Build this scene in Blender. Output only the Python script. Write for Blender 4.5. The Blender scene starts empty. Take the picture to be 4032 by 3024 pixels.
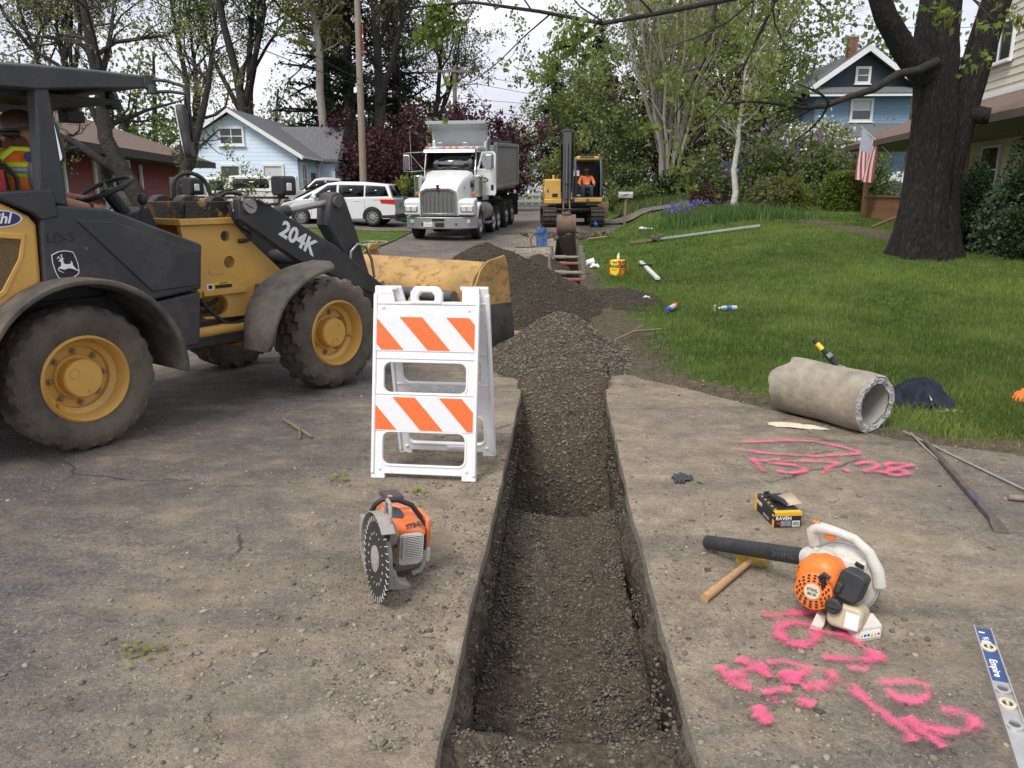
import bpy, math, random
import numpy as np
from mathutils import Vector, Matrix
random.seed(7); RNG = np.random.default_rng(7)
S = bpy.context.scene
COL = S.collection
PI = math.pi
R = math.radians

# ---------------------------------------------------------------- camera, sky, sun, exposure
cam = bpy.data.objects.new('camera', bpy.data.cameras.new('camera'))
COL.objects.link(cam); S.camera = cam
cam.location = (0, 0, 1.65)
cam.rotation_euler = (R(90 - 13.55), 0, 0)
cam.data.lens = 28.0; cam.data.sensor_width = 36.0
cam.data.clip_start = 0.05; cam.data.clip_end = 2000

SUN_EL, SUN_AZ = 52.0, 214.0          # azimuth from +Y towards +X
W = bpy.data.worlds.new('World'); S.world = W; W.use_nodes = True
nt = W.node_tree; nt.nodes.clear()
def wn(t): return nt.nodes.new(t)
wo = wn('ShaderNodeOutputWorld'); bg = wn('ShaderNodeBackground')
sky = wn('ShaderNodeTexSky'); sky.sky_type = 'NISHITA'; sky.sun_disc = False
sky.sun_elevation = R(SUN_EL); sky.sun_rotation = R(SUN_AZ)
sky.air_density = 1.5; sky.dust_density = 3.0
tc = wn('ShaderNodeTexCoord'); mp = wn('ShaderNodeMapping'); mp.inputs['Scale'].default_value = (1.0, 1.0, 3.2)
n1 = wn('ShaderNodeTexNoise'); n1.inputs['Scale'].default_value = 2.3; n1.inputs['Detail'].default_value = 7; n1.inputs['Roughness'].default_value = .55
rp = wn('ShaderNodeValToRGB')
rp.color_ramp.elements[0].position = .39; rp.color_ramp.elements[0].color = (3.9, 4.05, 4.75, 1)
rp.color_ramp.elements[1].position = .70; rp.color_ramp.elements[1].color = (6.7, 6.7, 7.0, 1)
e = rp.color_ramp.elements.new(.53); e.color = (5.1, 5.2, 5.75, 1)
mx = wn('ShaderNodeMixRGB'); mx.inputs[0].default_value = .94
nt.links.new(tc.outputs['Generated'], mp.inputs[0]); nt.links.new(mp.outputs[0], n1.inputs['Vector'])
nt.links.new(n1.outputs['Fac'], rp.inputs[0]); nt.links.new(sky.outputs[0], mx.inputs[1]); nt.links.new(rp.outputs[0], mx.inputs[2])
nt.links.new(mx.outputs[0], bg.inputs[0]); nt.links.new(bg.outputs[0], wo.inputs[0])
bg.inputs[1].default_value = .1

sd = bpy.data.lights.new('sun', 'SUN'); sun = bpy.data.objects.new('sun', sd); COL.objects.link(sun)
sd.energy = 1.5; sd.angle = R(20); sd.color = (1, .965, .91)
_d = Vector((math.sin(R(SUN_AZ)) * math.cos(R(SUN_EL)), math.cos(R(SUN_AZ)) * math.cos(R(SUN_EL)), math.sin(R(SUN_EL))))
sun.rotation_euler = _d.to_track_quat('Z', 'Y').to_euler()
S.view_settings.view_transform = 'Standard'; S.view_settings.look = 'None'
S.view_settings.exposure = 0.93; S.view_settings.gamma = 1.0
S.render.engine = 'CYCLES'
S.cycles.max_bounces = 4; S.cycles.diffuse_bounces = 3; S.cycles.glossy_bounces = 2; S.cycles.transmission_bounces = 3; S.cycles.transparent_max_bounces = 8; S.cycles.use_denoising = True

# ---------------------------------------------------------------- helpers
def vnoise(x, y, seed=0):
    xi = np.floor(x).astype(np.int64); yi = np.floor(y).astype(np.int64); xf = x - xi; yf = y - yi
    def h(a, b):
        n = (a * 374761393 + b * 668265263 + seed * 1442695041) & 0xffffffff
        n = ((n ^ (n >> 13)) * 1274126177) & 0xffffffff
        return ((n ^ (n >> 16)) & 0xffff) / 65535.
    u = xf * xf * (3 - 2 * xf); v = yf * yf * (3 - 2 * yf)
    return (h(xi, yi) * (1 - u) + h(xi + 1, yi) * u) * (1 - v) + (h(xi, yi + 1) * (1 - u) + h(xi + 1, yi + 1) * u) * v - .5
def fbm(x, y, o=4, seed=0):
    x = np.asarray(x, float); y = np.asarray(y, float); r = 0; a = 1.
    for i in range(o):
        r = r + a * vnoise(x * 2 ** i + 17 * i, y * 2 ** i - 9 * i, seed + i); a *= .5
    return r
def ss(t): t = np.clip(t, 0, 1); return t * t * (3 - 2 * t)

def newmesh(name, v, f, uv=None):
    """v: (n,3) array, f: list of tuples or an (m,k) int array"""
    me = bpy.data.meshes.new(name)
    if isinstance(f, np.ndarray):
        v = np.asarray(v, np.float32); m, k = f.shape
        me.vertices.add(len(v)); me.vertices.foreach_set('co', v.ravel())
        me.loops.add(m * k); me.loops.foreach_set('vertex_index', f.astype(np.int32).ravel())
        me.polygons.add(m); me.polygons.foreach_set('loop_start', np.arange(0, m * k, k, dtype=np.int32))
        me.update(calc_edges=True)
    else:
        me.from_pydata([tuple(map(float, p)) for p in v], [], f)
        me.update()
    return me
def attr(me, name, vals):
    a = me.attributes.new(name, 'FLOAT', 'POINT'); a.data.foreach_set('value', np.asarray(vals, np.float32).ravel())
def link(name, me, mat=None, parent=None, smooth=None):
    o = bpy.data.objects.new(name, me); COL.objects.link(o)
    if mat is not None: me.materials.append(mat)
    if parent is not None: o.parent = parent
    if smooth is not None:
        me.polygons.foreach_set('use_smooth', [True] * len(me.polygons))
        if smooth < 180: me.set_sharp_from_angle(angle=R(smooth))
    return o
def tag(o, label=None, cat=None, group=None, kind=None):
    if label: o['label'] = label
    if cat: o['category'] = cat
    if group: o['group'] = group
    if kind: o['kind'] = kind
    return o
def thing(name, label, cat, loc=(0, 0, 0), rotz=0, group=None, rot=None):
    o = bpy.data.objects.new(name, None); COL.objects.link(o); o.empty_display_size = .1
    o.location = loc; o.rotation_euler = rot if rot else (0, 0, rotz)
    return tag(o, label, cat, group)
def copy_tree(o, parent=None):
    c = o.copy(); COL.objects.link(c); c.parent = parent
    for ch in list(o.children):
        copy_tree(ch, c)
    return c

class B:
    """collects shapes, out() links them as ONE mesh object"""
    def __init__(s): s.v = []; s.f = []; s.M = None
    def add(s, vs, fs):
        b = len(s.v)
        for p in vs: s.v.append((s.M @ Vector(p)) if s.M is not None else Vector(p))
        s.f += [tuple(i + b for i in q) for q in fs]; return s
    def box(s, c, d, rot=None):
        x, y, z = d[0] / 2, d[1] / 2, d[2] / 2
        vs = [Vector((a * x, b * y, e * z)) for a in (-1, 1) for b in (-1, 1) for e in (-1, 1)]
        if rot: m = (Matrix.Rotation(rot[2], 3, 'Z') @ Matrix.Rotation(rot[1], 3, 'Y') @ Matrix.Rotation(rot[0], 3, 'X')); vs = [m @ p for p in vs]
        return s.add([p + Vector(c) for p in vs], [(0, 1, 3, 2), (4, 6, 7, 5), (0, 4, 5, 1), (2, 3, 7, 6), (0, 2, 6, 4), (1, 5, 7, 3)])
    def prism(s, poly, a, b, ax='y'):
        """2-D outline extruded from a to b along ax; outline in (x,z) for y, (y,z) for x, (x,y) for z"""
        n = len(poly)
        def P(p, t): return {'y': (p[0], t, p[1]), 'x': (t, p[0], p[1]), 'z': (p[0], p[1], t)}[ax]
        ar = sum(poly[i][0] * poly[(i + 1) % n][1] - poly[(i + 1) % n][0] * poly[i][1] for i in range(n))
        if (ar > 0) == (ax == 'y'): poly = poly[::-1]
        lo, hi = min(a, b), max(a, b)
        vs = [P(p, lo) for p in poly] + [P(p, hi) for p in poly]
        fs = [tuple(range(n))[::-1], tuple(range(n, 2 * n))] + [(i, (i + 1) % n, n + (i + 1) % n, n + i) for i in range(n)]
        return s.add(vs, fs)
    def ring(s, c, d, r, n, up=None):
        d = Vector(d).normalized()
        a = d.orthogonal().normalized() if up is None else (Vector(up) - d * Vector(up).dot(d)).normalized()
        b = d.cross(a)
        return [Vector(c) + a * (math.cos(2 * PI * i / n) * r) + b * (math.sin(2 * PI * i / n) * r) for i in range(n)]
    def loft(s, rings, cap=True, closed=False):
        n = len(rings[0]); m = len(rings); vs = [p for r in rings for p in r]; fs = []
        for j in range(m if closed else m - 1):
            k = (j + 1) % m
            fs += [(j * n + i, j * n + (i + 1) % n, k * n + (i + 1) % n, k * n + i) for i in range(n)]
        if cap and not closed: fs += [tuple(range(n))[::-1], tuple(range((m - 1) * n, m * n))]
        return s.add(vs, fs)
    def cyl(s, p0, p1, r0, r1=None, n=16, cap=True):
        r1 = r0 if r1 is None else r1; d = Vector(p1) - Vector(p0)
        return s.loft([s.ring(p0, d, r0, n), s.ring(p1, d, r1, n)], cap)
    def tube(s, pts, r, n=8, cap=True):
        pts = [Vector(p) for p in pts]; m = len(pts); rr = r if hasattr(r, '__len__') else [r] * m; rings = []; up = None
        for i, p in enumerate(pts):
            d = (pts[min(i + 1, m - 1)] - pts[max(i - 1, 0)]).normalized()
            if up is None: up = d.orthogonal()
            up = up - d * up.dot(d)
            up = up.normalized() if up.length > 1e-5 else d.orthogonal().normalized()
            rings.append(s.ring(p, d, rr[i], n, up))
        return s.loft(rings, cap)
    def lathe(s, prof, c=(0, 0, 0), axis=(0, 0, 1), n=24, cap=False):
        ax = Vector(axis).normalized(); return s.loft([s.ring(Vector(c) + ax * h, ax, max(r, 1e-4), n) for r, h in prof], cap)
    def ell(s, c, r, n=12, m=8):
        rings = []
        for j in range(1, m):
            t = PI * j / m; rings.append([Vector((c[0] + r[0] * math.sin(t) * math.cos(2 * PI * i / n), c[1] + r[1] * math.sin(t) * math.sin(2 * PI * i / n), c[2] - r[2] * math.cos(t))) for i in range(n)])
        return s.loft(rings)
    def out(s, name, mat, parent=None, bev=0, seg=2, smooth=35, sub=0, solid=0):
        me = bpy.data.meshes.new(name); me.from_pydata([tuple(p) for p in s.v], [], s.f); me.update()
        o = link(name, me, mat, parent, smooth)
        if solid: q = o.modifiers.new('s', 'SOLIDIFY'); q.thickness = solid; q.offset = 0
        if sub: q = o.modifiers.new('u', 'SUBSURF'); q.levels = q.render_levels = sub
        if bev: q = o.modifiers.new('b', 'BEVEL'); q.width = bev; q.segments = seg; q.limit_method = 'ANGLE'; q.angle_limit = R(40); q.use_clamp_overlap = True
        return o

def arc(cx, cz, r, a0, a1, n): return [(cx + r * math.cos(R(a0 + (a1 - a0) * i / n)), cz + r * math.sin(R(a0 + (a1 - a0) * i / n))) for i in range(n + 1)]
def rrect(w, h, r, n=4, cx=0, cy=0):
    o = []
    for sx, sy, a in ((1, 1, 0), (-1, 1, 90), (-1, -1, 180), (1, -1, 270)):
        o += arc(cx + sx * (w / 2 - r), cy + sy * (h / 2 - r), r, a, a + 90, n)
    return o
def frame_prism(b, outer, inner, y0, y1, ax='y'):
    """ring-shaped plate; outer and inner outlines with the same number of points"""
    n = len(outer)
    def P(p, t): return {'y': (p[0], t, p[1]), 'x': (t, p[0], p[1]), 'z': (p[0], p[1], t)}[ax]
    vs = [P(p, t) for t in (y0, y1) for ring in (outer, inner) for p in ring]; fs = []
    for i in range(n):
        j = (i + 1) % n
        fs += [(i, j, n + j, n + i), (2 * n + j, 2 * n + i, 3 * n + i, 3 * n + j), (j, i, 2 * n + i, 2 * n + j), (n + i, n + j, 3 * n + j, 3 * n + i)]
    return b.add(vs, fs)

def text(name, body, size, mat, parent, loc, rot, extr=.001, shear=0, bold=0, sx=1, align='CENTER'):
    cu = bpy.data.curves.new(name, 'FONT'); cu.body = body; cu.size = size; cu.extrude = extr; cu.shear = shear; cu.offset = bold
    cu.align_x = align; cu.align_y = 'CENTER'; cu.resolution_u = 3
    t = bpy.data.objects.new(name, cu); COL.objects.link(t)
    me = bpy.data.meshes.new_from_object(t.evaluated_get(bpy.context.evaluated_depsgraph_get()))
    bpy.data.objects.remove(t); me.name = name; me.materials.clear()
    o = link(name, me, mat, parent); o.location = loc
    o.rotation_euler = rot if not isinstance(rot, Matrix) else rot.to_euler(); o.scale = (sx, 1, 1)
    return o
def facing(right, up):
    """rotation for flat lettering: local X along right, local Y along up"""
    r = Vector(right).normalized(); u = Vector(up); u = (u - r * u.dot(r)).normalized(); n = r.cross(u)
    return Matrix((r, u, n)).transposed()

# ---------------------------------------------------------------- materials
MATS = {}
def mat(name, col, rough=.6, metal=0, var=.15, scale=8., bump=.0, bscale=60., dirt=0, dcol=(.21, .17, .12), dscale=3., spec=.5, coat=0, trans=0, detail=5, col2=None, stretch=None, emis=0, sharp=0):
    if name in MATS: return MATS[name]
    m = bpy.data.materials.new(name); MATS[name] = m; m.use_nodes = True; t = m.node_tree
    p = t.nodes['Principled BSDF']; L = t.links.new
    p.inputs['Roughness'].default_value = rough; p.inputs['Metallic'].default_value = metal
    p.inputs['Specular IOR Level'].default_value = spec; p.inputs['Coat Weight'].default_value = coat
    p.inputs['Coat Roughness'].default_value = .12
    p.inputs['Transmission Weight'].default_value = trans
    tcn = t.nodes.new('ShaderNodeTexCoord'); src = tcn.outputs['Object']
    if stretch:
        mpn = t.nodes.new('ShaderNodeMapping'); mpn.inputs['Scale'].default_value = stretch; L(src, mpn.inputs[0]); src = mpn.outputs[0]
    n = t.nodes.new('ShaderNodeTexNoise'); n.inputs['Scale'].default_value = scale; n.inputs['Detail'].default_value = detail; n.inputs['Roughness'].default_value = .6; L(src, n.inputs['Vector'])
    r = t.nodes.new('ShaderNodeValToRGB'); r.color_ramp.elements[0].position = .3; r.color_ramp.elements[1].position = .7
    c2 = col2 or tuple(min(1, c * (1 + var)) for c in col); c1 = col if col2 else tuple(c * (1 - var) for c in col)
    r.color_ramp.elements[0].color = (*c1, 1); r.color_ramp.elements[1].color = (*c2, 1); L(n.outputs['Fac'], r.inputs[0]); cur = r.outputs[0]
    if dirt:
        d = t.nodes.new('ShaderNodeTexNoise'); d.inputs['Scale'].default_value = dscale; d.inputs['Detail'].default_value = 8; d.inputs['Roughness'].default_value = .7; L(src, d.inputs['Vector'])
        dr = t.nodes.new('ShaderNodeValToRGB'); dr.color_ramp.elements[0].position = .62 - .35 * dirt; dr.color_ramp.elements[1].position = (.66 - .35 * dirt) if sharp else .85 - .2 * dirt
        dr.color_ramp.elements[0].color = (0, 0, 0, 1); dr.color_ramp.elements[1].color = (min(1, .35 + dirt * .6),) * 3 + (1,); L(d.outputs['Fac'], dr.inputs[0])
        mx = t.nodes.new('ShaderNodeMixRGB'); mx.inputs[2].default_value = (*dcol, 1); L(dr.outputs[0], mx.inputs[0]); L(cur, mx.inputs[1]); cur = mx.outputs[0]
        ma = t.nodes.new('ShaderNodeMapRange'); ma.inputs['To Min'].default_value = rough; ma.inputs['To Max'].default_value = .92; L(dr.outputs[0], ma.inputs[0]); L(ma.outputs[0], p.inputs['Roughness'])
    L(cur, p.inputs['Base Color'])
    if emis: L(cur, p.inputs['Emission Color']); p.inputs['Emission Strength'].default_value = emis
    if bump:
        bn = t.nodes.new('ShaderNodeTexNoise'); bn.inputs['Scale'].default_value = bscale; bn.inputs['Detail'].default_value = 4; L(src, bn.inputs['Vector'])
        bb = t.nodes.new('ShaderNodeBump'); bb.inputs['Strength'].default_value = bump; bb.inputs['Distance'].default_value = .02; L(bn.outputs['Fac'], bb.inputs['Height']); L(bb.outputs[0], p.inputs['Normal'])
    return m
def leafmat(name, c1, c2, tr=.35):
    """leaf faces: colour differs leaf by leaf through the mesh attribute 'k'"""
    if name in MATS: return MATS[name]
    m = bpy.data.materials.new(name); MATS[name] = m; m.use_nodes = True; t = m.node_tree; L = t.links.new
    p = t.nodes['Principled BSDF']; p.inputs['Roughness'].default_value = .6; p.inputs['Specular IOR Level'].default_value = .3
    a = t.nodes.new('ShaderNodeAttribute'); a.attribute_name = 'k'
    r = t.nodes.new('ShaderNodeValToRGB'); r.color_ramp.elements[0].color = (*c1, 1); r.color_ramp.elements[1].color = (*c2, 1); L(a.outputs['Fac'], r.inputs[0]); L(r.outputs[0], p.inputs['Base Color'])
    tl = t.nodes.new('ShaderNodeBsdfTranslucent'); L(r.outputs[0], tl.inputs[0])
    mx = t.nodes.new('ShaderNodeMixShader'); mx.inputs[0].default_value = tr; L(p.outputs[0], mx.inputs[1]); L(tl.outputs[0], mx.inputs[2]); L(mx.outputs[0], t.nodes['Material Output'].inputs[0])
    return m
def glassmat(name, col=(.02, .025, .03), rough=.05):
    m = mat(name, col, rough, 0, .1, 2, spec=.8); return m
def clearglass(name, tint=(.75, .82, .8), ior=1.5):
    if name in MATS: return MATS[name]
    m = bpy.data.materials.new(name); MATS[name] = m; m.use_nodes = True; t = m.node_tree; L = t.links.new
    t.nodes.remove(t.nodes['Principled BSDF'])
    g = t.nodes.new('ShaderNodeBsdfGlossy'); g.inputs['Roughness'].default_value = .03; tr = t.nodes.new('ShaderNodeBsdfTransparent'); tr.inputs[0].default_value = (*tint, 1)
    fr = t.nodes.new('ShaderNodeFresnel'); fr.inputs[0].default_value = ior
    mx = t.nodes.new('ShaderNodeMixShader'); L(fr.outputs[0], mx.inputs[0]); L(tr.outputs[0], mx.inputs[1]); L(g.outputs[0], mx.inputs[2]); L(mx.outputs[0], t.nodes['Material Output'].inputs[0])
    return m

def asphalt_mat(name, dust_amt, near):
    m = bpy.data.materials.new(name); m.use_nodes = True; t = m.node_tree; L = t.links.new; p = t.nodes['Principled BSDF']
    N = t.nodes.new; tcn = N('ShaderNodeTexCoord'); src = tcn.outputs['Object']
    def noise(s, d=6, rg=.6, st=None):
        v = src
        if st: q = N('ShaderNodeMapping'); q.inputs['Scale'].default_value = st; q.inputs['Rotation'].default_value = (0, 0, .5); L(src, q.inputs[0]); v = q.outputs[0]
        n = N('ShaderNodeTexNoise'); n.inputs['Scale'].default_value = s; n.inputs['Detail'].default_value = d; n.inputs['Roughness'].default_value = rg; L(v, n.inputs['Vector']); return n.outputs['Fac']
    def ramp(x, a, b, ca=(0, 0, 0, 1), cb=(1, 1, 1, 1)):
        r = N('ShaderNodeValToRGB'); r.color_ramp.elements[0].position = a; r.color_ramp.elements[1].position = b; r.color_ramp.elements[0].color = ca; r.color_ramp.elements[1].color = cb; L(x, r.inputs[0]); return r.outputs[0]
    def mix(f, a, b, mode='MIX'):
        q = N('ShaderNodeMixRGB'); q.blend_type = mode
        for i, x in enumerate((f, a, b)):
            if isinstance(x, (tuple, float, int)): q.inputs[i].default_value = x
            else: L(x, q.inputs[i])
        return q.outputs[0]
    def math2(op, a, b):
        q = N('ShaderNodeMath'); q.operation = op
        for i, x in enumerate((a, b)):
            if isinstance(x, (float, int)): q.inputs[i].default_value = x
            else: L(x, q.inputs[i])
        return q.outputs[0]
    base = mix(ramp(noise(55, 3), .35, .7), (.095, .089, .089, 1), (.20, .187, .183, 1))
    base = mix(ramp(noise(.5, 4), .4, .65), base, (.165, .145, .128, 1))
    d1 = noise(.9, 9, .66); d2 = noise(3.4, 8, .72, (1, 2.2, 1)); d3 = noise(26, 5, .7)
    a = N('ShaderNodeAttribute'); a.attribute_name = 'dust'
    s = math2('ADD', math2('MULTIPLY', d1, .5), math2('MULTIPLY', d2, .45)); s = math2('ADD', s, math2('MULTIPLY', d3, .22))
    s = math2('ADD', s, math2('MULTIPLY', a.outputs['Fac'], dust_amt))
    f = ramp(s, near, near + .27); f = math2('MULTIPLY', f, .88)
    dust = mix(ramp(noise(5, 5), .3, .7), (.255, .215, .16, 1), (.40, .345, .262, 1))
    c = mix(f, base, dust)
    # pale scuffs and dark specks
    c = mix(math2('MULTIPLY', ramp(noise(13, 8, .75, (1, 3, 1)), .68, .76), .55), c, (.52, .47, .38, 1))
    c = mix(math2('MULTIPLY', ramp(noise(38, 4, .7), .62, .70), .6), c, (.50, .45, .37, 1))
    c = mix(math2('MULTIPLY', ramp(noise(21, 6, .7), .28, .36, (1, 1, 1, 1), (0, 0, 0, 1)), .5), c, (.06, .055, .05, 1))
    vg = N('ShaderNodeTexVoronoi'); vg.inputs['Scale'].default_value = 95; L(src, vg.inputs['Vector']); bwn = N('ShaderNodeRGBToBW'); L(vg.outputs['Color'], bwn.inputs[0]); c = mix(.45, c, ramp(bwn.outputs[0], .15, .85, (.66, .65, .65, 1), (1.42, 1.40, 1.36, 1)), 'MULTIPLY')
    tan_ = math2('MULTIPLY', ramp(noise(1.7, 7, .62, (1, 1.8, 1)), .50, .66), .55); c = mix(tan_, c, (.36, .30, .205, 1)); sm = math2('MULTIPLY', ramp(noise(.9, 6, .6, (.5, 3, 1)), .54, .68), .5); c = mix(sm, c, (.115, .105, .10, 1))
    mo = noise(7, 10, .78); c = mix(1., c, ramp(mo, .25, .75, (.62, .60, .59, 1), (1.38, 1.36, 1.32, 1)), 'MULTIPLY')
    c = mix(1., c, ramp(noise(.33, 3), .36, .62, (.80, .80, .84, 1), (1.10, 1.08, 1.04, 1)), 'MULTIPLY')
    vo = N('ShaderNodeTexVoronoi'); vo.feature = 'DISTANCE_TO_EDGE'; vo.inputs['Scale'].default_value = .55
    wv = N('ShaderNodeMixRGB'); wv.blend_type = 'ADD'; wv.inputs[0].default_value = .22
    nz = N('ShaderNodeTexNoise'); nz.inputs['Scale'].default_value = 3.; nz.inputs['Detail'].default_value = 6; L(src, nz.inputs['Vector']); L(src, wv.inputs[1]); L(nz.outputs['Color'], wv.inputs[2]); L(wv.outputs[0], vo.inputs['Vector'])
    cr = math2('MULTIPLY', ramp(vo.outputs['Distance'], .0015, .006, (1, 1, 1, 1), (0, 0, 0, 1)), ramp(noise(.7, 3), .52, .6))
    c = mix(math2('MULTIPLY', cr, .75), c, (.03, .027, .025, 1))
    L(c, p.inputs['Base Color']); p.inputs['Roughness'].default_value = .9; p.inputs['Specular IOR Level'].default_value = .25
    b = N('ShaderNodeBump'); b.inputs['Strength'].default_value = .75; b.inputs['Distance'].default_value = .02
    hh = math2('SUBTRACT', math2('ADD', noise(120, 3, .7), math2('MULTIPLY', d3, 1.6)), math2('MULTIPLY', cr, 1.2)); L(hh, b.inputs['Height']); L(b.outputs[0], p.inputs['Normal'])
    return m
# ---------------------------------------------------------------- the setting: ground, road, trench
_ry = np.array([-10, 22, 27, 33, 40, 75, 110, 400]); _rz = np.array([0, 0, .08, .36, .44, .54, .6, .6])
def road_z(y): return np.interp(y, _ry, _rz)
def zg(x, y):
    x = np.asarray(x, float); y = np.asarray(y, float)
    return road_z(y) + .70 * ss((x - 2.2) / 5.5) * ss((y - 9.5) / 11) + .12 * ss((-x - 4.5) / 3) * ss((y - 10) / 12)
def zgf(x, y): return float(zg(x, y))
_ty = [-2, 2.02, 2.37, 2.85, 3.92, 6.2, 6.8, 15.5, 28.2]
def tl(y):
    y = np.asarray(y, float); return np.interp(y, _ty, [-.33, -.226, -.205, -.176, -.093, .052, .09, .75, 1.56]) + .008 * vnoise(y * 5., y * 0., 2) + .006 * vnoise(y * 17., y * 0., 4)
def tr(y):
    y = np.asarray(y, float); return np.interp(y, _ty, [.42, .551, .566, .588, .632, .765, .82, 1.33, 2.22]) + .008 * vnoise(y * 5., y * 0. + 9, 2) + .006 * vnoise(y * 17., y * 0. + 9, 4)
def xL(y): return np.interp(y, [-3, 8, 18, 22, 28, 34, 75, 112], [-9, -7, -5.0, -4.1, -3.8, -3.3, -.3, 0])
def xR(y): return np.interp(y, [28, 33, 38, 75, 112], [3.1, 4.3, 4.3, 4.6, 4.6])
def xe(y): return np.interp(y, [-2, 4.35, 4.6, 4.87, 5.2, 6.06, 7.25], [14, 14, 5, 3.3, 2.62, 1.95, 1.05])

def grid(name, ys, x0, x1, nx, zf, mat, kind='structure', extra=None, power=1.0):
    ys = np.asarray(ys, float); t = np.linspace(0, 1, nx) ** power
    a = np.array([x0(y) for y in ys]); b = np.array([x1(y) for y in ys])
    X = a[:, None] * (1 - t) + b[:, None] * t; Y = np.repeat(ys[:, None], nx, 1)
    Z = zf(X, Y); v = np.stack([X, Y, Z], -1).reshape(-1, 3); n = len(ys)
    i = np.arange(n - 1)[:, None] * nx + np.arange(nx - 1)[None]; i = i.ravel()
    f = np.stack([i, i + 1, i + nx + 1, i + nx], -1)
    me = newmesh(name, v, f); o = link(name, me, mat, smooth=180)
    if extra:
        for k, fn in extra.items(): attr(me, k, fn(X, Y))
    if kind: tag(o, kind=kind)
    return o
ASPH = asphalt_mat('asphalt', .40, .61); ASPR = asphalt_mat('dusty_asphalt', .36, .57)
def dust_l(X, Y):
    d = tl(Y) - X
    return np.clip(1.0 * np.exp(-d / .55) + .7 * np.exp(-((Y - 22) / 7) ** 2) * np.exp(-d / 1.0) + .30 * np.exp(-((X + .8) / 1.1) ** 2) * ss((7 - Y) / 3), 0, 1)
def dust_r(X, Y): return np.clip(.95 * ss((Y - 1.3) / 2.2) * np.exp(-(X - tr(Y)) / 2.2) + .1, 0, 1)
ysn = np.concatenate([np.arange(-2, 8, .2), np.arange(8, 28.2, .4), [28.2]])
road = grid('road', ysn, lambda y: xL(y) - .3, lambda y: tl(y), 46, lambda X, Y: zg(X, Y) * 0 + road_z(Y) + .012 * fbm(X * .8, Y * .8, 3, 3), ASPH, extra={'dust': dust_l}, power=.6)
tag(road, 'worn grey asphalt street with dust and loose stones beside the trench')
road2 = grid('road', np.arange(28.2, 112, .8), lambda y: xL(y) - .3, lambda y: xR(y) + .4, 30, lambda X, Y: road_z(Y) + 0 * X, ASPH, extra={'dust': lambda X, Y: .35 * np.exp(-((X - 1.5) / 1.6) ** 2) * np.exp(-(Y - 28) / 8)})
def apron_edge(y): return float(xe(y)) + (.10 * float(fbm(y * 2.3, 5.5, 3, 8)) if y > 4.4 else 0)
apron = grid('pavement', np.concatenate([np.arange(-2, 4.3, .2), np.arange(4.3, 7.2, .04)]), lambda y: tr(y), lambda y: max(apron_edge(y), tr(y) + .02), 40, lambda X, Y: .004 + .01 * fbm(X * .9, Y * .9, 3, 5), ASPR, extra={'dust': dust_r})
tag(apron, 'dusty asphalt driveway apron right of the trench')
# saw-cut asphalt edges
CUT = mat('cut_asphalt', (.23, .2, .16), .95, 0, .35, 60, .9, 90, dirt=.35, dcol=(.17, .14, .11), dscale=8)
for nm, fx, sgn, y1 in (('asphalt_edge', tl, 1, 28.2), ('asphalt_edge', tr, -1, 28.2)):
    ys = np.arange(-2, y1, .06 if y1 < 8 else .12); x = fx(ys); zt_ = road_z(ys)
    rows = [(x + sgn * .0, zt_ + np.where((sgn < 0) & (ys > 6.9), .03, .006)), (x + sgn * .004, zt_ - .02), (x + sgn * .004 + .012 * vnoise(ys * 9, ys * 0, 4), zt_ - .05)]
    v = np.concatenate([np.stack([a, ys, b], -1) for a, b in rows]); n = len(ys); i = np.arange(n - 1)
    f = np.concatenate([np.stack([i + k * n, i + 1 + k * n, i + 1 + (k + 1) * n, i + (k + 1) * n], -1) for k in (0, 1)])
    link(nm, newmesh(nm, v, f), CUT, road if sgn > 0 else apron)

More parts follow.
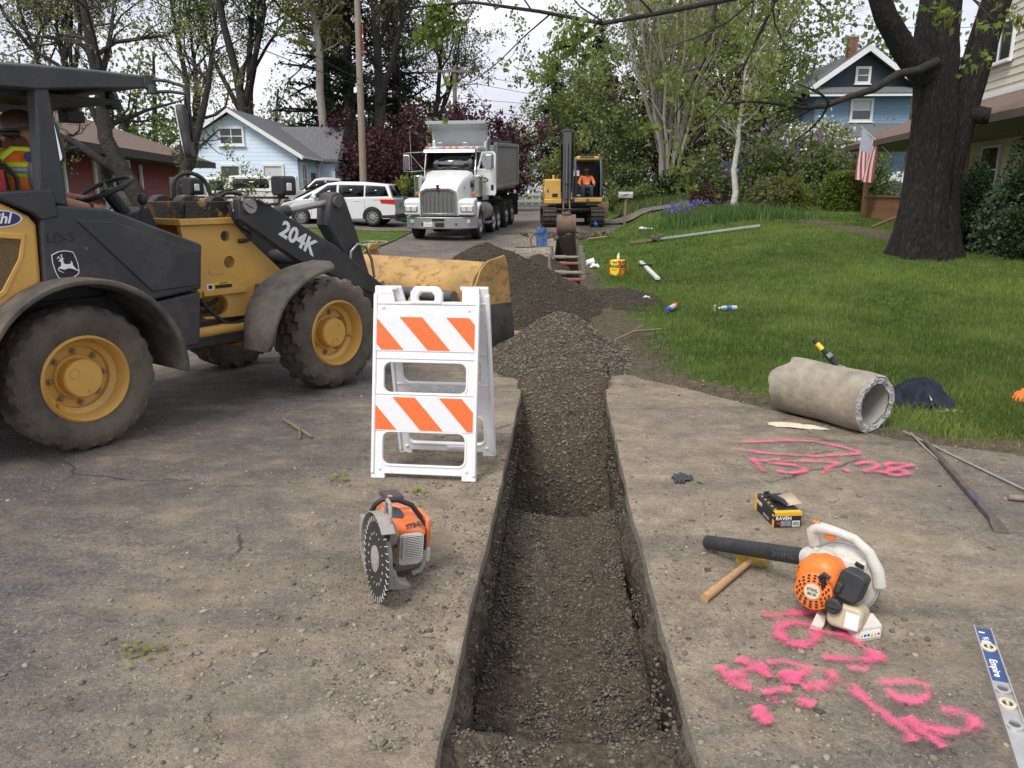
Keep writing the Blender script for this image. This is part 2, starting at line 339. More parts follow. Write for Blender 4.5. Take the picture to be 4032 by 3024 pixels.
# lawn right of the trench
def soil_mat(name, c1, c2, sc=30, bump=1.6):
    return mat(name, c1, .95, 0, .2, sc, bump, 45, col2=c2, spec=.15, detail=8)
def lawn_mat():
    m = bpy.data.materials.new('lawn'); m.use_nodes = True; t = m.node_tree; L = t.links.new; p = t.nodes['Principled BSDF']; N = t.nodes.new
    tcn = N('ShaderNodeTexCoord'); a = N('ShaderNodeAttribute'); a.attribute_name = 'dirt'
    def noise(s, d): q = N('ShaderNodeTexNoise'); q.inputs['Scale'].default_value = s; q.inputs['Detail'].default_value = d; q.inputs['Roughness'].default_value = .7; L(tcn.outputs['Object'], q.inputs['Vector']); return q.outputs['Fac']
    def ramp(x, *st):
        r = N('ShaderNodeValToRGB'); r.color_ramp.elements[0].position = st[0][0]; r.color_ramp.elements[0].color = (*st[0][1], 1); r.color_ramp.elements[1].position = st[-1][0]; r.color_ramp.elements[1].color = (*st[-1][1], 1)
        for q in st[1:-1]: e = r.color_ramp.elements.new(q[0]); e.color = (*q[1], 1)
        L(x, r.inputs[0]); return r.outputs[0]
    g = ramp(noise(3.5, 9), (.3, (.045, .08, .014)), (.52, (.085, .14, .028)), (.72, (.14, .19, .05)))
    s = ramp(noise(14, 8), (.3, (.07, .055, .038)), (.7, (.18, .145, .10)))
    ad = N('ShaderNodeMath'); ad.operation = 'ADD'; L(a.outputs['Fac'], ad.inputs[0])
    mu = N('ShaderNodeMath'); mu.operation = 'MULTIPLY_ADD'; mu.inputs[1].default_value = 1.1; mu.inputs[2].default_value = -.55; L(noise(6, 8), mu.inputs[0]); L(mu.outputs[0], ad.inputs[1])
    f = ramp(ad.outputs[0], (.35, (0, 0, 0)), (.62, (1, 1, 1)))
    mx = N('ShaderNodeMixRGB'); L(f, mx.inputs[0]); L(g, mx.inputs[1]); L(s, mx.inputs[2]); L(mx.outputs[0], p.inputs['Base Color']); p.inputs['Roughness'].default_value = .95; p.inputs['Specular IOR Level'].default_value = .1
    b = N('ShaderNodeBump'); b.inputs['Strength'].default_value = .9; b.inputs['Distance'].default_value = .04; L(noise(30, 5), b.inputs['Height']); L(b.outputs[0], p.inputs['Normal'])
    return m
LAWN = lawn_mat()
def dirt_r(X, Y):
    d1 = np.maximum(X - tr(Y), 0); e = np.where(Y < 7.2, np.maximum(X - xe(Y), 0), 9)
    a = .80 * np.exp(-(d1 / .55) ** 2) * ss((24 - Y) / 8) + .38 * np.exp(-(np.maximum(d1 - .55, 0) / .55) ** 2) * ss((14 - Y) / 6) + .6 * np.exp(-(d1 / .35) ** 2) * ss((Y - 20) / 4)
    b = 1.0 * np.exp(-(e / .45) ** 2) * (Y < 7.2)
    c = np.exp(-(np.maximum(4.95 - .05 * (X - 3.3) - Y + .32, 0) * -1 + np.maximum(Y - 4.85, 0)) ** 2 / .12) * (X > 3) * (Y > 4) 
    path = np.exp(-((X - (8.5 + .11 * (Y - 17.9))) / .55) ** 2) * ss((Y - 17.0) / 1.5) * ss((27.5 - Y) / 1.5)     # bare dirt path towards the tree
    return np.clip(np.maximum.reduce([a, b, np.clip(c, 0, 1) * .9, path * 1.0]), 0, 1)
ysl = np.concatenate([np.arange(-2, 9, .15), np.arange(9, 28.1, .35), [28.19, 28.21], np.arange(28.5, 36, .35)])
def eb(X, Y, z):
    w = ss((X - xR(Y)) / 1.3); return (road_z(Y) - .03) * (1 - w) + z * w
def lawn_z(X, Y):
    z = zg(X, Y) + .03 * fbm(X * .7, Y * .7, 4, 11) - .02 * np.exp(-(X - tr(Y)) / .4)
    z = np.where(Y > 28.2, eb(X, Y, z), z)
    return np.where((Y < 7.2) & (X < xe(Y) + .03), -.05, z + .018)
lawn = grid('lawn', ysl, lambda y: tr(y) + .005 if y < 28.2 else float(xR(y)), lambda y: 45, 150, lawn_z, LAWN, extra={'dirt': dirt_r}, power=2.2)
lawn2 = grid('lawn', np.arange(32.65, 112, 1.2), lambda y: xR(y), lambda y: 70, 60, lambda X, Y: eb(X, Y, zg(X, Y) + .03), LAWN, extra={'dirt': lambda X, Y: 0 * X + .05}, power=2)
lawnl = grid('lawn', np.concatenate([np.arange(-2, 40, .5), np.arange(40, 112, 1.5)]), lambda y: -70, lambda y: xL(y), 80, lambda X, Y: zg(X, Y) + .035 + .02 * fbm(X * .7, Y * .7, 3, 2), LAWN, extra={'dirt': lambda X, Y: .45 * np.exp(-np.abs(X - xL(Y)) / .3)}, power=.4)
far = grid('ground', [112, 160, 260, 420], lambda y: -300, lambda y: 300, 12, lambda X, Y: .58 + 0 * X, LAWN, extra={'dirt': lambda X, Y: 0 * X + .1})

# trench: walls and floor
SOIL = soil_mat('trench_soil', (.045, .036, .027), (.135, .11, .08), 26)
GRAV = soil_mat('gravel_bed', (.048, .038, .027), (.135, .108, .076), 40)
def floor_d(y):
    """height of the trench bottom"""
    return np.interp(y, [-2, 1.0, 2.29, 2.36, 2.7, 3.6, 4.75, 4.9, 5.3, 5.65, 6.8, 7.5, 13.2, 15, 24, 27.7, 28.2], [-.08, -.09, -.11, -.44, -.48, -.42, -.34, -.52, -.66, -.72, -.02, -.02, -.3, -1.5, -1.5, -1.3, .02])
ys = np.concatenate([np.arange(-2, 7.2, .03), np.arange(7.2, 28.3, .12)]); nrm = []
prof = [(0, -.04, 0), (.004, -.05, .4), (.02, -.085, 1), (.018, -.17, 1), (.0, -.32, 1), (-.015, -.5, 1), (-.02, -.8, 1), (-.02, -9, 1)]
cols = []
fz = floor_d(ys) + .03 * fbm(ys * 2, ys * 0 + 3, 3, 4)
for side, fx in ((1, tl), (-1, tr)):
    cc = []
    for k, (ins, dep, rg) in enumerate(prof):
        z = np.maximum(dep, fz) if dep > -5 else fz
        near_shelf = .035 * ss((3.0 - ys) / .7) * (1 if k in (2, 3) else 0) * np.clip((-.10 - np.maximum(dep, fz)) / .1, 0, 1)
        rough = rg * (.05 * fbm(ys * 7, z * 11 + side * 5, 4, 21 + side) + .06 * fbm(ys * 1.6, z * 2, 2, 31 + side))
        cc.append(np.stack([fx(ys) + side * (ins + rough + near_shelf), ys, z + road_z(ys) + (.012 * fbm(ys * 8, ys * 0 + k, 3, 6) if k > 1 else 0)], -1))
    if side < 0: cc = cc[::-1]
    if side > 0: left = cc
    else: right = cc
nf = 22; mid = []
for j in range(1, nf):
    u = j / nf; x = left[-1][:, 0] * (1 - u) + right[0][:, 0] * u
    bowl = -.03 * np.sin(u * PI) + .035 * (1 - np.sin(u * PI)) ** 2
    mid.append(np.stack([x, ys, fz + bowl + road_z(ys) + .035 * fbm(x * 5, ys * 5, 4, 9) + .02 * fbm(x * 18, ys * 18, 2, 19)], -1))
allc = left + mid + right; n = len(ys); v = np.concatenate(allc); i = np.arange(n - 1)
f = np.concatenate([np.stack([i + k * n, i + (k + 1) * n, i + 1 + (k + 1) * n, i + 1 + k * n], -1) for k in range(len(allc) - 1)])
me = newmesh('trench', v, f); trench = link('trench', me, SOIL, smooth=180); me.materials.append(GRAV); me.materials.append(soil_mat('shaded_earth', (.014, .011, .008), (.042, .032, .022), 20))  # far trench soil coloured darker to stand in for shade deep in the cut
kk = np.repeat(np.arange(len(allc) - 1), n - 1); yy = np.tile(ys[:-1], len(allc) - 1)
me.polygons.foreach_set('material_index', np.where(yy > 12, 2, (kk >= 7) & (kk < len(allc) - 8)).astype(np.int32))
tag(trench, 'narrow trench with rough soil walls and a gravel floor', kind='structure')
# end wall behind the excavator bucket and in front of the camera is the trench mesh itself

# gravel heaps over the trench
def heap_z(x, y):
    x = np.asarray(x, float); y = np.asarray(y, float)
    nz = .05 * fbm(x * 2.2, y * 2.2, 4, 41) + .035 * fbm(x * 11, y * 11, 3, 42)
    d1 = np.sqrt(((x - .50 - .06 * (y - 8)) / .78) ** 2 + ((y - 8.05) / 1.18) ** 2)
    m1 = .46 * (1 - d1) + .05 * np.exp(-d1 * d1 * 4) - .06 * np.exp(-(d1 * 5) ** 2)
    c = (tl(y) + tr(y)) / 2; intr = (np.abs(x - c) < (tr(y) - tl(y)) / 2 + .03)
    ramp = np.where(y < 7.0, (y - 6.62) * .74, .28)
    m1 = np.where(intr & (y < 7.0), np.maximum(np.minimum(m1 + .02, .45), ramp) * 0 + ramp * (y < 6.85) + np.maximum(m1, ramp * .5) * (y >= 6.85), m1)
    d2 = np.sqrt(((x + .42 - .12 * (y - 12)) / np.where(x < -.42, 1.45, 1.9)) ** 2 + ((y - 12.0) / 2.5) ** 2)
    m2 = 1.0 * (1 - d2) - .06 * np.exp(-(d2 * 6) ** 2)
    d3 = np.sqrt(((x - .45) / .55) ** 2 + ((y - 15.3) / .8) ** 2); m3 = .30 * (1 - d3)
    d4 = np.sqrt(((x - .62) / .6) ** 2 + ((y - 18.6) / 1.0) ** 2); m4 = .26 * (1 - d4)
    d5 = np.sqrt(((x - 1.75) / .6) ** 2 + ((y - 12.6) / 1.5) ** 2); m5 = .14 * (1 - d5)
    m2 = np.where(d2 < 1.3, m2, -9); m3 = np.where(d3 < 1.3, m3, -9); m4 = np.where(d4 < 1.3, m4, -9); m5 = np.where(d5 < 1.3, m5, -9)
    return np.maximum.reduce([m1, m2, m3, m4, m5]) + nz
def heap(name, x0, x1, y0, y1, st, zmin, label):
    xs = np.arange(x0, x1, st); ysx = np.arange(y0, y1, st); X, Y = np.meshgrid(xs, ysx); Z = heap_z(X, Y) + road_z(Y)
    nx = len(xs); v = np.stack([X, Y, Z], -1).reshape(-1, 3)
    i = (np.arange(len(ysx) - 1)[:, None] * nx + np.arange(nx - 1)[None]).ravel(); f = np.stack([i, i + 1, i + nx + 1, i + nx], -1)
    zf = v[f][:, :, 2].max(1); cx = v[f][:, :, 0].mean(1); cy = v[f][:, :, 1].mean(1)
    inside = (cx > tl(cy) - .02) & (cx < tr(cy) + .02)
    keep = np.where(inside, zf > -1.05, zf > -.02); f = f[keep]
    u, inv = np.unique(f, return_inverse=True); o = link(name, newmesh(name, v[u], inv.reshape(-1, 4)), GRAV, smooth=180)
    return tag(o, label, kind='stuff')
heap('gravel_heap', -.75, 1.75, 5.45, 9.3, .035, 0, 'grey-brown gravel heap filling the trench behind the barricade')
heap('gravel_heap', -3.0, 2.6, 9.26, 20.2, .055, 0, 'dark gravel heap beside the loader bucket').data.materials[0] = soil_mat('dark_fill', (.032, .026, .019), (.085, .068, .048), 30)

# loose stones
_ph = (1 + 5 ** .5) / 2
ICO = np.array([(-1, _ph, 0), (1, _ph, 0), (-1, -_ph, 0), (1, -_ph, 0), (0, -1, _ph), (0, 1, _ph), (0, -1, -_ph), (0, 1, -_ph), (_ph, 0, -1), (_ph, 0, 1), (-_ph, 0, -1), (-_ph, 0, 1)]) / 1.9
ICF = np.array([(0, 11, 5), (0, 5, 1), (0, 1, 7), (0, 7, 10), (0, 10, 11), (1, 5, 9), (5, 11, 4), (11, 10, 2), (10, 7, 6), (7, 1, 8), (3, 9, 4), (3, 4, 2), (3, 2, 6), (3, 6, 8), (3, 8, 9), (4, 9, 5), (2, 4, 11), (6, 2, 10), (8, 6, 7), (9, 8, 1)])
def stones(name, P, size, mat, label, flat=.6, kmin=0, kmax=1, sink=.3):
    n = len(P); v = ICO[None] * (1 + RNG.uniform(-.28, .28, (n, 12, 1)))
    s = size[:, None] * RNG.uniform([.75, .6, .35], [1.3, 1.0, flat], (n, 3)); v = v * s[:, None, :]
    a = RNG.uniform(0, 2 * PI, n); c, q = np.cos(a), np.sin(a); tlt = RNG.normal(0, .35, n)
    y2 = v[..., 1] * np.cos(tlt)[:, None] - v[..., 2] * np.sin(tlt)[:, None]; z2 = v[..., 1] * np.sin(tlt)[:, None] + v[..., 2] * np.cos(tlt)[:, None]
    x3 = v[..., 0] * c[:, None] - y2 * q[:, None]; y3 = v[..., 0] * q[:, None] + y2 * c[:, None]
    v = np.stack([x3, y3, z2], -1) + P[:, None, :]; v[..., 2] += (s[:, 2] * (1 - 2 * sink) * .6)[:, None]
    f = (ICF[None] + (np.arange(n) * 12)[:, None, None]).reshape(-1, 3)
    me = newmesh(name, v.reshape(-1, 3), f); attr(me, 'k', np.repeat(RNG.uniform(kmin, kmax, n), 12))
    return tag(link(name, me, mat), label, kind='stuff')
def stonemat(name, c1, c2):
    m = leafmat(name, c1, c2, 0.); return m
STN = stonemat('stone', (.05, .042, .033), (.25, .21, .155)); STL = stonemat('pale_stone', (.075, .062, .048), (.34, .29, .22))
n = 21000
x = RNG.uniform(-.75, 1.75, n); y = RNG.uniform(5.6, 9.2, n); z = heap_z(x, y); ins = (x > tl(y) + .02) & (x < tr(y) - .02); k = (z > -.01) | (ins & (y > 5.62))
stones('gravel', np.stack([x, y, z], -1)[k], RNG.uniform(.005, .0165, n)[k], STN, 'loose crushed gravel on the near heap')
n = 11000
x = RNG.uniform(-2.9, 2.4, n); y = RNG.uniform(9.2, 14.5, n); z = heap_z(x, y); k = z > 0.0
stones('gravel', np.stack([x, y, z], -1)[k], RNG.uniform(.008, .021, n)[k], STN, 'loose crushed gravel on the far heap', kmax=.32)
n = 22000
y = RNG.uniform(1.8, 5.0, n); u = RNG.uniform(.03, .97, n); x = tl(y) * (1 - u) + tr(y) * u
bowl = -.03 * np.sin(u * PI) + .035 * (1 - np.sin(u * PI)) ** 2
z = floor_d(y) + bowl + .03 * fbm(y * 2, y * 0 + 3, 3, 4) + .035 * fbm(x * 5, y * 5, 4, 9); k = (RNG.uniform(0, 1, n) < np.clip(.55 + abs(u - .5) * 1.4, 0, 1))
stones('gravel', np.stack([x, y, z], -1)[k], RNG.uniform(.0028, .0085, n)[k] * np.where(RNG.uniform(0, 1, n)[k] < .06, 1.7, 1), STN, 'loose gravel on the trench floor', kmax=.75)
n = 3000; sd_ = RNG.integers(0, 2, n); y = RNG.uniform(1.9, 6.4, n); fd = floor_d(y); z = -.06 + RNG.uniform(0, 1, n) * (fd + .06); ins = np.interp(-z, [.06, .10, .17, .32, .5], [.008, .02, .018, .0, -.015]) + .02 * ss((3.0 - y) / .7) * np.clip((-.10 - z) / .1, 0, 1)
x = np.where(sd_, tl(y) + ins + .01, tr(y) - ins - .01) + np.where(sd_, 1, -1) * (.05 * fbm(y * 7, z * 11 + 5 * (2 * sd_ - 1), 4, 22) * 0)
stones('gravel', np.stack([x, y, z], -1), RNG.uniform(.003, .012, n), STN, 'small stones embedded in the trench walls', flat=.8, kmax=.7)
# crumbs along both trench sides and all over the street
n = 15000
y = 1.6 + RNG.exponential(2.3, n); y = np.where(y > 12, RNG.uniform(1.6, 12, n), y); dd = np.where(RNG.uniform(0, 1, n) < .6, RNG.exponential(.42, n), RNG.uniform(0, 4.5, n)); x = tl(y) - dd - .01
k = (fbm(x * 1.3, y * 1.3, 3, 51) > -.22 + .16 * np.clip(dd, 0, 2) * .5) & (x > xL(y))
sz = np.where(RNG.uniform(0, 1, n) < .05, RNG.uniform(.008, .017, n), RNG.uniform(.002, .0075, n))
stones('loose_stones', np.stack([x, y, road_z(y) + .012 * fbm(x * .8, y * .8, 3, 3)], -1)[k], sz[k], STL, 'small loose stones scattered over the street')
n = 6000
y = 1.6 + RNG.exponential(2.0, n); y = np.where(y > 6.9, RNG.uniform(1.6, 6.9, n), y); dd = np.where(RNG.uniform(0, 1, n) < .45, RNG.exponential(.4, n), RNG.uniform(0, 3.2, n)); x = tr(y) + dd + .01
k = (fbm(x * 1.3, y * 1.3, 3, 55) > -.25 + .12 * np.clip(dd, 0, 2)) & (x < xe(y) + .1)
stones('loose_stones', np.stack([x, y, .004 + .01 * fbm(x * .9, y * .9, 3, 5)], -1)[k], np.where(RNG.uniform(0, 1, n) < .05, RNG.uniform(.008, .018, n), RNG.uniform(.002, .0075, n))[k], STL, 'small loose stones scattered over the driveway apron')
n = 380
y = RNG.uniform(14, 33, n); x = tl(y) - np.abs(RNG.normal(0, .8, n)); 
stones('loose_stones', np.stack([x, y, road_z(y)], -1), RNG.uniform(.008, .035, n), STN, 'clods of soil lying on the far street', kmax=.5)

# grass blades
def blades(name, P, h, w, mat, label, bend=.5, k=None, kind='stuff'):
    n = len(P); a = RNG.uniform(0, 2 * PI, n); b = RNG.uniform(0, 2 * PI, n); w = w * np.ones(n)
    dx = np.cos(a) * w; dy = np.sin(a) * w; lx = np.cos(b) * h * bend * RNG.uniform(.1, 1, n); ly = np.sin(b) * h * bend * RNG.uniform(.1, 1, n)
    v = np.zeros((n, 5, 3)); z0 = -.01
    v[:, 0] = P + np.stack([dx, dy, 0 * dx + z0], -1); v[:, 1] = P + np.stack([-dx, -dy, 0 * dx + z0], -1)
    v[:, 2] = P + np.stack([-dx * .7 + lx * .35, -dy * .7 + ly * .35, h * .55], -1); v[:, 3] = P + np.stack([dx * .7 + lx * .35, dy * .7 + ly * .35, h * .55], -1)
    v[:, 4] = P + np.stack([lx, ly, h * .95], -1)
    me = bpy.data.meshes.new(name); base = np.arange(n) * 5
    lp = np.concatenate([np.stack([base + i for i in (0, 1, 2, 3)], -1).ravel(), np.stack([base + i for i in (3, 2, 4)], -1).ravel()]).astype(np.int32)
    me.vertices.add(n * 5); me.vertices.foreach_set('co', v.astype(np.float32).ravel()); me.loops.add(len(lp)); me.loops.foreach_set('vertex_index', lp)
    me.polygons.add(2 * n); me.polygons.foreach_set('loop_start', np.concatenate([np.arange(n) * 4, 4 * n + np.arange(n) * 3]).astype(np.int32)); me.update(calc_edges=True)
    attr(me, 'k', np.repeat(RNG.uniform(0, 1, n) if k is None else k, 5))
    return tag(link(name, me, mat), label, kind=kind)
GRASS = leafmat('grass_blade', (.07, .112, .02), (.24, .30, .075), .4)
def grass_field(name, n, xa, xb, ya, yb, hmin, hmax, w, label, near=True, dens=None):
    if near:
        y = ya * (yb / ya) ** RNG.uniform(0, 1, n)
    else: y = RNG.uniform(ya, yb, n)
    x = RNG.uniform(0, 1, n); x = xa(y) + x * (xb(y) - xa(y)); d = dirt_r(x, y) if dens is None else dens(x, y)
    m = fbm(x * 1.1, y * 1.1, 4, 61); keep = RNG.uniform(0, 1, n) > np.clip(d * 1.15 + .9 * m * d, 0, .93); x, y, m, d = x[keep], y[keep], m[keep], d[keep]
    z = lawn_z(x, y) if dens is None else zg(x, y); sc = np.maximum(1, y / 9)
    h = RNG.uniform(hmin, hmax, len(x)) * (1 + .5 * m) * (1 - .45 * d); kk = np.clip(.45 + .9 * m + .7 * fbm(x * .28, y * .28, 2, 64) + RNG.normal(0, .16, len(x)), 0, 1)
    return blades(name, np.stack([x, y, z], -1), h, w * sc, GRASS, label, .8, kk)
grass_field('grass', 150000, lambda y: np.where(y < 7.25, xe(y) - .05, tr(y)), lambda y: .75 * y + 1.2, 4.6, 32, .035, .085, .0035, 'mown green grass of the front lawn')
grass_field('grass', 22000, lambda y: -.55 * y - 2, lambda y: xL(y), 15, 42, .04, .09, .006, 'mown grass left of the street', dens=lambda x, y: .2 + 0 * x)
# ---------------------------------------------------------------- wheel loader
def heading(az): return R(90 - az)
YEL = mat('loader_yellow', (.60, .345, .075), .42, 0, .08, 5, .05, 120, dirt=.40, dcol=(.33, .235, .12), dscale=2.2)
DKG = mat('dark_grey_paint', (.030, .031, .034), .5, 0, .15, 6, .04, 150, dirt=.42, dcol=(.10, .092, .085), dscale=3.5)
DKD = mat('dusty_dark_plastic', (.05, .048, .047), .75, 0, .2, 8, .2, 200, dirt=.7, dcol=(.20, .16, .11), dscale=5)
BLK = mat('black_rubber', (.018, .018, .018), .6, 0, .2, 20)
STEEL = mat('bare_steel', (.34, .33, .32), .38, .8, .15, 20, dirt=.3)
WHT = mat('white_marking', (.78, .78, .76), .55, 0, .04, 10)
GREASE = mat('greasy_yellow', (.018, .015, .012), .45, 0, .3, 5, .3, 40, col2=(.035, .028, .018), dirt=.30, dcol=(.50, .27, .05), dscale=5, sharp=1)
TYRE = mat('dusty_tyre', (.055, .048, .04), .92, 0, .25, 6, .35, 90, dirt=.75, dcol=(.19, .155, .115), dscale=2.6)
BUCK = mat('worn_bucket', (.42, .255, .085), .65, 0, .3, 3, .15, 60, dirt=.27, dcol=(.16, .085, .05), dscale=8, stretch=(1, .8, 1.5), sharp=1)
WORN = mat('worn_dark_steel', (.10, .095, .09), .55, .5, .3, 6, .2, 60, dirt=.5, dcol=(.16, .13, .10))
ORG = mat('safety_orange', (.95, .20, .025), .8, 0, .12, 12, .2, 60)
LENS = mat('lamp_lens', (.6, .6, .58), .15, 0, .1, 30, spec=.8)

def cut(o, cutters):
    """subtract cutter shapes (list of B) from a mesh object for good"""
    for c in cutters:
        me = bpy.data.meshes.new('c'); me.from_pydata([tuple(p) for p in c.v], [], c.f); me.update()
        k = bpy.data.objects.new('c', me); COL.objects.link(k); k.parent = o.parent
        md = o.modifiers.new('x', 'BOOLEAN'); md.object = k; md.operation = 'DIFFERENCE'; md.solver = 'EXACT'
        bpy.context.view_layer.update()
        nm = bpy.data.meshes.new_from_object(o.evaluated_get(bpy.context.evaluated_depsgraph_get()))
        o.modifiers.clear(); old = o.data; nm.name = old.name; o.data = nm; bpy.data.objects.remove(k)
    nm = o.data; nm.polygons.foreach_set('use_smooth', [True] * len(nm.polygons)); nm.set_sharp_from_angle(angle=R(35))
    return o

def tyre_mesh(ro, rim, w, nl, lug, skew=2.6, n=176, split=True):
    h = w / 2
    pr = [(rim, -h * .72), (rim + .03, -h * .86), ((ro + rim) / 2 + .01, -h), (ro - .075, -h * .97), (ro - .03, -h * .90), (ro - .004, -h * .72), (ro, -h * .36), (ro, -h * .06), (ro, h * .06), (ro, h * .36), (ro - .004, h * .72), (ro - .03, h * .90), (ro - .075, h * .97), ((ro + rim) / 2 + .01, h), (rim + .03, h * .86), (rim, h * .72)]
    b = B(); rings = []
    for j, (r, y) in enumerate(pr):
        ring = []
        for i in range(n):
            a = 2 * PI * i / n; q = r
            if r > ro - .05:
                ph = (i / n * nl + abs(y) / h * skew * .5 + (0 if y < 0 else .5)) % 1.0
                q = r - lug * (0 if ph < .52 else 1) * (1 if r > ro - .02 else .7)
            ring.append(Vector((q * math.cos(a), y, q * math.sin(a))))
        rings.append(ring)
    b.loft(rings, cap=False); return b
def wheel(parent, x, y, z, face, rt=.475, w=.34, nl=24, lug=.010):
    """face -1: outer side towards -y"""
    b = B(); prof = [(.272, .125), (.285, .14), (.27, .155), (.262, .14), (.245, .10), (.24, .05), (.205, .03), (.20, -.0), (.15, -.005), (.145, .01), (.0, .01)]
    b.lathe([(r, h) for r, h in prof], axis=(0, 1, 0), n=40); b.cyl((0, -.12, 0), (0, .03, 0), .262, .262, 40, False)
    rim = b.out('wheel', YEL, parent, smooth=40)
    ty = tyre_mesh(rt, .265, w, nl, lug); ty.out('tyre', TYRE, rim, smooth=35)
    h = B(); h.lathe([(.125, 0), (.125, .095), (.115, .108), (0, .108)], axis=(0, 1, 0), n=28); h.cyl((.0, .10, -.085), (0, .116, -.085), .012, .012, 8); h.lathe([(.03, .108), (.034, .113), (.03, .113)], (.04, 0, .06), (0, 1, 0), 16); h.out('hub', YEL, rim)
    v = B(); v.cyl((.19, .03, -.09), (.2, .075, -.1), .018, .016, 8); v.out('valve_guard', YEL, rim)
    bo = None
    for k in range(8):
        a = 2 * PI * (k + .4) / 8
        if bo is None:
            q = B(); q.cyl((0, 0, 0), (0, .022, 0), .013, .011, 6); q.cyl((0, .0, 0), (0, .008, 0), .02, .02, 10); bo = q.out('bolt', mat('bolt_steel', (.30, .22, .12), .6, .5, .2, 30), rim)
        else: bo = bo.copy(); COL.objects.link(bo)
        bo.location = (.172 * math.cos(a), .006, .172 * math.sin(a))
    rim.location = (x, y, z); rim.rotation_euler = (0, .3 + x, PI if face < 0 else 0)
    return rim

LO = (-3.437, 5.46, 0)
ld = thing('wheel_loader', 'yellow and dark grey compact wheel loader with canopy, bucket lowered', 'wheel loader', LO, heading(36))
for x in (.04, 2.17):
    for y, fcz in ((-.69, -1), (.69, 1)): wheel(ld, x, y, .475, fcz, nl=24 if x < 1 else 17, lug=.012 if x < 1 else .032)
for x in (.04, 2.17): b = B(); b.cyl((x, -.6, .475), (x, .6, .475), .10, .10, 14); b.ell((x, 0, .475), (.2, .24, .2)); b.out('axle', WORN, ld)
# rear frame
b = B(); b.prism([(-1.15, .45), (-1.2, 1.2), (-.6, .95), (.9, .95), (.92, .5), (.3, .42)], -.42, .42); b.out('rear_frame', DKG, ld, .01)
hood = [(-1.25, .62), (-1.3, 1.2), (-.95, 1.44), (-.29, 1.60), (-.13, 1.512), (-.092, 1.457), (-.108, 1.10), (-.31, .97), (-.52, .62)]
b = B(); b.prism(hood, -.735, .735); b.out('hood', YEL, ld, .03, 3)
for s in (-1, 1):
    b = B(); g = [(-.20, 1.372), (-.45, 1.40), (-.75, 1.34), (-.72, 1.14), (-.42, 1.03), (-.345, 1.08), (-.23, 1.26)]
    b.prism(g, s * .728, s * .739); b.out('grille', mat('grille_mesh', (.16, .10, .04), .7, 0, .5, 160, .6, 300), ld, .004)
    fr = [(-.17, 1.405), (-.45, 1.435), (-.79, 1.37), (-.76, 1.11), (-.42, .995), (-.32, 1.06), (-.20, 1.27)]
    b = B(); frame_prism(b, fr, g, s * .730, s * .748); b.out('grille_frame', YEL, ld, .006)
for s in (-1, 1):
    a, c = s * .76, s * .40
    b = B(); b.prism([(-.105, 1.10), (-.085, 1.452), (-.075, 1.50), (.03, 1.572), (.345, 1.545), (.999, 1.284), (.963, .965), (.525, .915), (.30, 1.02), (.08, 1.07)], a, c); b.out('side_panel', DKG, ld, .018, 3)
    b = B(); b.prism([(.13, 1.478), (.37, 1.462), (.955, 1.235), (.935, .995), (.58, .985)], a, a + s * .012); b.out('inset_panel', DKG, ld, .009)
    b = B(); b.prism([(.535, .898), (.957, .945), (.913, .563), (.69, .556), (.60, .78)], s * .755, s * .42); b.out('step_box', mat('dusty_step', (.035, .035, .037), .6, 0, .2, 6, 0, 60, dirt=.45, dcol=(.12, .1, .075), dscale=6), ld, .012)
    b = B(); b.prism([(-.36, 1.645), (.012, 1.668), (.032, 1.50), (-.075, 1.478), (-.125, 1.528), (-.30, 1.612)], s * .765, s * .45); b.out('rear_shelf', DKG, ld, .012)
    # rear fender: an arched band over the wheel
    oa = arc(.04, .475, .655, -4, 192, 30); ia = arc(.04, .475, .615, -4, 192, 30)
    b = B(); b.prism(oa + ia[::-1], s * .96, s * .45); b.out('rear_fender', DKD, ld, .012)
    # canopy post
    b = B(); b.prism([(-.055, 1.6), (.10, 1.56), (.072, 2.28), (-.01, 2.28)], s * .75, s * .64); b.out('canopy_post', DKG, ld, .012)
    b = B()
    for p, q in (((.24, -.0), 0), ((.08, .0), 0), ((.395, 0), 0)):
        pass
    for (px, pz) in ((.17, 1.30), (.32, 1.085)):
        b2 = B(); b2.cyl((px, s * .757, pz), (px, s * .765, pz), .012, .012, 10); b2.out('bolt', DKD, ld)
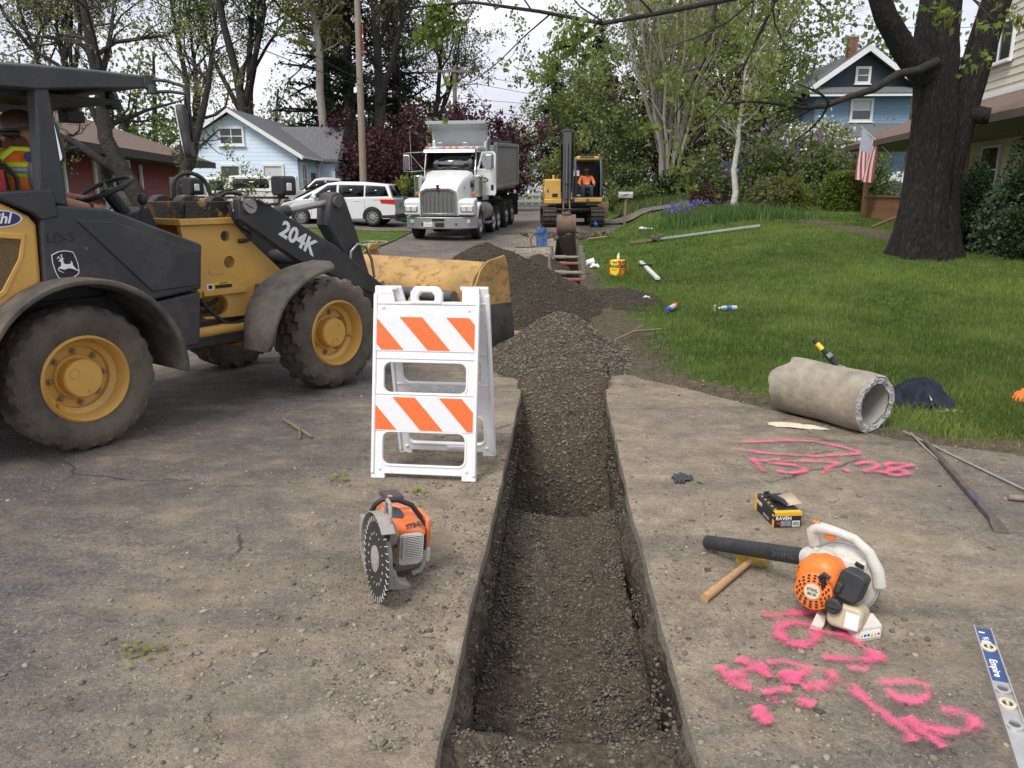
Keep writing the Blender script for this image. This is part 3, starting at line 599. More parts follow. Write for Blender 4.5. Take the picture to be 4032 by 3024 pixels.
# canopy
b = B()
rings = []
for x, z0, z1, w in ((-.95, 2.20, 2.29, .66), (-.55, 2.24, 2.36, .74), (0, 2.245, 2.39, .765), (.35, 2.285, 2.40, .765), (.69, 2.318, 2.404, .75)):
    rings.append([Vector((x, -w, z0)), Vector((x, w, z0)), Vector((x, w, z1 - .015)), Vector((x, w - .05, z1)), Vector((x, -w + .05, z1)), Vector((x, -w, z1 - .015))])
b.loft(rings); b.out('canopy_roof', DKG, ld, .008)
b = B(); b.box((.1, 0, 2.23), (.9, 1.2, .03)); b.out('roof_lining', BLK, ld)
for s in (-1, 1):
    b = B(); b.box((.72, s * .73, 2.36), (.07, .06, .085)); b.cyl((.735, s * .75, 2.285), (.735, s * .75, 2.34), .035, .03, 12); b.out('mirror_bracket', DKG, ld, .006)
    b = B(); b.tube([(.74, s * .74, 2.375), (.80, s * .82, 2.37), (.855, s * .92, 2.335), (.868, s * .945, 2.30), (.87, s * .95, 2.22), (.875, s * .955, 1.98)], .011); b.tube([(.74, s * .745, 2.30), (.80, s * .85, 2.30), (.867, s * .945, 2.285)], .011); b.out('mirror_arm', BLK, ld, smooth=60)
    b = B(); b.M = Matrix.Translation((.825, s * .955, 2.045)) @ Matrix.Rotation(R(-7), 4, 'Y') @ Matrix.Rotation(R(42 * s), 4, 'Z')
    b.prism(rrect(.19, .34, .05), -.022, .022, 'x'); m_ = b.out('mirror', mat('mirror_back', (.045, .043, .042), .6, 0, .3, 14, dirt=.3), ld, .01)
    c2 = B(); c2.M = b.M; c2.prism(rrect(.165, .315, .04), -.028, -.0225, 'x'); c2.out('mirror_glass', mat('mirror_glass', (.75, .78, .8), .08, .9, .02, 3), m_)
b = B(); b.cyl((.58, .05, 2.19), (.58, .05, 2.24), .055, .06, 14); b.box((.58, .05, 2.17), (.13, .13, .08)); b.out('work_light', BLK, ld, .01)
b = B(); b.box((.66, -.35, 2.285), (.05, .05, .06)); b.box((.67, -.35, 2.24), (.06, .1, .07)); b.out('work_light', BLK, ld, .01)
# cab: floor, seat, steering
b = B(); b.box((.35, 0, 1.0), (.95, .8, .12)); b.out('cab_floor', DKG, ld)
SEAT = mat('seat_vinyl', (.025, .025, .027), .6, 0, .2, 10)
b = B(); b.box((.18, 0, 1.42), (.46, .5, .14)); b.box((-.06, 0, 1.64), (.14, .48, .5), (0, R(-10), 0)); b.out('seat', SEAT, ld, .04, 3)
b = B(); b.tube([(-.12, -.24, 1.55), (-.10, -.25, 1.78), (-.03, -.255, 1.82), (.03, -.255, 1.74), (.03, -.255, 1.56)], .015); b.out('armrest', BLK, ld, smooth=60)
b = B(); b.box((-.115, -.31, 1.70), (.09, .03, .18)); b.out('warning_sticker', mat('red_sticker', (.45, .03, .04), .5, 0, .3, 30), ld)
b = B(); b.tube([(1.0, 0, 1.05), (.86, 0, 1.5), (.745, 0, 1.66)], .05, 10); b.box((.93, 0, 1.38), (.2, .3, .28), (0, R(-20), 0)); b.out('steering_column', BLK, ld, .01)
b = B(); cwp = Vector((.735, 0, 1.675)); ax = Vector((-.42, 0, .91)).normalized(); ux = Vector((0, 1, 0)); uy = ax.cross(ux)
ring = [cwp + ux * (.20 * math.cos(2 * PI * i / 28)) + uy * (.20 * math.sin(2 * PI * i / 28)) for i in range(28)]
b.loft([b.ring(ring[i], ring[(i + 1) % 28] - ring[i - 1], .016, 8, ax) for i in range(28)], closed=True)
for a in (90, 210, 330): b.tube([cwp - ax * .03, cwp + ux * (.2 * math.cos(R(a))) + uy * (.2 * math.sin(R(a)))], .012, 6)
b.ell(cwp - ax * .03, (.05, .05, .03)); b.out('steering_wheel', BLK, ld, smooth=60)
b = B(); b.tube([(.80, -.3, 1.35), (.84, -.3, 1.56)], .012); b.ell((.845, -.3, 1.6), (.035, .035, .045)); b.out('control_lever', BLK, ld, smooth=60)
# front frame
b = B(); tw = [(1.12, 1.40), (1.645, 1.40), (1.652, 1.34), (2.06, .975), (2.06, .72), (1.76, .645), (1.265, .66)]
for s in (-1, 1):
    b = B(); b.prism(tw, s * .30, s * .25); o = b.out('tower_plate', YEL, ld)
    c1 = B(); c1.cyl((1.512, -.5, 1.305), (1.512, .5, 1.305), .042, .042, 20); c2 = B(); c2.cyl((1.53, -.5, 1.095), (1.53, .5, 1.095), .05, .05, 20)
    c3 = B(); c3.prism([(1.20, .83), (1.38, .845)] + arc(1.40, .755, .085, 85, -85, 8) + [(1.20, .68)], -.5, .5); cut(o, [c1, c2, c3])
    q = o.modifiers.new('b', 'BEVEL'); q.width = .004; q.limit_method = 'ANGLE'
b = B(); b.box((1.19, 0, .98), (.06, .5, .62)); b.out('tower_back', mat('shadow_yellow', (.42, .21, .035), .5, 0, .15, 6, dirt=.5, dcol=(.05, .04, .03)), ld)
b = B(); b.box((1.375, 0, 1.427), (.55, .68, .05)); b.out('tower_top_plate', YEL, ld, .006)
b = B(); b.box((1.455, -.305, .865), (.40, .06, .04)); b.out('tower_rib', YEL, ld, .004)
b = B(); b.prism(rrect(.13, .045, .02, 4, 1.40, 1.03), -.301, -.306); b.out('serial_plate', YEL, ld, .002)
b = B()
for x, y, r_ in ((1.27, -.18, .10), (1.27, .18, .10), (1.50, -.2, .09), (1.50, .2, .09)): b.cyl((x, y - .06, 1.53), (x, y + .06, 1.53), r_, r_, 18); b.box((x, y, 1.485), (2 * r_, .12, .07))
b.box((1.38, 0, 1.515), (.44, .56, .13)); b.out('pivot_boss', GREASE, ld, .008)
b = B(); b.prism([(1.17, 1.45), (1.19, 1.56), (1.23, 1.50), (1.30, 1.47), (1.37, 1.50), (1.40, 1.55), (1.41, 1.45)], -.30, -.285); b.out('boss_web', GREASE, ld, .004)
# sticker on the tower
b = B(); b.box((1.335, -.3015, .912), (.06, .003, .048)); b.out('warning_sticker', WHT, ld)
b = B(); b.box((1.335, -.3035, .912), (.035, .002, .03)); b.out('sticker_figure', BLK, ld)
b = B(); b.box((1.455, -.3015, .918), (.165, .003, .052)); b.out('warning_sticker', mat('sticker_yellow', (.75, .5, .03), .5), ld)
b = B(); b.box((1.455, -.3035, .909), (.155, .002, .028)); b.out('sticker_text_panel', BLK, ld)
text('sticker_word', 'WARNING', .016, BLK, ld, (1.455, -.304, .934), facing((1, 0, 0), (0, 0, 1)))
# lamp bar and lamps
b = B(); b.box((1.86, 0, 1.605), (.05, 1.3, .018)); b.out('lamp_bar', BLK, ld)
for s in (-1, 1):
    b = B(); b.M = Matrix.Translation((1.85, s * .63, 1.70)); b.prism(rrect(.15, .15, .03), -.06, .075, 'x'); b.cyl((-.02, 0, -.09), (-.02, 0, -.07), .03, .03, 10); lp = b.out('head_lamp', mat('lamp_housing', (.022, .022, .023), .6, 0, .2, 10, .2, 200), ld, .02, 3)
    c2 = B(); c2.M = b.M; c2.box((.085, 0, 0), (.03, .15, .15)); c2.box((.0, -.078, -.01), (.05, .012, .06)); c2.out('lens', LENS, lp, .006)
b = B(); b.tube([(1.85, -.60, 1.62), (1.82, -.60, 1.56), (1.74, -.55, 1.55), (1.70, -.5, 1.59)], .012); b.out('lamp_cable', BLK, ld, smooth=60)
# hoses
for i, pts in enumerate(([(1.34, .1, 1.55), (1.36, .1, 1.74), (1.48, .08, 1.80), (1.60, .05, 1.74), (1.64, .02, 1.56)], [(1.62, -.02, 1.57), (1.72, -.05, 1.64), (1.84, -.08, 1.63), (1.92, -.1, 1.55)], [(1.56, -.31, 1.55), (1.57, -.34, 1.45), (1.63, -.35, 1.37), (1.70, -.35, 1.33), (1.69, -.34, 1.27), (1.62, -.32, 1.26)], [(1.25, -.2, .86), (1.42, -.33, .62), (1.62, -.34, .62), (1.74, -.3, .66)], [(1.25, -.1, .78), (1.35, -.2, .76), (1.45, -.22, .80)])):
    b = B(); pp = [Vector(p) for p in pts]; sm = []
    for k in range(len(pp) - 1):
        p0, p1, p2, p3 = pp[max(k - 1, 0)], pp[k], pp[k + 1], pp[min(k + 2, len(pp) - 1)]
        for u in (0, .25, .5, .75): sm.append(.5 * ((2 * p1) + (p2 - p0) * u + (2 * p0 - 5 * p1 + 4 * p2 - p3) * u * u + (3 * p1 - p0 - 3 * p2 + p3) * u ** 3))
    sm.append(pp[-1]); b.tube(sm, .017); b.out('hydraulic_hose', BLK, ld, smooth=60)
# steering cylinder, belly
b = B(); b.cyl((1.0, -.33, .56), (1.62, -.33, .575), .042, .042, 16); b.cyl((1.6, -.33, .575), (1.9, -.33, .58), .024, .024, 12); b.out('steering_cylinder', YEL, ld)
b = B(); b.box((1.45, 0, .52), (1.4, .34, .22)); b.box((2.15, 0, .70), (.5, .4, .3)); b.out('front_frame', WORN, ld, .01)
b = B(); b.prism([(1.68, .66), (1.76, .90), (2.02, .90), (2.02, .58), (1.76, .56)], -.62, -.28); o = b.out('front_step', DKD, ld)
c1 = B(); c1.prism([(1.77, .70), (1.81, .84), (1.92, .84), (1.88, .70)], -.9, -.1); cut(o, [c1])
# lift arms
arm = [(1.53, 1.60), (1.62, 1.625), (1.82, 1.55), (2.505, 1.185), (3.03, .815), (3.5, .50), (3.62, .36), (3.55, .26), (3.40, .30), (2.99, .69), (2.41, .94), (2.07, 1.085), (1.53, 1.44)]
for s in (-1, 1):
    b = B(); b.prism(arm, s * .485, s * .40); b.out('lift_arm', DKG, ld, .01)
    b = B(); b.cyl((1.62, s * .485, 1.54), (1.62, s * .515, 1.54), .062, .058, 20); b.box((1.59, s * .52, 1.565), (.13, .012, .03), (0, R(28), 0)); b.out('pivot_pin', STEEL, ld, .003)
b = B(); b.cyl((2.5, -.4, 1.05), (2.5, .4, 1.05), .07, .07, 14); b.out('arm_cross_tube', DKG, ld)
text('model_number', '204K', .185, WHT, ld, (2.09, -.4865, 1.262), facing((.866, 0, -.50), (.50, 0, .866)), .0012, 0, .006, 1.0)
lever = [(2.80, 1.63), (2.87, 1.655), (2.95, 1.625), (2.99, 1.55), (3.11, 1.25), (3.24, .88), (3.36, .55), (3.28, .50), (3.05, .75), (2.95, 1.02), (2.80, 1.26), (2.745, 1.35), (2.76, 1.52)]
b = B(); b.prism(lever, -.13, .05); b.out('bell_crank', DKG, ld, .02)
b = B(); b.cyl((2.86, -.16, 1.56), (2.86, .08, 1.56), .055, .055, 18); b.out('crank_pin', WORN, ld, .004)
b = B(); b.cyl((1.72, -.05, 1.40), (2.35, -.05, 1.485), .055, .055, 16); b.out('tilt_cylinder', DKG, ld)
b = B(); b.cyl((2.3, -.05, 1.478), (2.86, -.05, 1.56), .030, .030, 14); b.out('tilt_rod', STEEL, ld)
b = B(); b.tube([(2.98, -.15, .98), (2.98, -.16, 1.09), (3.06, -.17, 1.16), (3.17, -.17, 1.13), (3.24, -.17, 1.0), (3.27, -.17, .82)], .014); b.out('hydraulic_hose', STEEL, ld, smooth=60)
b = B(); b.cyl((2.05, -.1, .78), (2.75, -.1, .98), .05, .05, 14); b.cyl((2.05, .1, .78), (2.75, .1, .98), .05, .05, 14); b.out('lift_cylinder', DKG, ld)
# front fenders
for s in (-1, 1):
    b = B(); rings = []
    for i in range(15):
        a = R(98 + 84 * i / 14); r0 = .60 + .20 * ss(i / 14.) ; wd = .30 + .10 * math.sin(PI * i / 14)
        c0 = Vector((2.17 + r0 * math.cos(a), 0, .475 + r0 * math.sin(a))); nrm_ = Vector((math.cos(a), 0, math.sin(a)))
        yo, yi = s * .99, s * (.99 - wd)
        if i in (0, 14): yo, yi = s * .93, s * .66
        rings.append([c0 + Vector((0, yi, 0)), c0 + Vector((0, yo, 0)) - nrm_ * .03, c0 + Vector((0, yo, 0)) + nrm_ * .0, c0 + Vector((0, yo - s * .05, 0)) + nrm_ * .03, c0 + Vector((0, yi, 0)) + nrm_ * .03])
    b.loft(rings); b.out('front_fender', DKD, ld, .008, smooth=50)
# bucket
b = B(); path = [(4.11, .955), (4.04, .92), (3.90, .80), (3.84, .60), (3.88, .38), (4.0, .18), (4.2, .045), (4.64, .0)]
inn = [(4.125, .935), (4.06, .90), (3.93, .785), (3.87, .60), (3.91, .39), (4.02, .205), (4.21, .075), (4.64, .02)]
b.prism(path + inn[::-1], -.93, .93); bk = b.out('bucket', BUCK, ld, .004)
for s in (-1, 1):
    b = B(); b.prism([(4.40, 1.005), (4.12, .965), (3.99, .88), (3.83, .60), (3.87, .36), (4.0, .165), (4.2, .03), (4.60, -.004), (4.52, .45), (4.47, .80), (4.43, .97)], s * .935, s * .958); b.out('bucket_side', BUCK, bk, .004)
b = B(); b.prism([(4.20, .035), (4.58, .0), (4.505, .50), (3.87, .52), (3.88, .36), (4.0, .17)], -.968, -.959); b.out('wear_plate', WORN, bk)
b = B(); b.box((4.66, 0, .01), (.14, 1.9, .022)); b.out('cutting_edge', WORN, bk, .003)
for s in (-.33, .33):
    b = B(); b.prism([(3.86, .34), (3.55, .30), (3.50, .42), (3.62, .60), (3.86, .72)], s - .03, s + .03); b.out('bucket_bracket', BUCK, bk, .01)
b = B(); b.cyl((3.75, -.8, .62), (3.75, .8, .62), .06, .06, 14); b.out('bucket_tube', mat('grey_tube', (.11, .10, .10), .6, .2, .2, 8, dirt=.4), bk)
b = B(); b.box((4.03, -.78, .86), (.012, .10, .11), (0, R(42), 0)); b.out('bucket_sticker', WHT, bk)
b = B(); b.box((3.995, -.87, .84), (.012, .07, .06), (0, R(42), 0)); b.out('bucket_plate', BLK, bk)
b = B(); b.prism([(4.2, .98), (4.28, 1.06), (4.42, 1.06), (4.44, 1.0)], .90, .945); b.out('bucket_ear', BUCK, bk, .006)
# markings
fz = facing((1, 0, 0), (0, 0, 1))
text('fleet_number', 'LD-5', .085, BLK, ld, (.022, -.7625, 1.372), fz, .0008, 0, .001)
def zl(p): return (-.048 + (p[0] - 365) * .157 / 210, 1.272 - (p[1] - 185) * .153 / 165)
badge = [(366, 185), (420, 165), (470, 160), (512, 164), (545, 174), (562, 215), (574, 258), (576, 312), (560, 330), (520, 345), (470, 351), (425, 348), (400, 341), (380, 300), (366, 240)]
cxz = zl((470, 256))
bl = [zl(p) for p in badge]; bi = [(cxz[0] + (x - cxz[0]) * .95, cxz[1] + (z - cxz[1]) * .945) for x, z in bl]
b = B(); b.prism(bi, -.7605, -.7625); bd = b.out('badge', mat('badge_black', (.012, .012, .012), .5), ld)
b = B(); frame_prism(b, bl, bi, -.7605, -.764); b.out('badge_border', WHT, bd)
deer = [[(414, 230), (430, 217), (447, 211), (466, 211), (452, 219), (455, 240), (462, 250), (488, 254), (512, 250), (523, 252), (536, 272), (548, 286), (568, 298), (570, 306), (545, 295), (518, 284), (484, 280), (458, 288), (440, 284), (420, 279), (404, 281), (408, 274), (430, 264), (436, 246), (432, 230)],
        [(512, 251), (518, 242), (508, 232), (521, 236), (528, 246), (526, 258)], [(404, 279), (412, 290), (432, 300), (448, 306), (446, 308), (424, 302), (404, 290)], [(430, 218), (424, 206), (406, 214), (408, 210), (420, 202), (404, 200), (422, 198), (434, 212)], [(446, 212), (440, 198), (434, 182), (442, 192), (452, 184), (446, 196), (452, 210)]]
for i, d in enumerate(deer):
    b = B(); b.prism([zl(p) for p in d], -.7605, -.7642 - .0004 * i); b.out('leaping_deer' if i == 0 else 'leaping_deer_piece', WHT, bd)
def oval_logo(parent, c, rx, rz, y, s, word, size, px=0):
    q = thing  # oval sign with script lettering
    bb = B(); bb.prism([(c[0] + rx * math.cos(2 * PI * i / 32), c[1] + rz * math.sin(2 * PI * i / 32)) for i in range(32)], y, y + s * .002); o = bb.out('logo_border', WHT, parent)
    bb = B(); bb.prism([(c[0] + rx * .93 * math.cos(2 * PI * i / 32), c[1] + rz * .88 * math.sin(2 * PI * i / 32)) for i in range(32)], y, y + s * .0035); bb.out('logo_oval', mat('logo_blue', (.02, .025, .13), .45), o)
    text('logo_lettering', word, size, WHT, o, (c[0], y + s * .0045, c[1]), facing((1, 0, 0), (0, 0, 1)), .0005, .35, .002)
oval_logo(ld, (-.305, 1.497), .13, .05, -.7355, -1, 'Pihl', .085)

# ---------------------------------------------------------------- people
SKIN = mat('skin', (.36, .17, .10), .55, 0, .12, 14, .1, 120)
JEAN = mat('blue_denim', (.045, .065, .11), .85, 0, .25, 25, .3, 120)
GREY = mat('grey_knit', (.27, .26, .27), .9, 0, .12, 60, .4, 200)
BOOT = mat('brown_boot', (.06, .04, .025), .7, 0, .2, 12)
def body(name, J, E, parent, mats, regions, sub=2):
    """J: joint -> (pos, radius), E: joint pairs, regions: joint-pair -> material index; ONE continuous skinned surface"""
    ks = list(J); ix = {k: i for i, k in enumerate(ks)}
    me = bpy.data.meshes.new(name); me.from_pydata([tuple(J[k][0]) for k in ks], [(ix[a], ix[b_]) for a, b_ in E], [])
    o = bpy.data.objects.new(name, me); COL.objects.link(o)
    md = o.modifiers.new('skin', 'SKIN'); md.use_smooth_shade = True; md.branch_smoothing = .6
    for i, k in enumerate(ks):
        r_ = J[k][1]; sv = me.skin_vertices[0].data[i]; sv.radius = (r_, r_) if not hasattr(r_, '__len__') else r_; sv.use_root = (k == 'pelvis')
    sb = o.modifiers.new('s', 'SUBSURF'); sb.levels = sb.render_levels = sub
    bpy.context.view_layer.update()
    nm = bpy.data.meshes.new_from_object(o.evaluated_get(bpy.context.evaluated_depsgraph_get())); bpy.data.objects.remove(o); nm.name = name
    for m_ in mats: nm.materials.append(m_)
    segs = [(Vector(J[a][0]), Vector(J[b_][0]), regions.get((a, b_), 0)) for a, b_ in E]
    for p in nm.polygons:
        c = p.center; best = min(segs, key=lambda s_: (c - (s_[0] + (s_[1] - s_[0]) * max(0, min(1, (c - s_[0]).dot(s_[1] - s_[0]) / max(1e-9, (s_[1] - s_[0]).length_squared))))).length); p.material_index = best[2]; p.use_smooth = True
    o = bpy.data.objects.new(name, nm); COL.objects.link(o); o.parent = parent
    return o
def fingers(J, E, rg, pre, wrist, palm_dir, side, curl, s=1.0, mi=0):
    """palm plus five fingers of different length; palm_dir forward, side towards the thumb, curl = direction fingers bend to"""
    w = Vector(J[wrist][0]); d = Vector(palm_dir).normalized(); t = Vector(side).normalized(); c = Vector(curl).normalized()
    pk = pre + 'palm'; J[pk] = (w + d * .055 * s, (.034 * s, .020 * s)); E.append((wrist, pk)); rg[(wrist, pk)] = mi
    for i, (off, ln) in enumerate(((.030, .075), (.010, .085), (-.010, .080), (-.029, .062))):
        a, b_, e_ = (pre + 'f%d%s' % (i, q) for q in 'abc')
        p0 = w + d * .092 * s + t * off * s; p1 = p0 + (d * .75 + c * .6).normalized() * ln * .5 * s; p2 = p1 + (d * .25 + c).normalized() * ln * .5 * s
        J[a] = (p0, .0095 * s); J[b_] = (p1, .0088 * s); J[e_] = (p2, .0075 * s); E += [(pk, a), (a, b_), (b_, e_)]
        for q in ((pk, a), (a, b_), (b_, e_)): rg[q] = mi
    a, b_ = pre + 't0', pre + 't1'; p0 = w + d * .045 * s + t * .042 * s + c * .01; p1 = p0 + (d * .6 + t * .35 + c * .5).normalized() * .045 * s
    J[a] = (p0, .0105 * s); J[b_] = (p1, .009 * s); E += [(pk, a), (a, b_)]; rg[(pk, a)] = mi; rg[(a, b_)] = mi

# loader operator, seated, looking back over the shoulder; coordinates are loader coordinates
op = thing('person', 'seated loader operator in orange safety vest and brown hard hat', 'person', (LO[0] + .05, LO[1] + .065, -.06), heading(36))
J = {'pelvis': ((.12, 0, 1.53), (.15, .13)), 'waist': ((.08, 0, 1.68), (.15, .12)), 'chest': ((.075, 0, 1.84), (.17, .125)), 'neck0': ((.085, 0, 1.955), .075), 'neck': ((.10, 0, 2.0), .055), 'head0': ((.115, 0, 2.05), .075), 'head': ((.12, 0, 2.115), .085), 'crown': ((.125, 0, 2.17), .06),
     'shr': ((.085, -.17, 1.93), .075), 'elr': ((.10, -.27, 1.66), .055), 'wrr': ((.42, -.21, 1.60), .034), 'shl': ((.085, .17, 1.93), .075), 'ell': ((.20, .24, 1.70), .053), 'wrl': ((.53, .10, 1.66), .034),
     'hpr': ((.2, -.10, 1.50), .10), 'knr': ((.60, -.14, 1.52), .075), 'anr': ((.72, -.14, 1.15), .05), 'ftr': ((.86, -.14, 1.10), .045), 'hpl': ((.2, .10, 1.50), .10), 'knl': ((.60, .14, 1.52), .075), 'anl': ((.72, .14, 1.15), .05), 'ftl': ((.86, .14, 1.10), .045)}
E_ = [('pelvis', 'waist'), ('waist', 'chest'), ('chest', 'neck0'), ('neck0', 'neck'), ('neck', 'head0'), ('head0', 'head'), ('head', 'crown'), ('chest', 'shr'), ('shr', 'elr'), ('elr', 'wrr'), ('chest', 'shl'), ('shl', 'ell'), ('ell', 'wrl'), ('pelvis', 'hpr'), ('hpr', 'knr'), ('knr', 'anr'), ('anr', 'ftr'), ('pelvis', 'hpl'), ('hpl', 'knl'), ('knl', 'anl'), ('anl', 'ftl')]
rg = {q: 0 for q in E_}
for q in (('pelvis', 'waist'), ('waist', 'chest'), ('chest', 'neck0')): rg[q] = 1
for q in (('shr', 'elr'), ('shl', 'ell')): rg[q] = 2
for q in (('chest', 'shr'), ('chest', 'shl')): rg[q] = 1
for q in (('pelvis', 'hpr'), ('hpr', 'knr'), ('knr', 'anr'), ('pelvis', 'hpl'), ('hpl', 'knl'), ('knl', 'anl')): rg[q] = 3
for q in (('anr', 'ftr'), ('anl', 'ftl')): rg[q] = 4
fingers(J, E_, rg, 'r', 'wrr', (.9, .05, -.05), (0, .5, .86), (.2, .5, -.8)); fingers(J, E_, rg, 'l', 'wrl', (.9, -.1, .0), (0, -.6, .8), (.3, -.3, -.85))
body('body', J, E_, op, [SKIN, ORG, GREY, JEAN, BOOT], rg)
# vest: a shell round the torso with reflective bands
def torso_shell(name, zs, m_, parent, grow=0):
    b = B(); rings = []
    for z, cx, rx, ry in zs:
        rings.append([Vector((cx + (rx + grow) * math.cos(2 * PI * i / 24), (ry + grow) * math.sin(2 * PI * i / 24), z)) for i in range(24)])
    b.loft(rings, cap=False); return b.out(name, m_, parent, smooth=60, solid=.008)
vz = [(1.56, .09, .175, .205), (1.68, .075, .172, .205), (1.80, .07, .175, .215), (1.90, .075, .165, .215), (1.955, .085, .125, .17), (1.985, .09, .085, .10)]
vest = torso_shell('vest', vz, ORG, op)
LIME = mat('lime_tape', (.62, .80, .03), .6, 0, .05, 20); REFL = mat('grey_reflective', (.38, .37, .36), .5, .3, .1, 30)
def band(z0, z1, m_, nm, g): torso_shell(nm, [(z0, .07, .176, .216), (z1, .07, .174, .216)], m_, vest, g)
band(1.80, 1.90, LIME, 'lime_band', .004); band(1.828, 1.872, REFL, 'reflective_band', .008)
band(1.62, 1.70, LIME, 'lime_band', .008); band(1.64, 1.68, REFL, 'reflective_band', .012)
for s in (-1, 1):
    b = B(); b.tube([(-.10, s * .11, 1.62), (-.115, s * .115, 1.75), (-.105, s * .12, 1.90), (0, s * .125, 1.985), (.1, s * .125, 1.985)], .022, 6); b.out('lime_band', LIME, vest, smooth=60)
b = B(); b.prism([(.07 + .05 * math.cos(2 * PI * i / 20), 1.935 + .035 * math.sin(2 * PI * i / 20)) for i in range(20)], -.225, -.232); b.out('vest_logo', mat('logo_blue', (.02, .025, .13), .45), vest)
# hard hat with a full brim, dark glasses, beard; the head is turned to the rear (-x)
HAT = mat('brown_hard_hat', (.060, .033, .022), .4, 0, .3, 12, dirt=.2)
b = B(); b.lathe([(.155, 0), (.15, .008), (.118, .012), (.115, .05), (.10, .09), (.07, .118), (.03, .13), (0, .132)], (.115, 0, 2.115), (-.10, 0, 1), 24); b.out('hard_hat', HAT, op, smooth=50, solid=.004)
b = B(); b.tube([(.075, -.095, 2.085), (.02, -.075, 2.085), (.01, 0, 2.088), (.02, .075, 2.085), (.075, .095, 2.085)], .020, 8); b.out('dark_glasses', BLK, op, smooth=60)
b = B(); b.ell((.045, 0, 2.02), (.045, .065, .055)); b.ell((.09, -.06, 2.02), (.05, .028, .055)); b.ell((.09, .06, 2.02), (.05, .028, .055)); b.out('beard', mat('reddish_beard', (.13, .055, .025), .9, 0, .3, 60, .5, 150), op, smooth=60)
b = B(); b.ell((.012, 0, 2.06), (.022, .016, .026)); b.out('nose', SKIN, op, smooth=60)
b = B(); b.lathe([(.082, 0), (.075, .035), (.068, .05)], (.095, 0, 1.955), (.1, 0, 1), 20); b.out('collar', GREY, op, smooth=50, solid=.008)
b = B(); b.lathe([(.038, 0), (.038, .018)], (.405, -.2125, 1.603), (.97, .18, -.18), 16); b.out('wristwatch', BLK, op, solid=.006)
# ---------------------------------------------------------------- dump truck (x forward, y to its left)
WPT = mat('white_truck_paint', (.74, .74, .73), .28, 0, .03, 4, dirt=.12, dcol=(.4, .37, .32), coat=.4)
CHR = mat('chrome', (.62, .62, .62), .22, .95, .06, 10)
ALU = mat('brushed_aluminium', (.42, .43, .44), .45, .7, .1, 12, dirt=.2)
GREYP = mat('grey_dump_box', (.27, .275, .28), .5, .3, .1, 4, dirt=.3, dcol=(.2, .18, .15))
CGL = clearglass('window_glass', ior=3.2)
AMB = mat('amber_lens', (.75, .16, .02), .3, 0, .1, 20)
TBLK = mat('road_tyre', (.022, .021, .021), .85, 0, .2, 10, .2, 90, dirt=.3, dcol=(.08, .07, .06))
tk = thing('dump_truck', 'white dump truck with chrome grille and grey dump box facing the camera', 'dump truck', (-2.39, 26.6, .05), rot=(0, R(2.4), heading(190)))
# wheels
def truck_wheel(x, y, s, dual=False, r=.52, w=.29, hubm=ALU):
    t = tyre_mesh(r, .29, w if not dual else .6, 40, .010, 1.2, 96); b = B(); 
    b.lathe([(.29, .13), (.28, .12), (.26, .02), (.17, .0), (.16, .10), (.09, .16), (0, .17)] if not dual else [(.29, .28), (.28, .27), (.26, .05), (.17, .03), (.16, .25), (.08, .33), (0, .33)], axis=(0, 1, 0), n=28)
    rim = b.out('wheel', hubm, tk); t.out('tyre', TBLK, rim)
    q = None
    for k in range(10):
        a = 2 * PI * k / 10
        if q is None: c = B(); c.cyl((0, 0, 0), (0, .045, 0), .016, .012, 8); q = c.out('wheel_nut', CHR, rim)
        else: q = q.copy(); COL.objects.link(q)
        q.location = (.21 * math.cos(a), .02, .21 * math.sin(a))
    rim.location = (x, y, r); rim.rotation_euler = (0, 0, 0 if s > 0 else PI)
for s in (-1, 1):
    truck_wheel(-1.15, s * 1.02, s); truck_wheel(-3.55, s * 1.0, s, r=.46); truck_wheel(-4.45, s * 1.0, s, r=.46)
    truck_wheel(-5.7, s * .93, s, True); truck_wheel(-6.95, s * .93, s, True)
b = B(); b.box((-4.2, -.42, .95), (7.6, .09, .27)); b.box((-4.2, .42, .95), (7.6, .09, .27)); b.box((-1.15, 0, .55), (.14, 1.9, .14)); b.box((-4, 0, .9), (6, .6, .1)); b.out('chassis', BLK, tk)
# bumper with swept ends
b = B(); rings = []
for y, x in ((-1.2, -.42), (-.62, -.06), (.62, -.06), (1.2, -.42)): rings.append([Vector((x, y, .41)), Vector((x + .045, y, .43)), Vector((x + .045, y, .79)), Vector((x, y, .81)), Vector((x - .06, y, .81)), Vector((x - .06, y, .41))])
b.loft(rings); bp = b.out('bumper', ALU, tk, .012)
b = B(); b.prism(rrect(.42, .085, .03, 3, -.02, .71), -.02, -.006, 'x'); b.out('bumper_slot', BLK, bp)
b = B(); b.box((.0, .02, .555), (.02, .30, .14)); b.out('tow_plate', BLK, bp, .01)
for y in (-.57, .58): b = B(); b.box((-.005, y, .58), (.02, .06, .06)); b.out('tow_hook', BLK, bp)
for y in (-.93, .93): b = B(); b.box((-.20, y, .66), (.04, .19, .12), (0, 0, R(-32 if y > 0 else 32))); b.out('fog_lamp', LENS, bp, .006)
b = B(); b.box((-.003, -.37, .57), (.012, .30, .15)); pl = b.out('licence_plate', WHT, bp)
text('plate_number', 'YCJF130', .072, mat('plate_red', (.35, .03, .04), .5), pl, (.0045, -.37, .555), facing((0, 1, 0), (0, 0, 1)), .0005)
text('plate_state', 'OREGON', .03, mat('plate_red', (.35, .03, .04), .5), pl, (.0045, -.37, .625), facing((0, 1, 0), (0, 0, 1)), .0005)
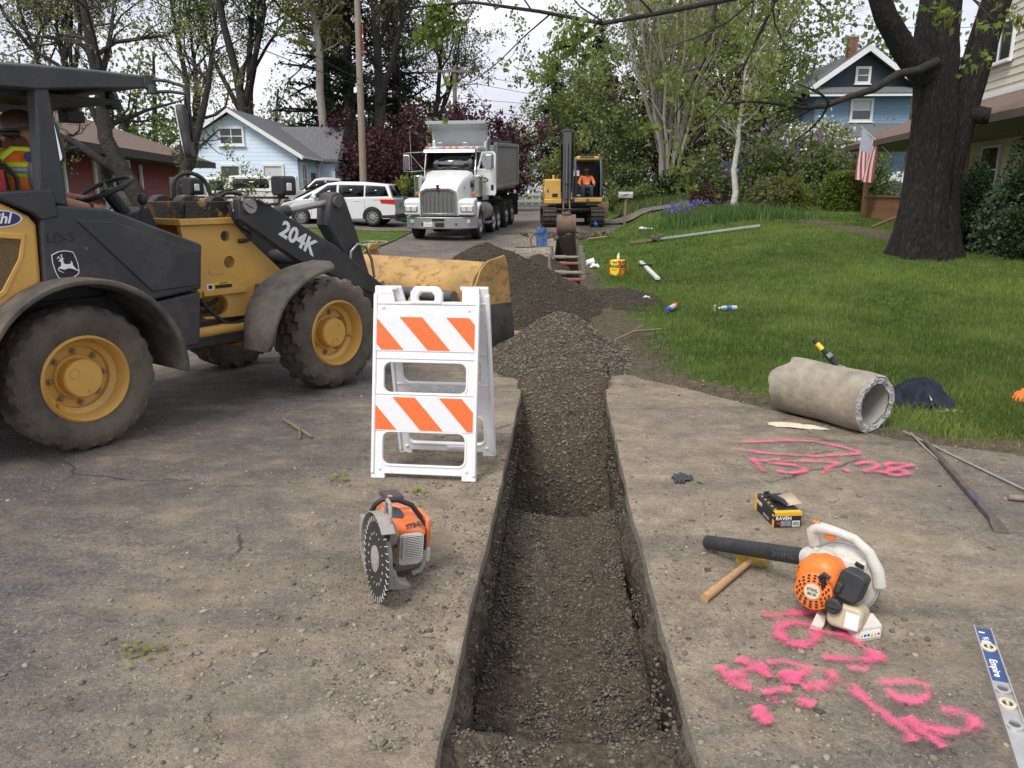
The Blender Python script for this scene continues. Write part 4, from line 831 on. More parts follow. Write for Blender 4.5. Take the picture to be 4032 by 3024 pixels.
# hood: loft from the grille back to the windshield
b = B(); rings = []
def hood_ring(x, w, z0, z1, c):
    return [Vector((x, -w, z0)), Vector((x, w, z0)), Vector((x, w, z1 - c)), Vector((x, w * .93, z1 - c * .35)), Vector((x, w * .7, z1 - .02)), Vector((x, 0, z1)), Vector((x, -w * .7, z1 - .02)), Vector((x, -w * .93, z1 - c * .35)), Vector((x, -w, z1 - c))]
for a in ((-.06, .66, .84, 1.70, .16), (-.30, .67, .84, 1.86, .2), (-.8, .70, .9, 2.05, .24), (-1.3, .78, .95, 2.19, .24), (-1.62, .86, 1.0, 2.27, .22)): rings.append(hood_ring(*a))
b.loft(rings); b.out('hood', WPT, tk, .015, 2, smooth=50)
b = B(); go = [(-.61, .86), (.61, .86), (.60, 1.62), (.40, 1.72), (0, 1.755), (-.40, 1.72), (-.60, 1.62)]; gi = [(-.53, .92), (.53, .92), (.52, 1.57), (.37, 1.645), (0, 1.67), (-.37, 1.645), (-.52, 1.57)]
frame_prism(b, go, gi, -.075, .012, 'x'); gr = b.out('grille_surround', CHR, tk, .008)
b = B(); b.prism(gi, -.056, -.03, 'x'); b.out('grille_mesh', mat('radiator_mesh', (.20, .20, .20), .5, .6, .4, 220, .5, 400), gr)
for k in range(7):
    y = -.42 + .14 * k; b = B(); b.box((-.012, y, 1.28), (.03, .016, .70)); b.out('grille_bar', CHR, gr, .004)
b = B(); b.prism([(-.045, 1.83), (.045, 1.83), (.05, 1.74), (.02, 1.62), (0, 1.60), (-.02, 1.62), (-.05, 1.74)], -.01, .03, 'x'); b.out('emblem', mat('emblem_red', (.16, .02, .025), .4, .3), gr, .006)
for s in (-1, 1):
    b = B(); rings = []
    for i in range(9):
        a = R(-8 + 150 * i / 8); rings.append([Vector((-1.15 + rr_ * math.cos(a), s * y, .52 + rr_ * math.sin(a) * 1.05)) for rr_, y in ((.62, .62), (.66, .62), (.72, .75), (.68, 1.18), (.60, 1.2), (.58, 1.15))])
    b.loft(rings); b.out('fender', WPT, tk, .015, smooth=50)
    b = B(); b.prism([(-.06, .86), (-.06, 1.30), (-.16, 1.36), (-.62, 1.40), (-.62, .86)], s * .62, s * 1.18); fn = b.out('fender_front', WPT, tk, .05, 3, smooth=50)
    b = B(); b.prism(rrect(.44, .19, .03, 3, s * .94, 1.06), -.07, -.035, 'x'); hl = b.out('headlamp_bezel', CHR, fn, .006)
    for q in (-.10, .10): b = B(); b.box((-.036, s * .94 + q, 1.06), (.015, .17, .14)); b.out('headlamp', LENS, hl, .006)
    b = B(); b.box((-1.0, s * .98, 1.52), (.06, .10, .10)); b.out('turn_signal', AMB, tk, .015)
    b = B(); b.lathe([(.17, 1.40), (.17, 1.98), (.18, 2.0), (.18, 2.06), (.15, 2.10), (0, 2.11)], (-1.42, s * 1.03, 0), n=24); b.lathe([(.175, 1.93), (.175, 1.95)], (-1.42, s * 1.03, 0), n=24); ac = b.out('air_cleaner', CHR, tk)
    b = B(); b.tube([(-1.40, s * .74, 1.75), (-1.40, s * .80, 1.82), (-1.40, s * .92, 1.82)], .10, 12); b.out('intake_pipe', BLK, tk, smooth=60)
    b = B(); b.tube([(-3.2, s * .93, 1.2), (-3.2, s * .93, 2.9), (-3.2, s * .93, 3.18), (-3.26, s * .95, 3.30), (-3.38, s * .97, 3.34)], .085, 14); b.out('exhaust_stack', CHR, tk, smooth=60)
    # mirrors
    b = B(); b.prism(rrect(.20, .50, .03, 3, s * 1.42, 2.52), -1.40, -1.30, 'x'); mr = b.out('mirror', CHR, tk, .02)
    b = B(); b.tube([(-1.7, s * .9, 2.86), (-1.36, s * 1.30, 2.84), (-1.34, s * 1.52, 2.82), (-1.34, s * 1.54, 2.5), (-1.34, s * 1.53, 2.22), (-1.4, s * 1.3, 2.22), (-1.7, s * .92, 2.25)], .013, 6); b.tube([(-1.36, s * 1.31, 2.80), (-1.6, s * .93, 2.30)], .012, 6); b.out('mirror_arm', CHR, tk, smooth=60)
# cab
b = B(); b.prism([(-1.62, 1.2), (-1.62, 2.26), (-1.88, 2.88), (-2.05, 2.98), (-3.05, 3.0), (-3.08, 1.2)], -.90, -.86); b.out('cab_side', WPT, tk, .01)
b = B(); b.prism([(-2.9, 1.2), (-2.9, 2.9), (-3.08, 2.98), (-3.08, 1.2)], .86, .90); b.prism([(-1.62, 1.2), (-1.62, 2.2), (-1.66, 2.26), (-1.74, 2.26), (-1.74, 1.2)], .86, .90); b.prism([(-1.66, 2.24), (-1.90, 2.86), (-2.9, 2.9), (-2.9, 2.95), (-1.95, 2.95), (-1.6, 2.24)], .86, .90); b.out('door_frame', WPT, tk, .006)
b = B(); b.box((-3.06, 0, 2.1), (.05, 1.74, 1.7)); b.out('cab_back', DKG, tk)
b = B(); b.prism([(-1.80, 2.86), (-1.86, 2.97), (-2.2, 3.03), (-3.0, 3.06), (-3.08, 3.0), (-3.08, 2.95), (-1.9, 2.9)], -.91, .91); b.out('cab_roof', WPT, tk, .025, 3)
b = B(); b.prism([(-1.58, 2.83), (-1.63, 2.94), (-1.86, 2.98), (-1.90, 2.93), (-1.80, 2.86)], -.90, .90); b.out('sun_visor', ALU, tk, .012)
b = B(); b.box((-2.3, 0, 1.2), (1.5, 1.7, .08)); b.box((-1.72, 0, 2.12), (.25, 1.68, .22)); b.out('dash_and_floor', BLK, tk, .02)
wo_ = [(-.88, 0), (.88, 0), (.84, 1), (-.84, 1)]
def ws(y, t, off=0): return Vector((-1.64 - .24 * t + off, y, 2.25 + .60 * t))
b = B(); vs = [ws(-.85, .03), ws(.85, .03), ws(.81, .97), ws(-.81, .97)]; b.add(vs, [(0, 1, 2, 3)]); b.out('windshield', CGL, tk, solid=.006)
b = B()
for p, q in ((ws(-.87, 0), ws(.87, 0)), (ws(.87, 0), ws(.82, 1)), (ws(.82, 1), ws(-.82, 1)), (ws(-.82, 1), ws(-.87, 0))): b.tube([p, q], .028, 6)
b.out('windshield_frame', BLK, tk)
for y0, y1 in ((-.30, .12), (.12, .52)): b = B(); b.tube([ws(y0, .04, .03), ws((y0 + y1) / 2, .12, .03), ws(y1, .10, .03)], .011, 5); b.out('wiper', BLK, tk)
for y in (-.82, -.22, 0, .22, .82): b = B(); b.lathe([(.05, 0), (.05, .05), (.03, .085), (0, .09)], (-1.78, y, 2.96), n=12); b.out('marker_lamp', AMB, tk)
for y in (-.38, .50): b = B(); b.box((-1.95, y, 3.09), (.16, .16, .10)); b.box((-1.84, y, 3.10), (.02, .20, .13)); b.out('work_lamp', CHR, tk, .01)
b = B(); b.tube([(-1.5, -1.3, 2.2), (-1.52, -1.33, 3.55)], .008, 5); b.out('antenna', CHR, tk)
# open driver's door, swung forward, its outside facing the camera
dr = bpy.data.objects.new('door', None)
b = B(); dO = [(.0, 1.42), (.62, 1.42), (.66, 1.50), (.66, 2.78), (.60, 2.86), (.18, 2.86), (.0, 2.34)]; dI = [(.08, 2.28), (.30, 2.28), (.58, 2.28), (.60, 2.32), (.60, 2.74), (.55, 2.79), (.20, 2.79)]
low = [(.0, 1.42), (.62, 1.42), (.66, 1.50), (.66, 2.25), (0, 2.25)]
DM = Matrix.Translation((-1.72, .93, 0))
b.M = DM; b.prism(low, -.03, .03, 'x'); dr = b.out('door', WPT, tk, .012)
b = B(); b.M = DM; frame_prism(b, [(0, 2.253), (.33, 2.253), (.66, 2.253), (.66, 2.78), (.60, 2.86), (.18, 2.86)], [(.08, 2.30), (.30, 2.30), (.59, 2.30), (.59, 2.74), (.55, 2.79), (.21, 2.79)], -.03, .03, 'x'); b.out('window_frame', WPT, dr, .008)
b = B(); b.M = DM; b.prism([(.09, 2.31), (.58, 2.31), (.58, 2.74), (.54, 2.78), (.22, 2.78)], -.005, .005, 'x'); b.out('window_pane', CGL, dr)
b = B(); b.M = DM; b.prism([(.24 + .16 * math.cos(2 * PI * i / 28), 1.93 + .085 * math.sin(2 * PI * i / 28)) for i in range(28)], .031, .034, 'x'); lg = b.out('logo_oval', mat('logo_black', (.012, .012, .015), .4), dr)
text('logo_lettering', 'Pihl', .14, WHT, lg, (-1.72 + .036, .93 + .24, 1.925), facing((0, 1, 0), (0, 0, 1)), .0005, .35, .002)
b = B(); b.M = DM; b.prism(rrect(.10, .19, .03, 3, .53, 1.68), .031, .036, 'x'); b.out('door_handle', BLK, dr)
b = B(); b.box((-.75, .72, 1.70), (.06, .012, .05)); b.out('hood_badge', DKG, tk)
for s in (-1, 1):
    b = B(); b.cyl((-2.0, s * .92, .85), (-2.95, s * .92, .85), .30, .30, 22); b.lathe([(.305, 0), (.305, .05)], (-2.3, s * .92, .85), (1, 0, 0), 22); b.out('fuel_tank', ALU, tk)
    b = B(); b.box((-2.3, s * 1.15, .48), (.7, .22, .05)); b.out('step', ALU, tk, .005)
# dump box
b = B(); prof_ = [(-1.2, 1.55), (-1.22, 3.18), (-1.14, 3.18), (-1.12, 1.62), (1.12, 1.62), (1.14, 3.18), (1.22, 3.18), (1.2, 1.55)]
b.prism([(-1.05, 1.45), (-1.2, 1.62), (-1.2, 3.15), (-1.15, 3.15), (-1.15, 1.64), (-1.03, 1.5), (1.03, 1.5), (1.15, 1.64), (1.15, 3.15), (1.2, 3.15), (1.2, 1.62), (1.05, 1.45)], -8.3, -3.5, 'x'); bx = b.out('dump_box', GREYP, tk, .01)
b = B(); b.prism([(-3.48, 1.6), (-3.40, 1.6), (-3.10, 3.60), (-2.65, 3.78), (-2.65, 3.88), (-3.15, 3.86), (-3.52, 3.1)], -1.0, 1.0); b.prism([(-2.66, 3.77), (-2.56, 3.79), (-2.56, 3.90), (-2.66, 3.89)], -1.06, 1.06); b.out('headboard', mat('pale_grey_headboard', (.42, .44, .45), .45, .3, .06, 5), bx, .01)
for s in (-1, 1):
    b = B(); b.box((-5.9, s * 1.23, 3.12), (4.8, .10, .12)); b.box((-5.9, s * 1.23, 1.62), (4.8, .10, .10)); b.out('box_rail', GREYP, bx, .01)
    b = B(); b.box((-5.6, s * 1.0, 3.23), (4.2, .16, .10)); b.out('tarp_roll', mat('dark_tarp', (.06, .06, .065), .8), bx, .02)
    for x in (-3.6, -8.2): b = B(); b.box((x, s * 1.24, 2.35), (.14, .09, 1.5)); b.out('box_post', GREYP, bx, .01)
    b = B(); b.box((-8.1, s * .95, .75), (.02, .6, .8)); b.out('mud_flap', BLK, tk)
b = B(); b.box((-8.33, 0, 2.35), (.06, 2.3, 1.6)); b.out('tailgate', GREYP, bx, .01)
b = B(); b.box((-8.36, 1.0, 1.45), (.05, .12, .12)); b.out('tail_lamp', mat('red_lens', (.6, .02, .015), .3), bx)
b = B(); b.tube([(-3.36, .86, 2.5), (-3.36, .86, 3.65)], .02, 6); b.tube([(-3.36, 1.06, 2.5), (-3.36, 1.06, 3.65)], .02, 6)
for k in range(5): b.tube([(-3.36, .86, 2.6 + .24 * k), (-3.36, 1.06, 2.6 + .24 * k)], .015, 6)
b.out('ladder', ALU, bx)
# driver
def simple_person(name, label, loc, rotz, torso_m, leg_m, head_tilt=0, hat=HAT, arms=None, scale=1.0):
    p = thing(name, label, 'person', loc, rotz); t = head_tilt
    J = {'pelvis': ((0, 0, .10), (.155, .13)), 'waist': ((-.03, 0, .26), (.155, .125)), 'chest': ((-.03, 0, .44), (.19, .135)), 'neck0': ((-.015, 0, .56), .08), 'neck': ((0, 0, .60), .055), 'head0': ((.02 + t * .4, 0, .655), .075), 'head': ((.03 + t, 0, .725), .082), 'crown': ((.03 + t * 1.3, 0, .78), .06)}
    E = [('pelvis', 'waist'), ('waist', 'chest'), ('chest', 'neck0'), ('neck0', 'neck'), ('neck', 'head0'), ('head0', 'head'), ('head', 'crown')]; rg = {q: 1 for q in E[:3]}
    for s, q in ((-1, 'r'), (1, 'l')):
        J['sh' + q] = ((-.02, s * .20, .52), .085); J['el' + q] = ((.06, s * .30, .27), .068); J['wr' + q] = ((.30, s * .27, .22), .042)
        J['hp' + q] = ((.10, s * .10, .09), .105); J['kn' + q] = ((.50, s * .17, .12), .08); J['an' + q] = ((.56, s * .17, -.30), .055); J['ft' + q] = ((.70, s * .19, -.36), .048)
        ee = [('chest', 'sh' + q), ('sh' + q, 'el' + q), ('el' + q, 'wr' + q)]; E += ee; rg.update({x: 1 for x in ee})
        ee = [('pelvis', 'hp' + q), ('hp' + q, 'kn' + q), ('kn' + q, 'an' + q)]; E += ee; rg.update({x: 2 for x in ee}); E.append(('an' + q, 'ft' + q)); rg[('an' + q, 'ft' + q)] = 3
        fingers(J, E, rg, q, 'wr' + q, (.9, 0, -.1), (0, -s * .7, .7), (.2, 0, -1))
    body('body', J, E, p, [SKIN, torso_m, leg_m, BOOT], rg)
    b = B(); b.lathe([(.145, 0), (.14, .008), (.112, .012), (.11, .05), (.095, .09), (.065, .115), (0, .13)], (.03 + t * 1.05, 0, .735), (t * 2, 0, 1), 22); b.out('hard_hat', hat, p, smooth=50, solid=.004)
    b = B(); b.ell((.118 + t * .8, 0, .675), (.018, .014, .024)); b.out('nose', SKIN, p, smooth=60)
    b = B(); b.ell((.088 + t * .5, 0, .635), (.035, .055, .045)); b.out('beard', mat('dark_beard', (.05, .03, .02), .9), p, smooth=60)
    b = B(); b.tube([(.05 + t, -.085, .705), (.105 + t, -.06, .705), (.12 + t, 0, .706), (.105 + t, .06, .705), (.05 + t, .085, .705)], .014, 6); b.out('dark_glasses', BLK, p, smooth=60)
    return p
import mathutils
TM = mathutils.Euler((0, R(2.4), heading(190))).to_matrix()
dp = Vector((-2.39, 26.6, .05)) + TM @ Vector((-2.42, .52, 1.78))
simple_person('person', 'truck driver in bright orange shirt sitting behind the windshield', dp, heading(190), ORG, JEAN)
b = B(); b.box((-2.68, .5, 1.75), (.5, .5, .14)); b.box((-2.88, .5, 2.2), (.14, .5, .85)); b.box((-2.88, -.5, 2.2), (.14, .5, .85)); b.out('cab_seat', SEAT, tk, .04)

# ---------------------------------------------------------------- excavator (faces the camera)
EYEL = mat('excavator_yellow', (.67, .41, .095), .4, 0, .08, 4, dirt=.25, dcol=(.3, .2, .1))
EBLK = mat('excavator_black', (.02, .021, .023), .5, 0, .2, 8, dirt=.2, dcol=(.06, .05, .045))
TRK = mat('muddy_track', (.055, .048, .04), .9, 0, .3, 10, .4, 60, dirt=.5, dcol=(.13, .10, .07))
MUD = mat('muddy_steel', (.17, .12, .085), .8, .1, .25, 8, .3, 50, dirt=.45, dcol=(.10, .07, .045))
ex = thing('excavator', 'yellow and black tracked excavator digging at the far end of the trench', 'excavator', (2.40, 33.0, .36), heading(180))
for s in (-1, 1):
    path = arc(1.05, .34, .33, 90, -90, 10) + arc(-1.35, .34, .33, 270, 90, 10); inn_ = arc(1.05, .34, .25, 90, -90, 10) + arc(-1.35, .34, .25, 270, 90, 10)
    b = B(); b.prism(inn_, s * .75, s * 1.12); b.out('track_frame', EBLK, ex)
    tb = B(); frame_prism(tb, path, inn_, s * .70, s * 1.18); trk = tb.out('track', BLK, ex)
    L_ = 2 * 2.4 + 2 * PI * .34; N_ = 44; sh = None
    for k in range(N_):
        d = k / N_ * L_
        if d < 2.4: x, z, a = -1.35 + d, .675, 0
        elif d < 2.4 + PI * .34: t = (d - 2.4) / .34; x, z, a = 1.05 + .335 * math.sin(t), .34 + .335 * math.cos(t), t
        elif d < 4.8 + PI * .34: x, z, a = 1.05 - (d - 2.4 - PI * .34), .005, PI
        else: t = (d - 4.8 - PI * .34) / .34; x, z, a = -1.35 - .335 * math.sin(t), .34 - .335 * math.cos(t), PI + t
        if sh is None: q = B(); q.box((0, 0, 0), (.135, .52, .035)); q.box((.045, 0, .028), (.02, .52, .03)); sh = q.out('track_shoe', TRK, trk)
        else: sh = sh.copy(); COL.objects.link(sh)
        sh.location = (x, s * .94, z); sh.rotation_euler = (0, a, 0)
b = B(); b.box((-.15, 0, .60), (1.6, 1.5, .22)); b.box((.75, 0, .62), (.3, 1.4, .1)); b.lathe([(.6, .68), (.6, .84)], (-.1, 0, 0), n=28); b.out('undercarriage', EBLK, ex, .02)
b = B(); b.box((.75, -.0, .78), (.16, 1.95, .07), (0, 0, 0)); b.out('frame_beam', EBLK, ex)
b = B(); b.prism([(.95, -1.10), (.95, 1.10), (-1.2, 1.1), (-1.55, .6), (-1.55, -.6), (-1.2, -1.1)], .84, 1.02, 'z'); b.out('turntable_deck', EBLK, ex, .02)
b = B(); b.prism([(.97, -1.13), (.97, -.46), (-1.3, -.46), (-1.3, -1.13)], 1.0, 1.78, 'z'); hs = b.out('engine_housing', EYEL, ex, .06, 4)
b = B(); b.prism([(.99, -1.14), (.99, -.46), (.2, -.46), (.2, -1.14)], .84, 1.03, 'z'); b.out('lower_cover', EYEL, ex, .03)
b = B(); b.prism([(-1.3, -1.1), (-1.3, 1.1), (-1.62, .6), (-1.62, -.6)], .85, 1.7, 'z'); b.out('counterweight', EYEL, ex, .05)
b = B(); b.box((.98, -.72, 1.17), (.02, .22, .13)); b.out('work_lamp', EBLK, hs, .01)
b = B(); b.box((.98, -1.0, 1.33), (.015, .05, .12)); b.out('housing_handle', EBLK, hs)
for k in range(3): b = B(); b.box((.83 + .0, -1.135, 1.42 - .05 * k), (.22, .012, .018), (0, R(25), 0)); b.out('stripe', WHT, hs)
b = B(); b.cyl((.3, -.75, 1.75), (.3, -.75, 1.95), .05, .05, 12); b.out('exhaust', EYEL, hs)
b = B(); b.prism([(.99, .04), (.99, 1.13), (.2, 1.13), (.2, .04)], .90, 1.08, 'z'); cb = b.out('cab_base', EYEL, ex, .04, 3)
b = B(); b.prism([(.0, .065), (.05, .065), (.05, 0)], 0, .002, 'x'); 
b = B(); b.box((.995, .56, .985), (.006, .10, .085)); b.out('badge', mat('badge_black', (.012, .012, .012), .5), cb)
b = B(); b.prism([(.525, .965), (.545, .99), (.53, 1.01), (.55, 1.0), (.575, .99), (.60, .965), (.57, .98), (.555, .985)], .998, 1.0005, 'x'); b.out('badge_deer', WHT, cb)
b = B(); b.prism(rrect(1.06, .90, .10, 4, .0, .59), 2.52, 2.66, 'z'); rf = b.out('cab_roof', EYEL, ex, .03, 3)
b = B(); b.box((.50, .55, 2.625), (.10, .55, .06)); b.out('roof_hatch', mat('tinted_hatch', (.09, .085, .08), .3), rf)
b = B()
EC = mat('cab_frame_grey', (.05, .065, .085), .5, 0, .15, 8)
for x, y in ((.90, .09), (.90, 1.09), (-.45, .09), (-.45, 1.09)):
    b = B(); b.tube([(x, y, 1.06), (x - .03 * (x > 0), y, 1.8), (x - .32 * (x > 0), y, 2.55)] if False else [(x, y, 1.06), (x - .06 * (x > 0), y, 1.9), (x - .40 * (x > 0), y, 2.54)], .045, 8); b.out('cab_pillar', EC, ex)
b = B(); b.box((-.46, .59, 1.8), (.03, .95, 1.4)); b.out('cab_back', EBLK, ex)
b = B(); b.add([(-.44, 1.11, 1.1), (.88, 1.11, 1.1), (.50, 1.11, 2.5), (-.44, 1.11, 2.5)], [(0, 1, 2, 3)]); b.out('side_window', CGL, ex, solid=.006)
b = B(); b.box((-.0, .59, 1.28), (.5, .5, .18)); b.box((-.26, .59, 1.66), (.14, .48, .65)); b.out('seat', SEAT, ex, .04)
b = B(); b.box((.45, .59, 1.10), (1.0, .98, .05)); b.out('cab_floor', EBLK, ex)
for y in (.50, .66): b = B(); b.tube([(.62, y, 1.10), (.58, y, 1.45), (.50, y, 1.50)], .016, 6); b.out('travel_lever', BLK, ex)
b = B(); b.box((.80, .20, 1.16), (.16, .2, .06)); b.out('white_rag', mat('white_cloth', (.7, .68, .64), .9, 0, .1, 12, .4, 40), ex, .02)
b = B(); b.box((-.40, .22, 2.03), (.02, .22, .22)); b.out('cab_sticker', WHT, ex)
def by(x): return -.21 - .065 * x
def bm(x, z, y=None): return Vector((x, by(x) if y is None else y, z))
# boom, stick, bucket
def beam(name, pts, w, h, m_, parent):
    b = B(); rings = []
    for i, (x, z, hh) in enumerate(pts):
        a = Vector((pts[min(i + 1, len(pts) - 1)][0] - pts[max(i - 1, 0)][0], 0, pts[min(i + 1, len(pts) - 1)][1] - pts[max(i - 1, 0)][1])).normalized(); nrm_ = Vector((-a.z, 0, a.x)) * hh
        y = by(x); rings.append([Vector((x, y - w, z)) - nrm_, Vector((x, y + w, z)) - nrm_, Vector((x, y + w, z)) + nrm_, Vector((x, y - w, z)) + nrm_])
    b.loft(rings); return b.out(name, m_, parent, .015)
bo_ = beam('boom', [(.75, 1.15, .16), (1.1, 2.0, .22), (1.75, 2.85, .24), (2.3, 3.25, .2), (3.2, 3.30, .16)], .185, .2, EBLK, ex)
st_ = beam('stick', [(2.75, 3.42, .10), (3.2, 3.22, .2), (3.7, 2.2, .16), (4.3, .85, .10)], .145, .2, EBLK, ex)
b = B(); b.cyl(bm(1.05, 1.1), bm(1.7, 2.5), .075, .075, 14); b.out('boom_cylinder', EBLK, ex)
b = B(); b.cyl(bm(1.9, 3.35), bm(2.75, 3.5), .07, .07, 14); b.out('stick_cylinder', EBLK, ex)
b = B(); b.cyl(bm(3.55, 2.95), bm(4.25, 1.55), .06, .06, 14); b.cyl(bm(4.25, 1.55), bm(4.5, 1.05), .035, .035, 12); b.out('bucket_cylinder', EBLK, ex)
for s in (-1, 1):
    b = B(); b.tube([bm(1.2, 1.3) + Vector((0, s * .2, 0)), bm(1.5, 2.2) + Vector((0, s * .21, 0)), bm(2.0, 2.9) + Vector((0, s * .2, .15)), bm(3.0, 3.3) + Vector((0, s * .17, .1)), bm(3.5, 2.9) + Vector((0, s * .15, 0))], .028, 6); b.out('hydraulic_hose', BLK, ex, smooth=60)
    b = B(); b.prism([(4.38, .95), (4.52, 1.0), (4.72, .72), (4.62, .50), (4.50, .52)], by(4.5) + s * .13, by(4.5) + s * .09); b.out('bucket_link', MUD, ex, .01)
b = B(); pth = arc(4.42, .17, .42, 60, -130, 12); pin = arc(4.42, .17, .395, 60, -130, 12); b.prism(pth + pin[::-1], by(4.5) - .30, by(4.5) + .30); bkt = b.out('bucket', MUD, ex, .006)
for s in (-1, 1): b = B(); b.prism(pth, by(4.5) + s * .30, by(4.5) + s * .325); b.out('bucket_side', MUD, bkt, .004)
b = B(); b.box((4.60, by(4.5), .56), (.22, .3, .10), (0, R(20), 0)); b.out('bucket_hinge', MUD, bkt, .01)
for k in range(4): b = B(); b.prism([(4.20, -.10), (4.02, -.28), (4.16, -.18)], by(4.5) - .27 + k * .17, by(4.5) - .21 + k * .17); b.out('tooth', MUD, bkt)
b = B(); b.prism([(-2.35, .18), (-2.28, .45), (-2.33, .86), (-2.40, .88), (-2.36, .45), (-2.42, .18)], -.75, 1.78); bl_ = b.out('dozer_blade', mat('blade_brown', (.20, .14, .09), .7, .2, .25, 6, dirt=.4, dcol=(.1, .07, .05)), ex, .01)
b = B(); b.box((-1.8, .5, .4), (1.2, .9, .12)); b.out('blade_arm', EBLK, ex)
simple_person('person', 'excavator operator in orange sweatshirt and jeans seated in the yellow cab', (2.40 + .585, 33.0 - .08, .36 + 1.37), heading(180), mat('orange_sweatshirt', (.80, .20, .05), .85, 0, .12, 14, .3, 60), JEAN, .035)

n = 150; a = RNG.uniform(0, 2 * PI, n); x = 1.95 + RNG.normal(0, .55, n); y = 28.4 + RNG.normal(0, .5, n); k = (np.abs(x - 1.9) > .33) | (y > 28.3)
stones('soil_clods', np.stack([x, y, zg(x, y) + .02], -1)[k], RNG.uniform(.04, .15, n)[k], STN, 'clods of dark soil round the excavator bucket', flat=.8, kmax=.22)
# ---------------------------------------------------------------- barricade
WPL = mat('white_plastic', (.80, .80, .80), .45, 0, .03, 10, .05, 120, dirt=.24, dcol=(.50, .45, .37), dscale=14)
SHW = mat('white_sheeting', (.72, .73, .73), .4, 0, .06, 120, .15, 260)
SHO = mat('orange_sheeting', (.90, .15, .03), .4, 0, .06, 120, .15, 260)
def clip_poly(p, x0, x1, z0, z1):
    for ax, lim, sg in ((0, x0, 1), (0, x1, -1), (1, z0, 1), (1, z1, -1)):
        o = []
        for i in range(len(p)):
            a, b = p[i - 1], p[i]; ia = (a[ax] - lim) * sg >= 0; ib = (b[ax] - lim) * sg >= 0
            if ia != ib: t = (lim - a[ax]) / (b[ax] - a[ax]); o.append((a[0] + t * (b[0] - a[0]), a[1] + t * (b[1] - a[1])))
            if ib: o.append(b)
        p = o
        if not p: return p
    return p
bar = thing('barricade', 'white folding A-frame barricade with two bands of orange and white stripes', 'barricade', (-.523, 4.43, 0), R(-6.8))
LEN = 1.135
def panel(lean_sign):
    """panel built upright in x-z, then leaned; feet at z=0"""
    w = .315
    out = [(-w, 0), (-w + .085, 0), (-w + .085, .03), (w - .085, .03), (w - .085, 0), (w, 0), (w - .006, LEN), (w - .105, LEN), (w - .105, 1.04), (-w + .125, 1.04), (-w + .105, LEN), (-w + .006, LEN)]
    b = B(); b.prism(out, -.014, .014); o = b.out('panel', WPL, bar)
    c1 = B(); c1.prism(rrect(.49, .175, .04, 4, 0, .60), -.1, .1); c2 = B(); c2.prism(rrect(.49, .19, .04, 4, 0, .182), -.1, .1)
    cut(o, [c1, c2]); q = o.modifiers.new('b', 'BEVEL'); q.width = .005; q.segments = 2; q.limit_method = 'ANGLE'; q.angle_limit = R(40)
    lips = B(); frame_prism(lips, rrect(.515, .20, .05, 4, 0, .60), rrect(.49, .175, .04, 4, 0, .60), -.019, -.012); lips.out('window_lip', WPL, o, .003)
    lips = B(); frame_prism(lips, rrect(.515, .215, .05, 4, 0, .182), rrect(.49, .19, .04, 4, 0, .182), -.019, -.012); lips.out('window_lip', WPL, o, .003)
    for x in (-w + .012, w - .012):
        r_ = B(); r_.box((x, 0, .56), (.022, .05, 1.06)); r_.out('side_rail', WPL, o, .006)
    for z in (1.035, .715, .505): r_ = B(); r_.box((0, -.012, z), (.58, .016, .014)); r_.out('rib', WPL, o, .003)
    for x, z in ((-.255, 1.01), (.255, 1.0), (-.26, .06), (.26, .06)): r_ = B(); r_.ell((x, -.014, z), (.012, .009, .012), 10, 6); r_.out('rivet', WPL, o)
    if lean_sign < 0:
        h = B(); frame_prism(h, [(-.095, 1.03), (.095, 1.03), (.095, 1.10), (.07, 1.135), (-.07, 1.135), (-.095, 1.10)], [(-.05, 1.05), (.05, 1.05), (.048, 1.08), (.03, 1.10), (-.03, 1.10), (-.048, 1.08)], -.025, .025); h.out('carry_handle', WPL, o, .012, 3)
        for x in (-.285, -.20, .22): r_ = B(); r_.cyl((x - .02, 0, LEN - .012), (x + .02, 0, LEN - .012), .014, .014, 12); r_.out('hinge', WPL, o)
        for z0, off in ((.755, .227), (.285, .17)):
            z1 = z0 + .205; sh = B(); sh.box((0, -.0165, (z0 + z1) / 2), (.594, .005, z1 - z0)); so = sh.out('sheeting', SHW, o)
            W_ = .594
            for k in range(-2, 3):
                t0 = -W_ / 2 + W_ * (off + .467 * k); t1 = t0 + W_ * .227; s_ = .182
                pg = clip_poly([(t0, z1), (t1, z1), (t1 + s_, z0), (t0 + s_, z0)], -W_ / 2 + .006, W_ / 2 - .006, z0 + .006, z1 - .006)
                if len(pg) > 2: q_ = B(); q_.prism(pg, -.0205, -.0165); q_.out('orange_stripe', SHO, so)
        text('moulded_text', 'PLASTICADE', .016, mat('moulded_grey', (.66, .66, .66), .5), o, (-.25, -.0145, 1.09), facing((1, 0, 0), (0, 0, 1)), .001)
    else:
        for x, z in ((-.17, .475), (-.05, .475), (.05, .475), (.18, .475)): r_ = B(); r_.lathe([(.03, 0), (.022, .012), (.008, .014), (0, .008)], (x, -.012, z), (0, -1, 0), 16); r_.out('moulded_boss', WPL, o)
        r_ = B(); r_.box((.08, -.016, .062), (.16, .012, .028)); r_.out('moulded_grip', WPL, o, .01)
    return o
f_ = panel(-1); f_.location = (0, 0, .002); f_.rotation_euler = (R(-11.7), 0, 0)
k_ = panel(1); k_.location = (.05, .485, .002); k_.rotation_euler = (R(12.2), 0, 0)

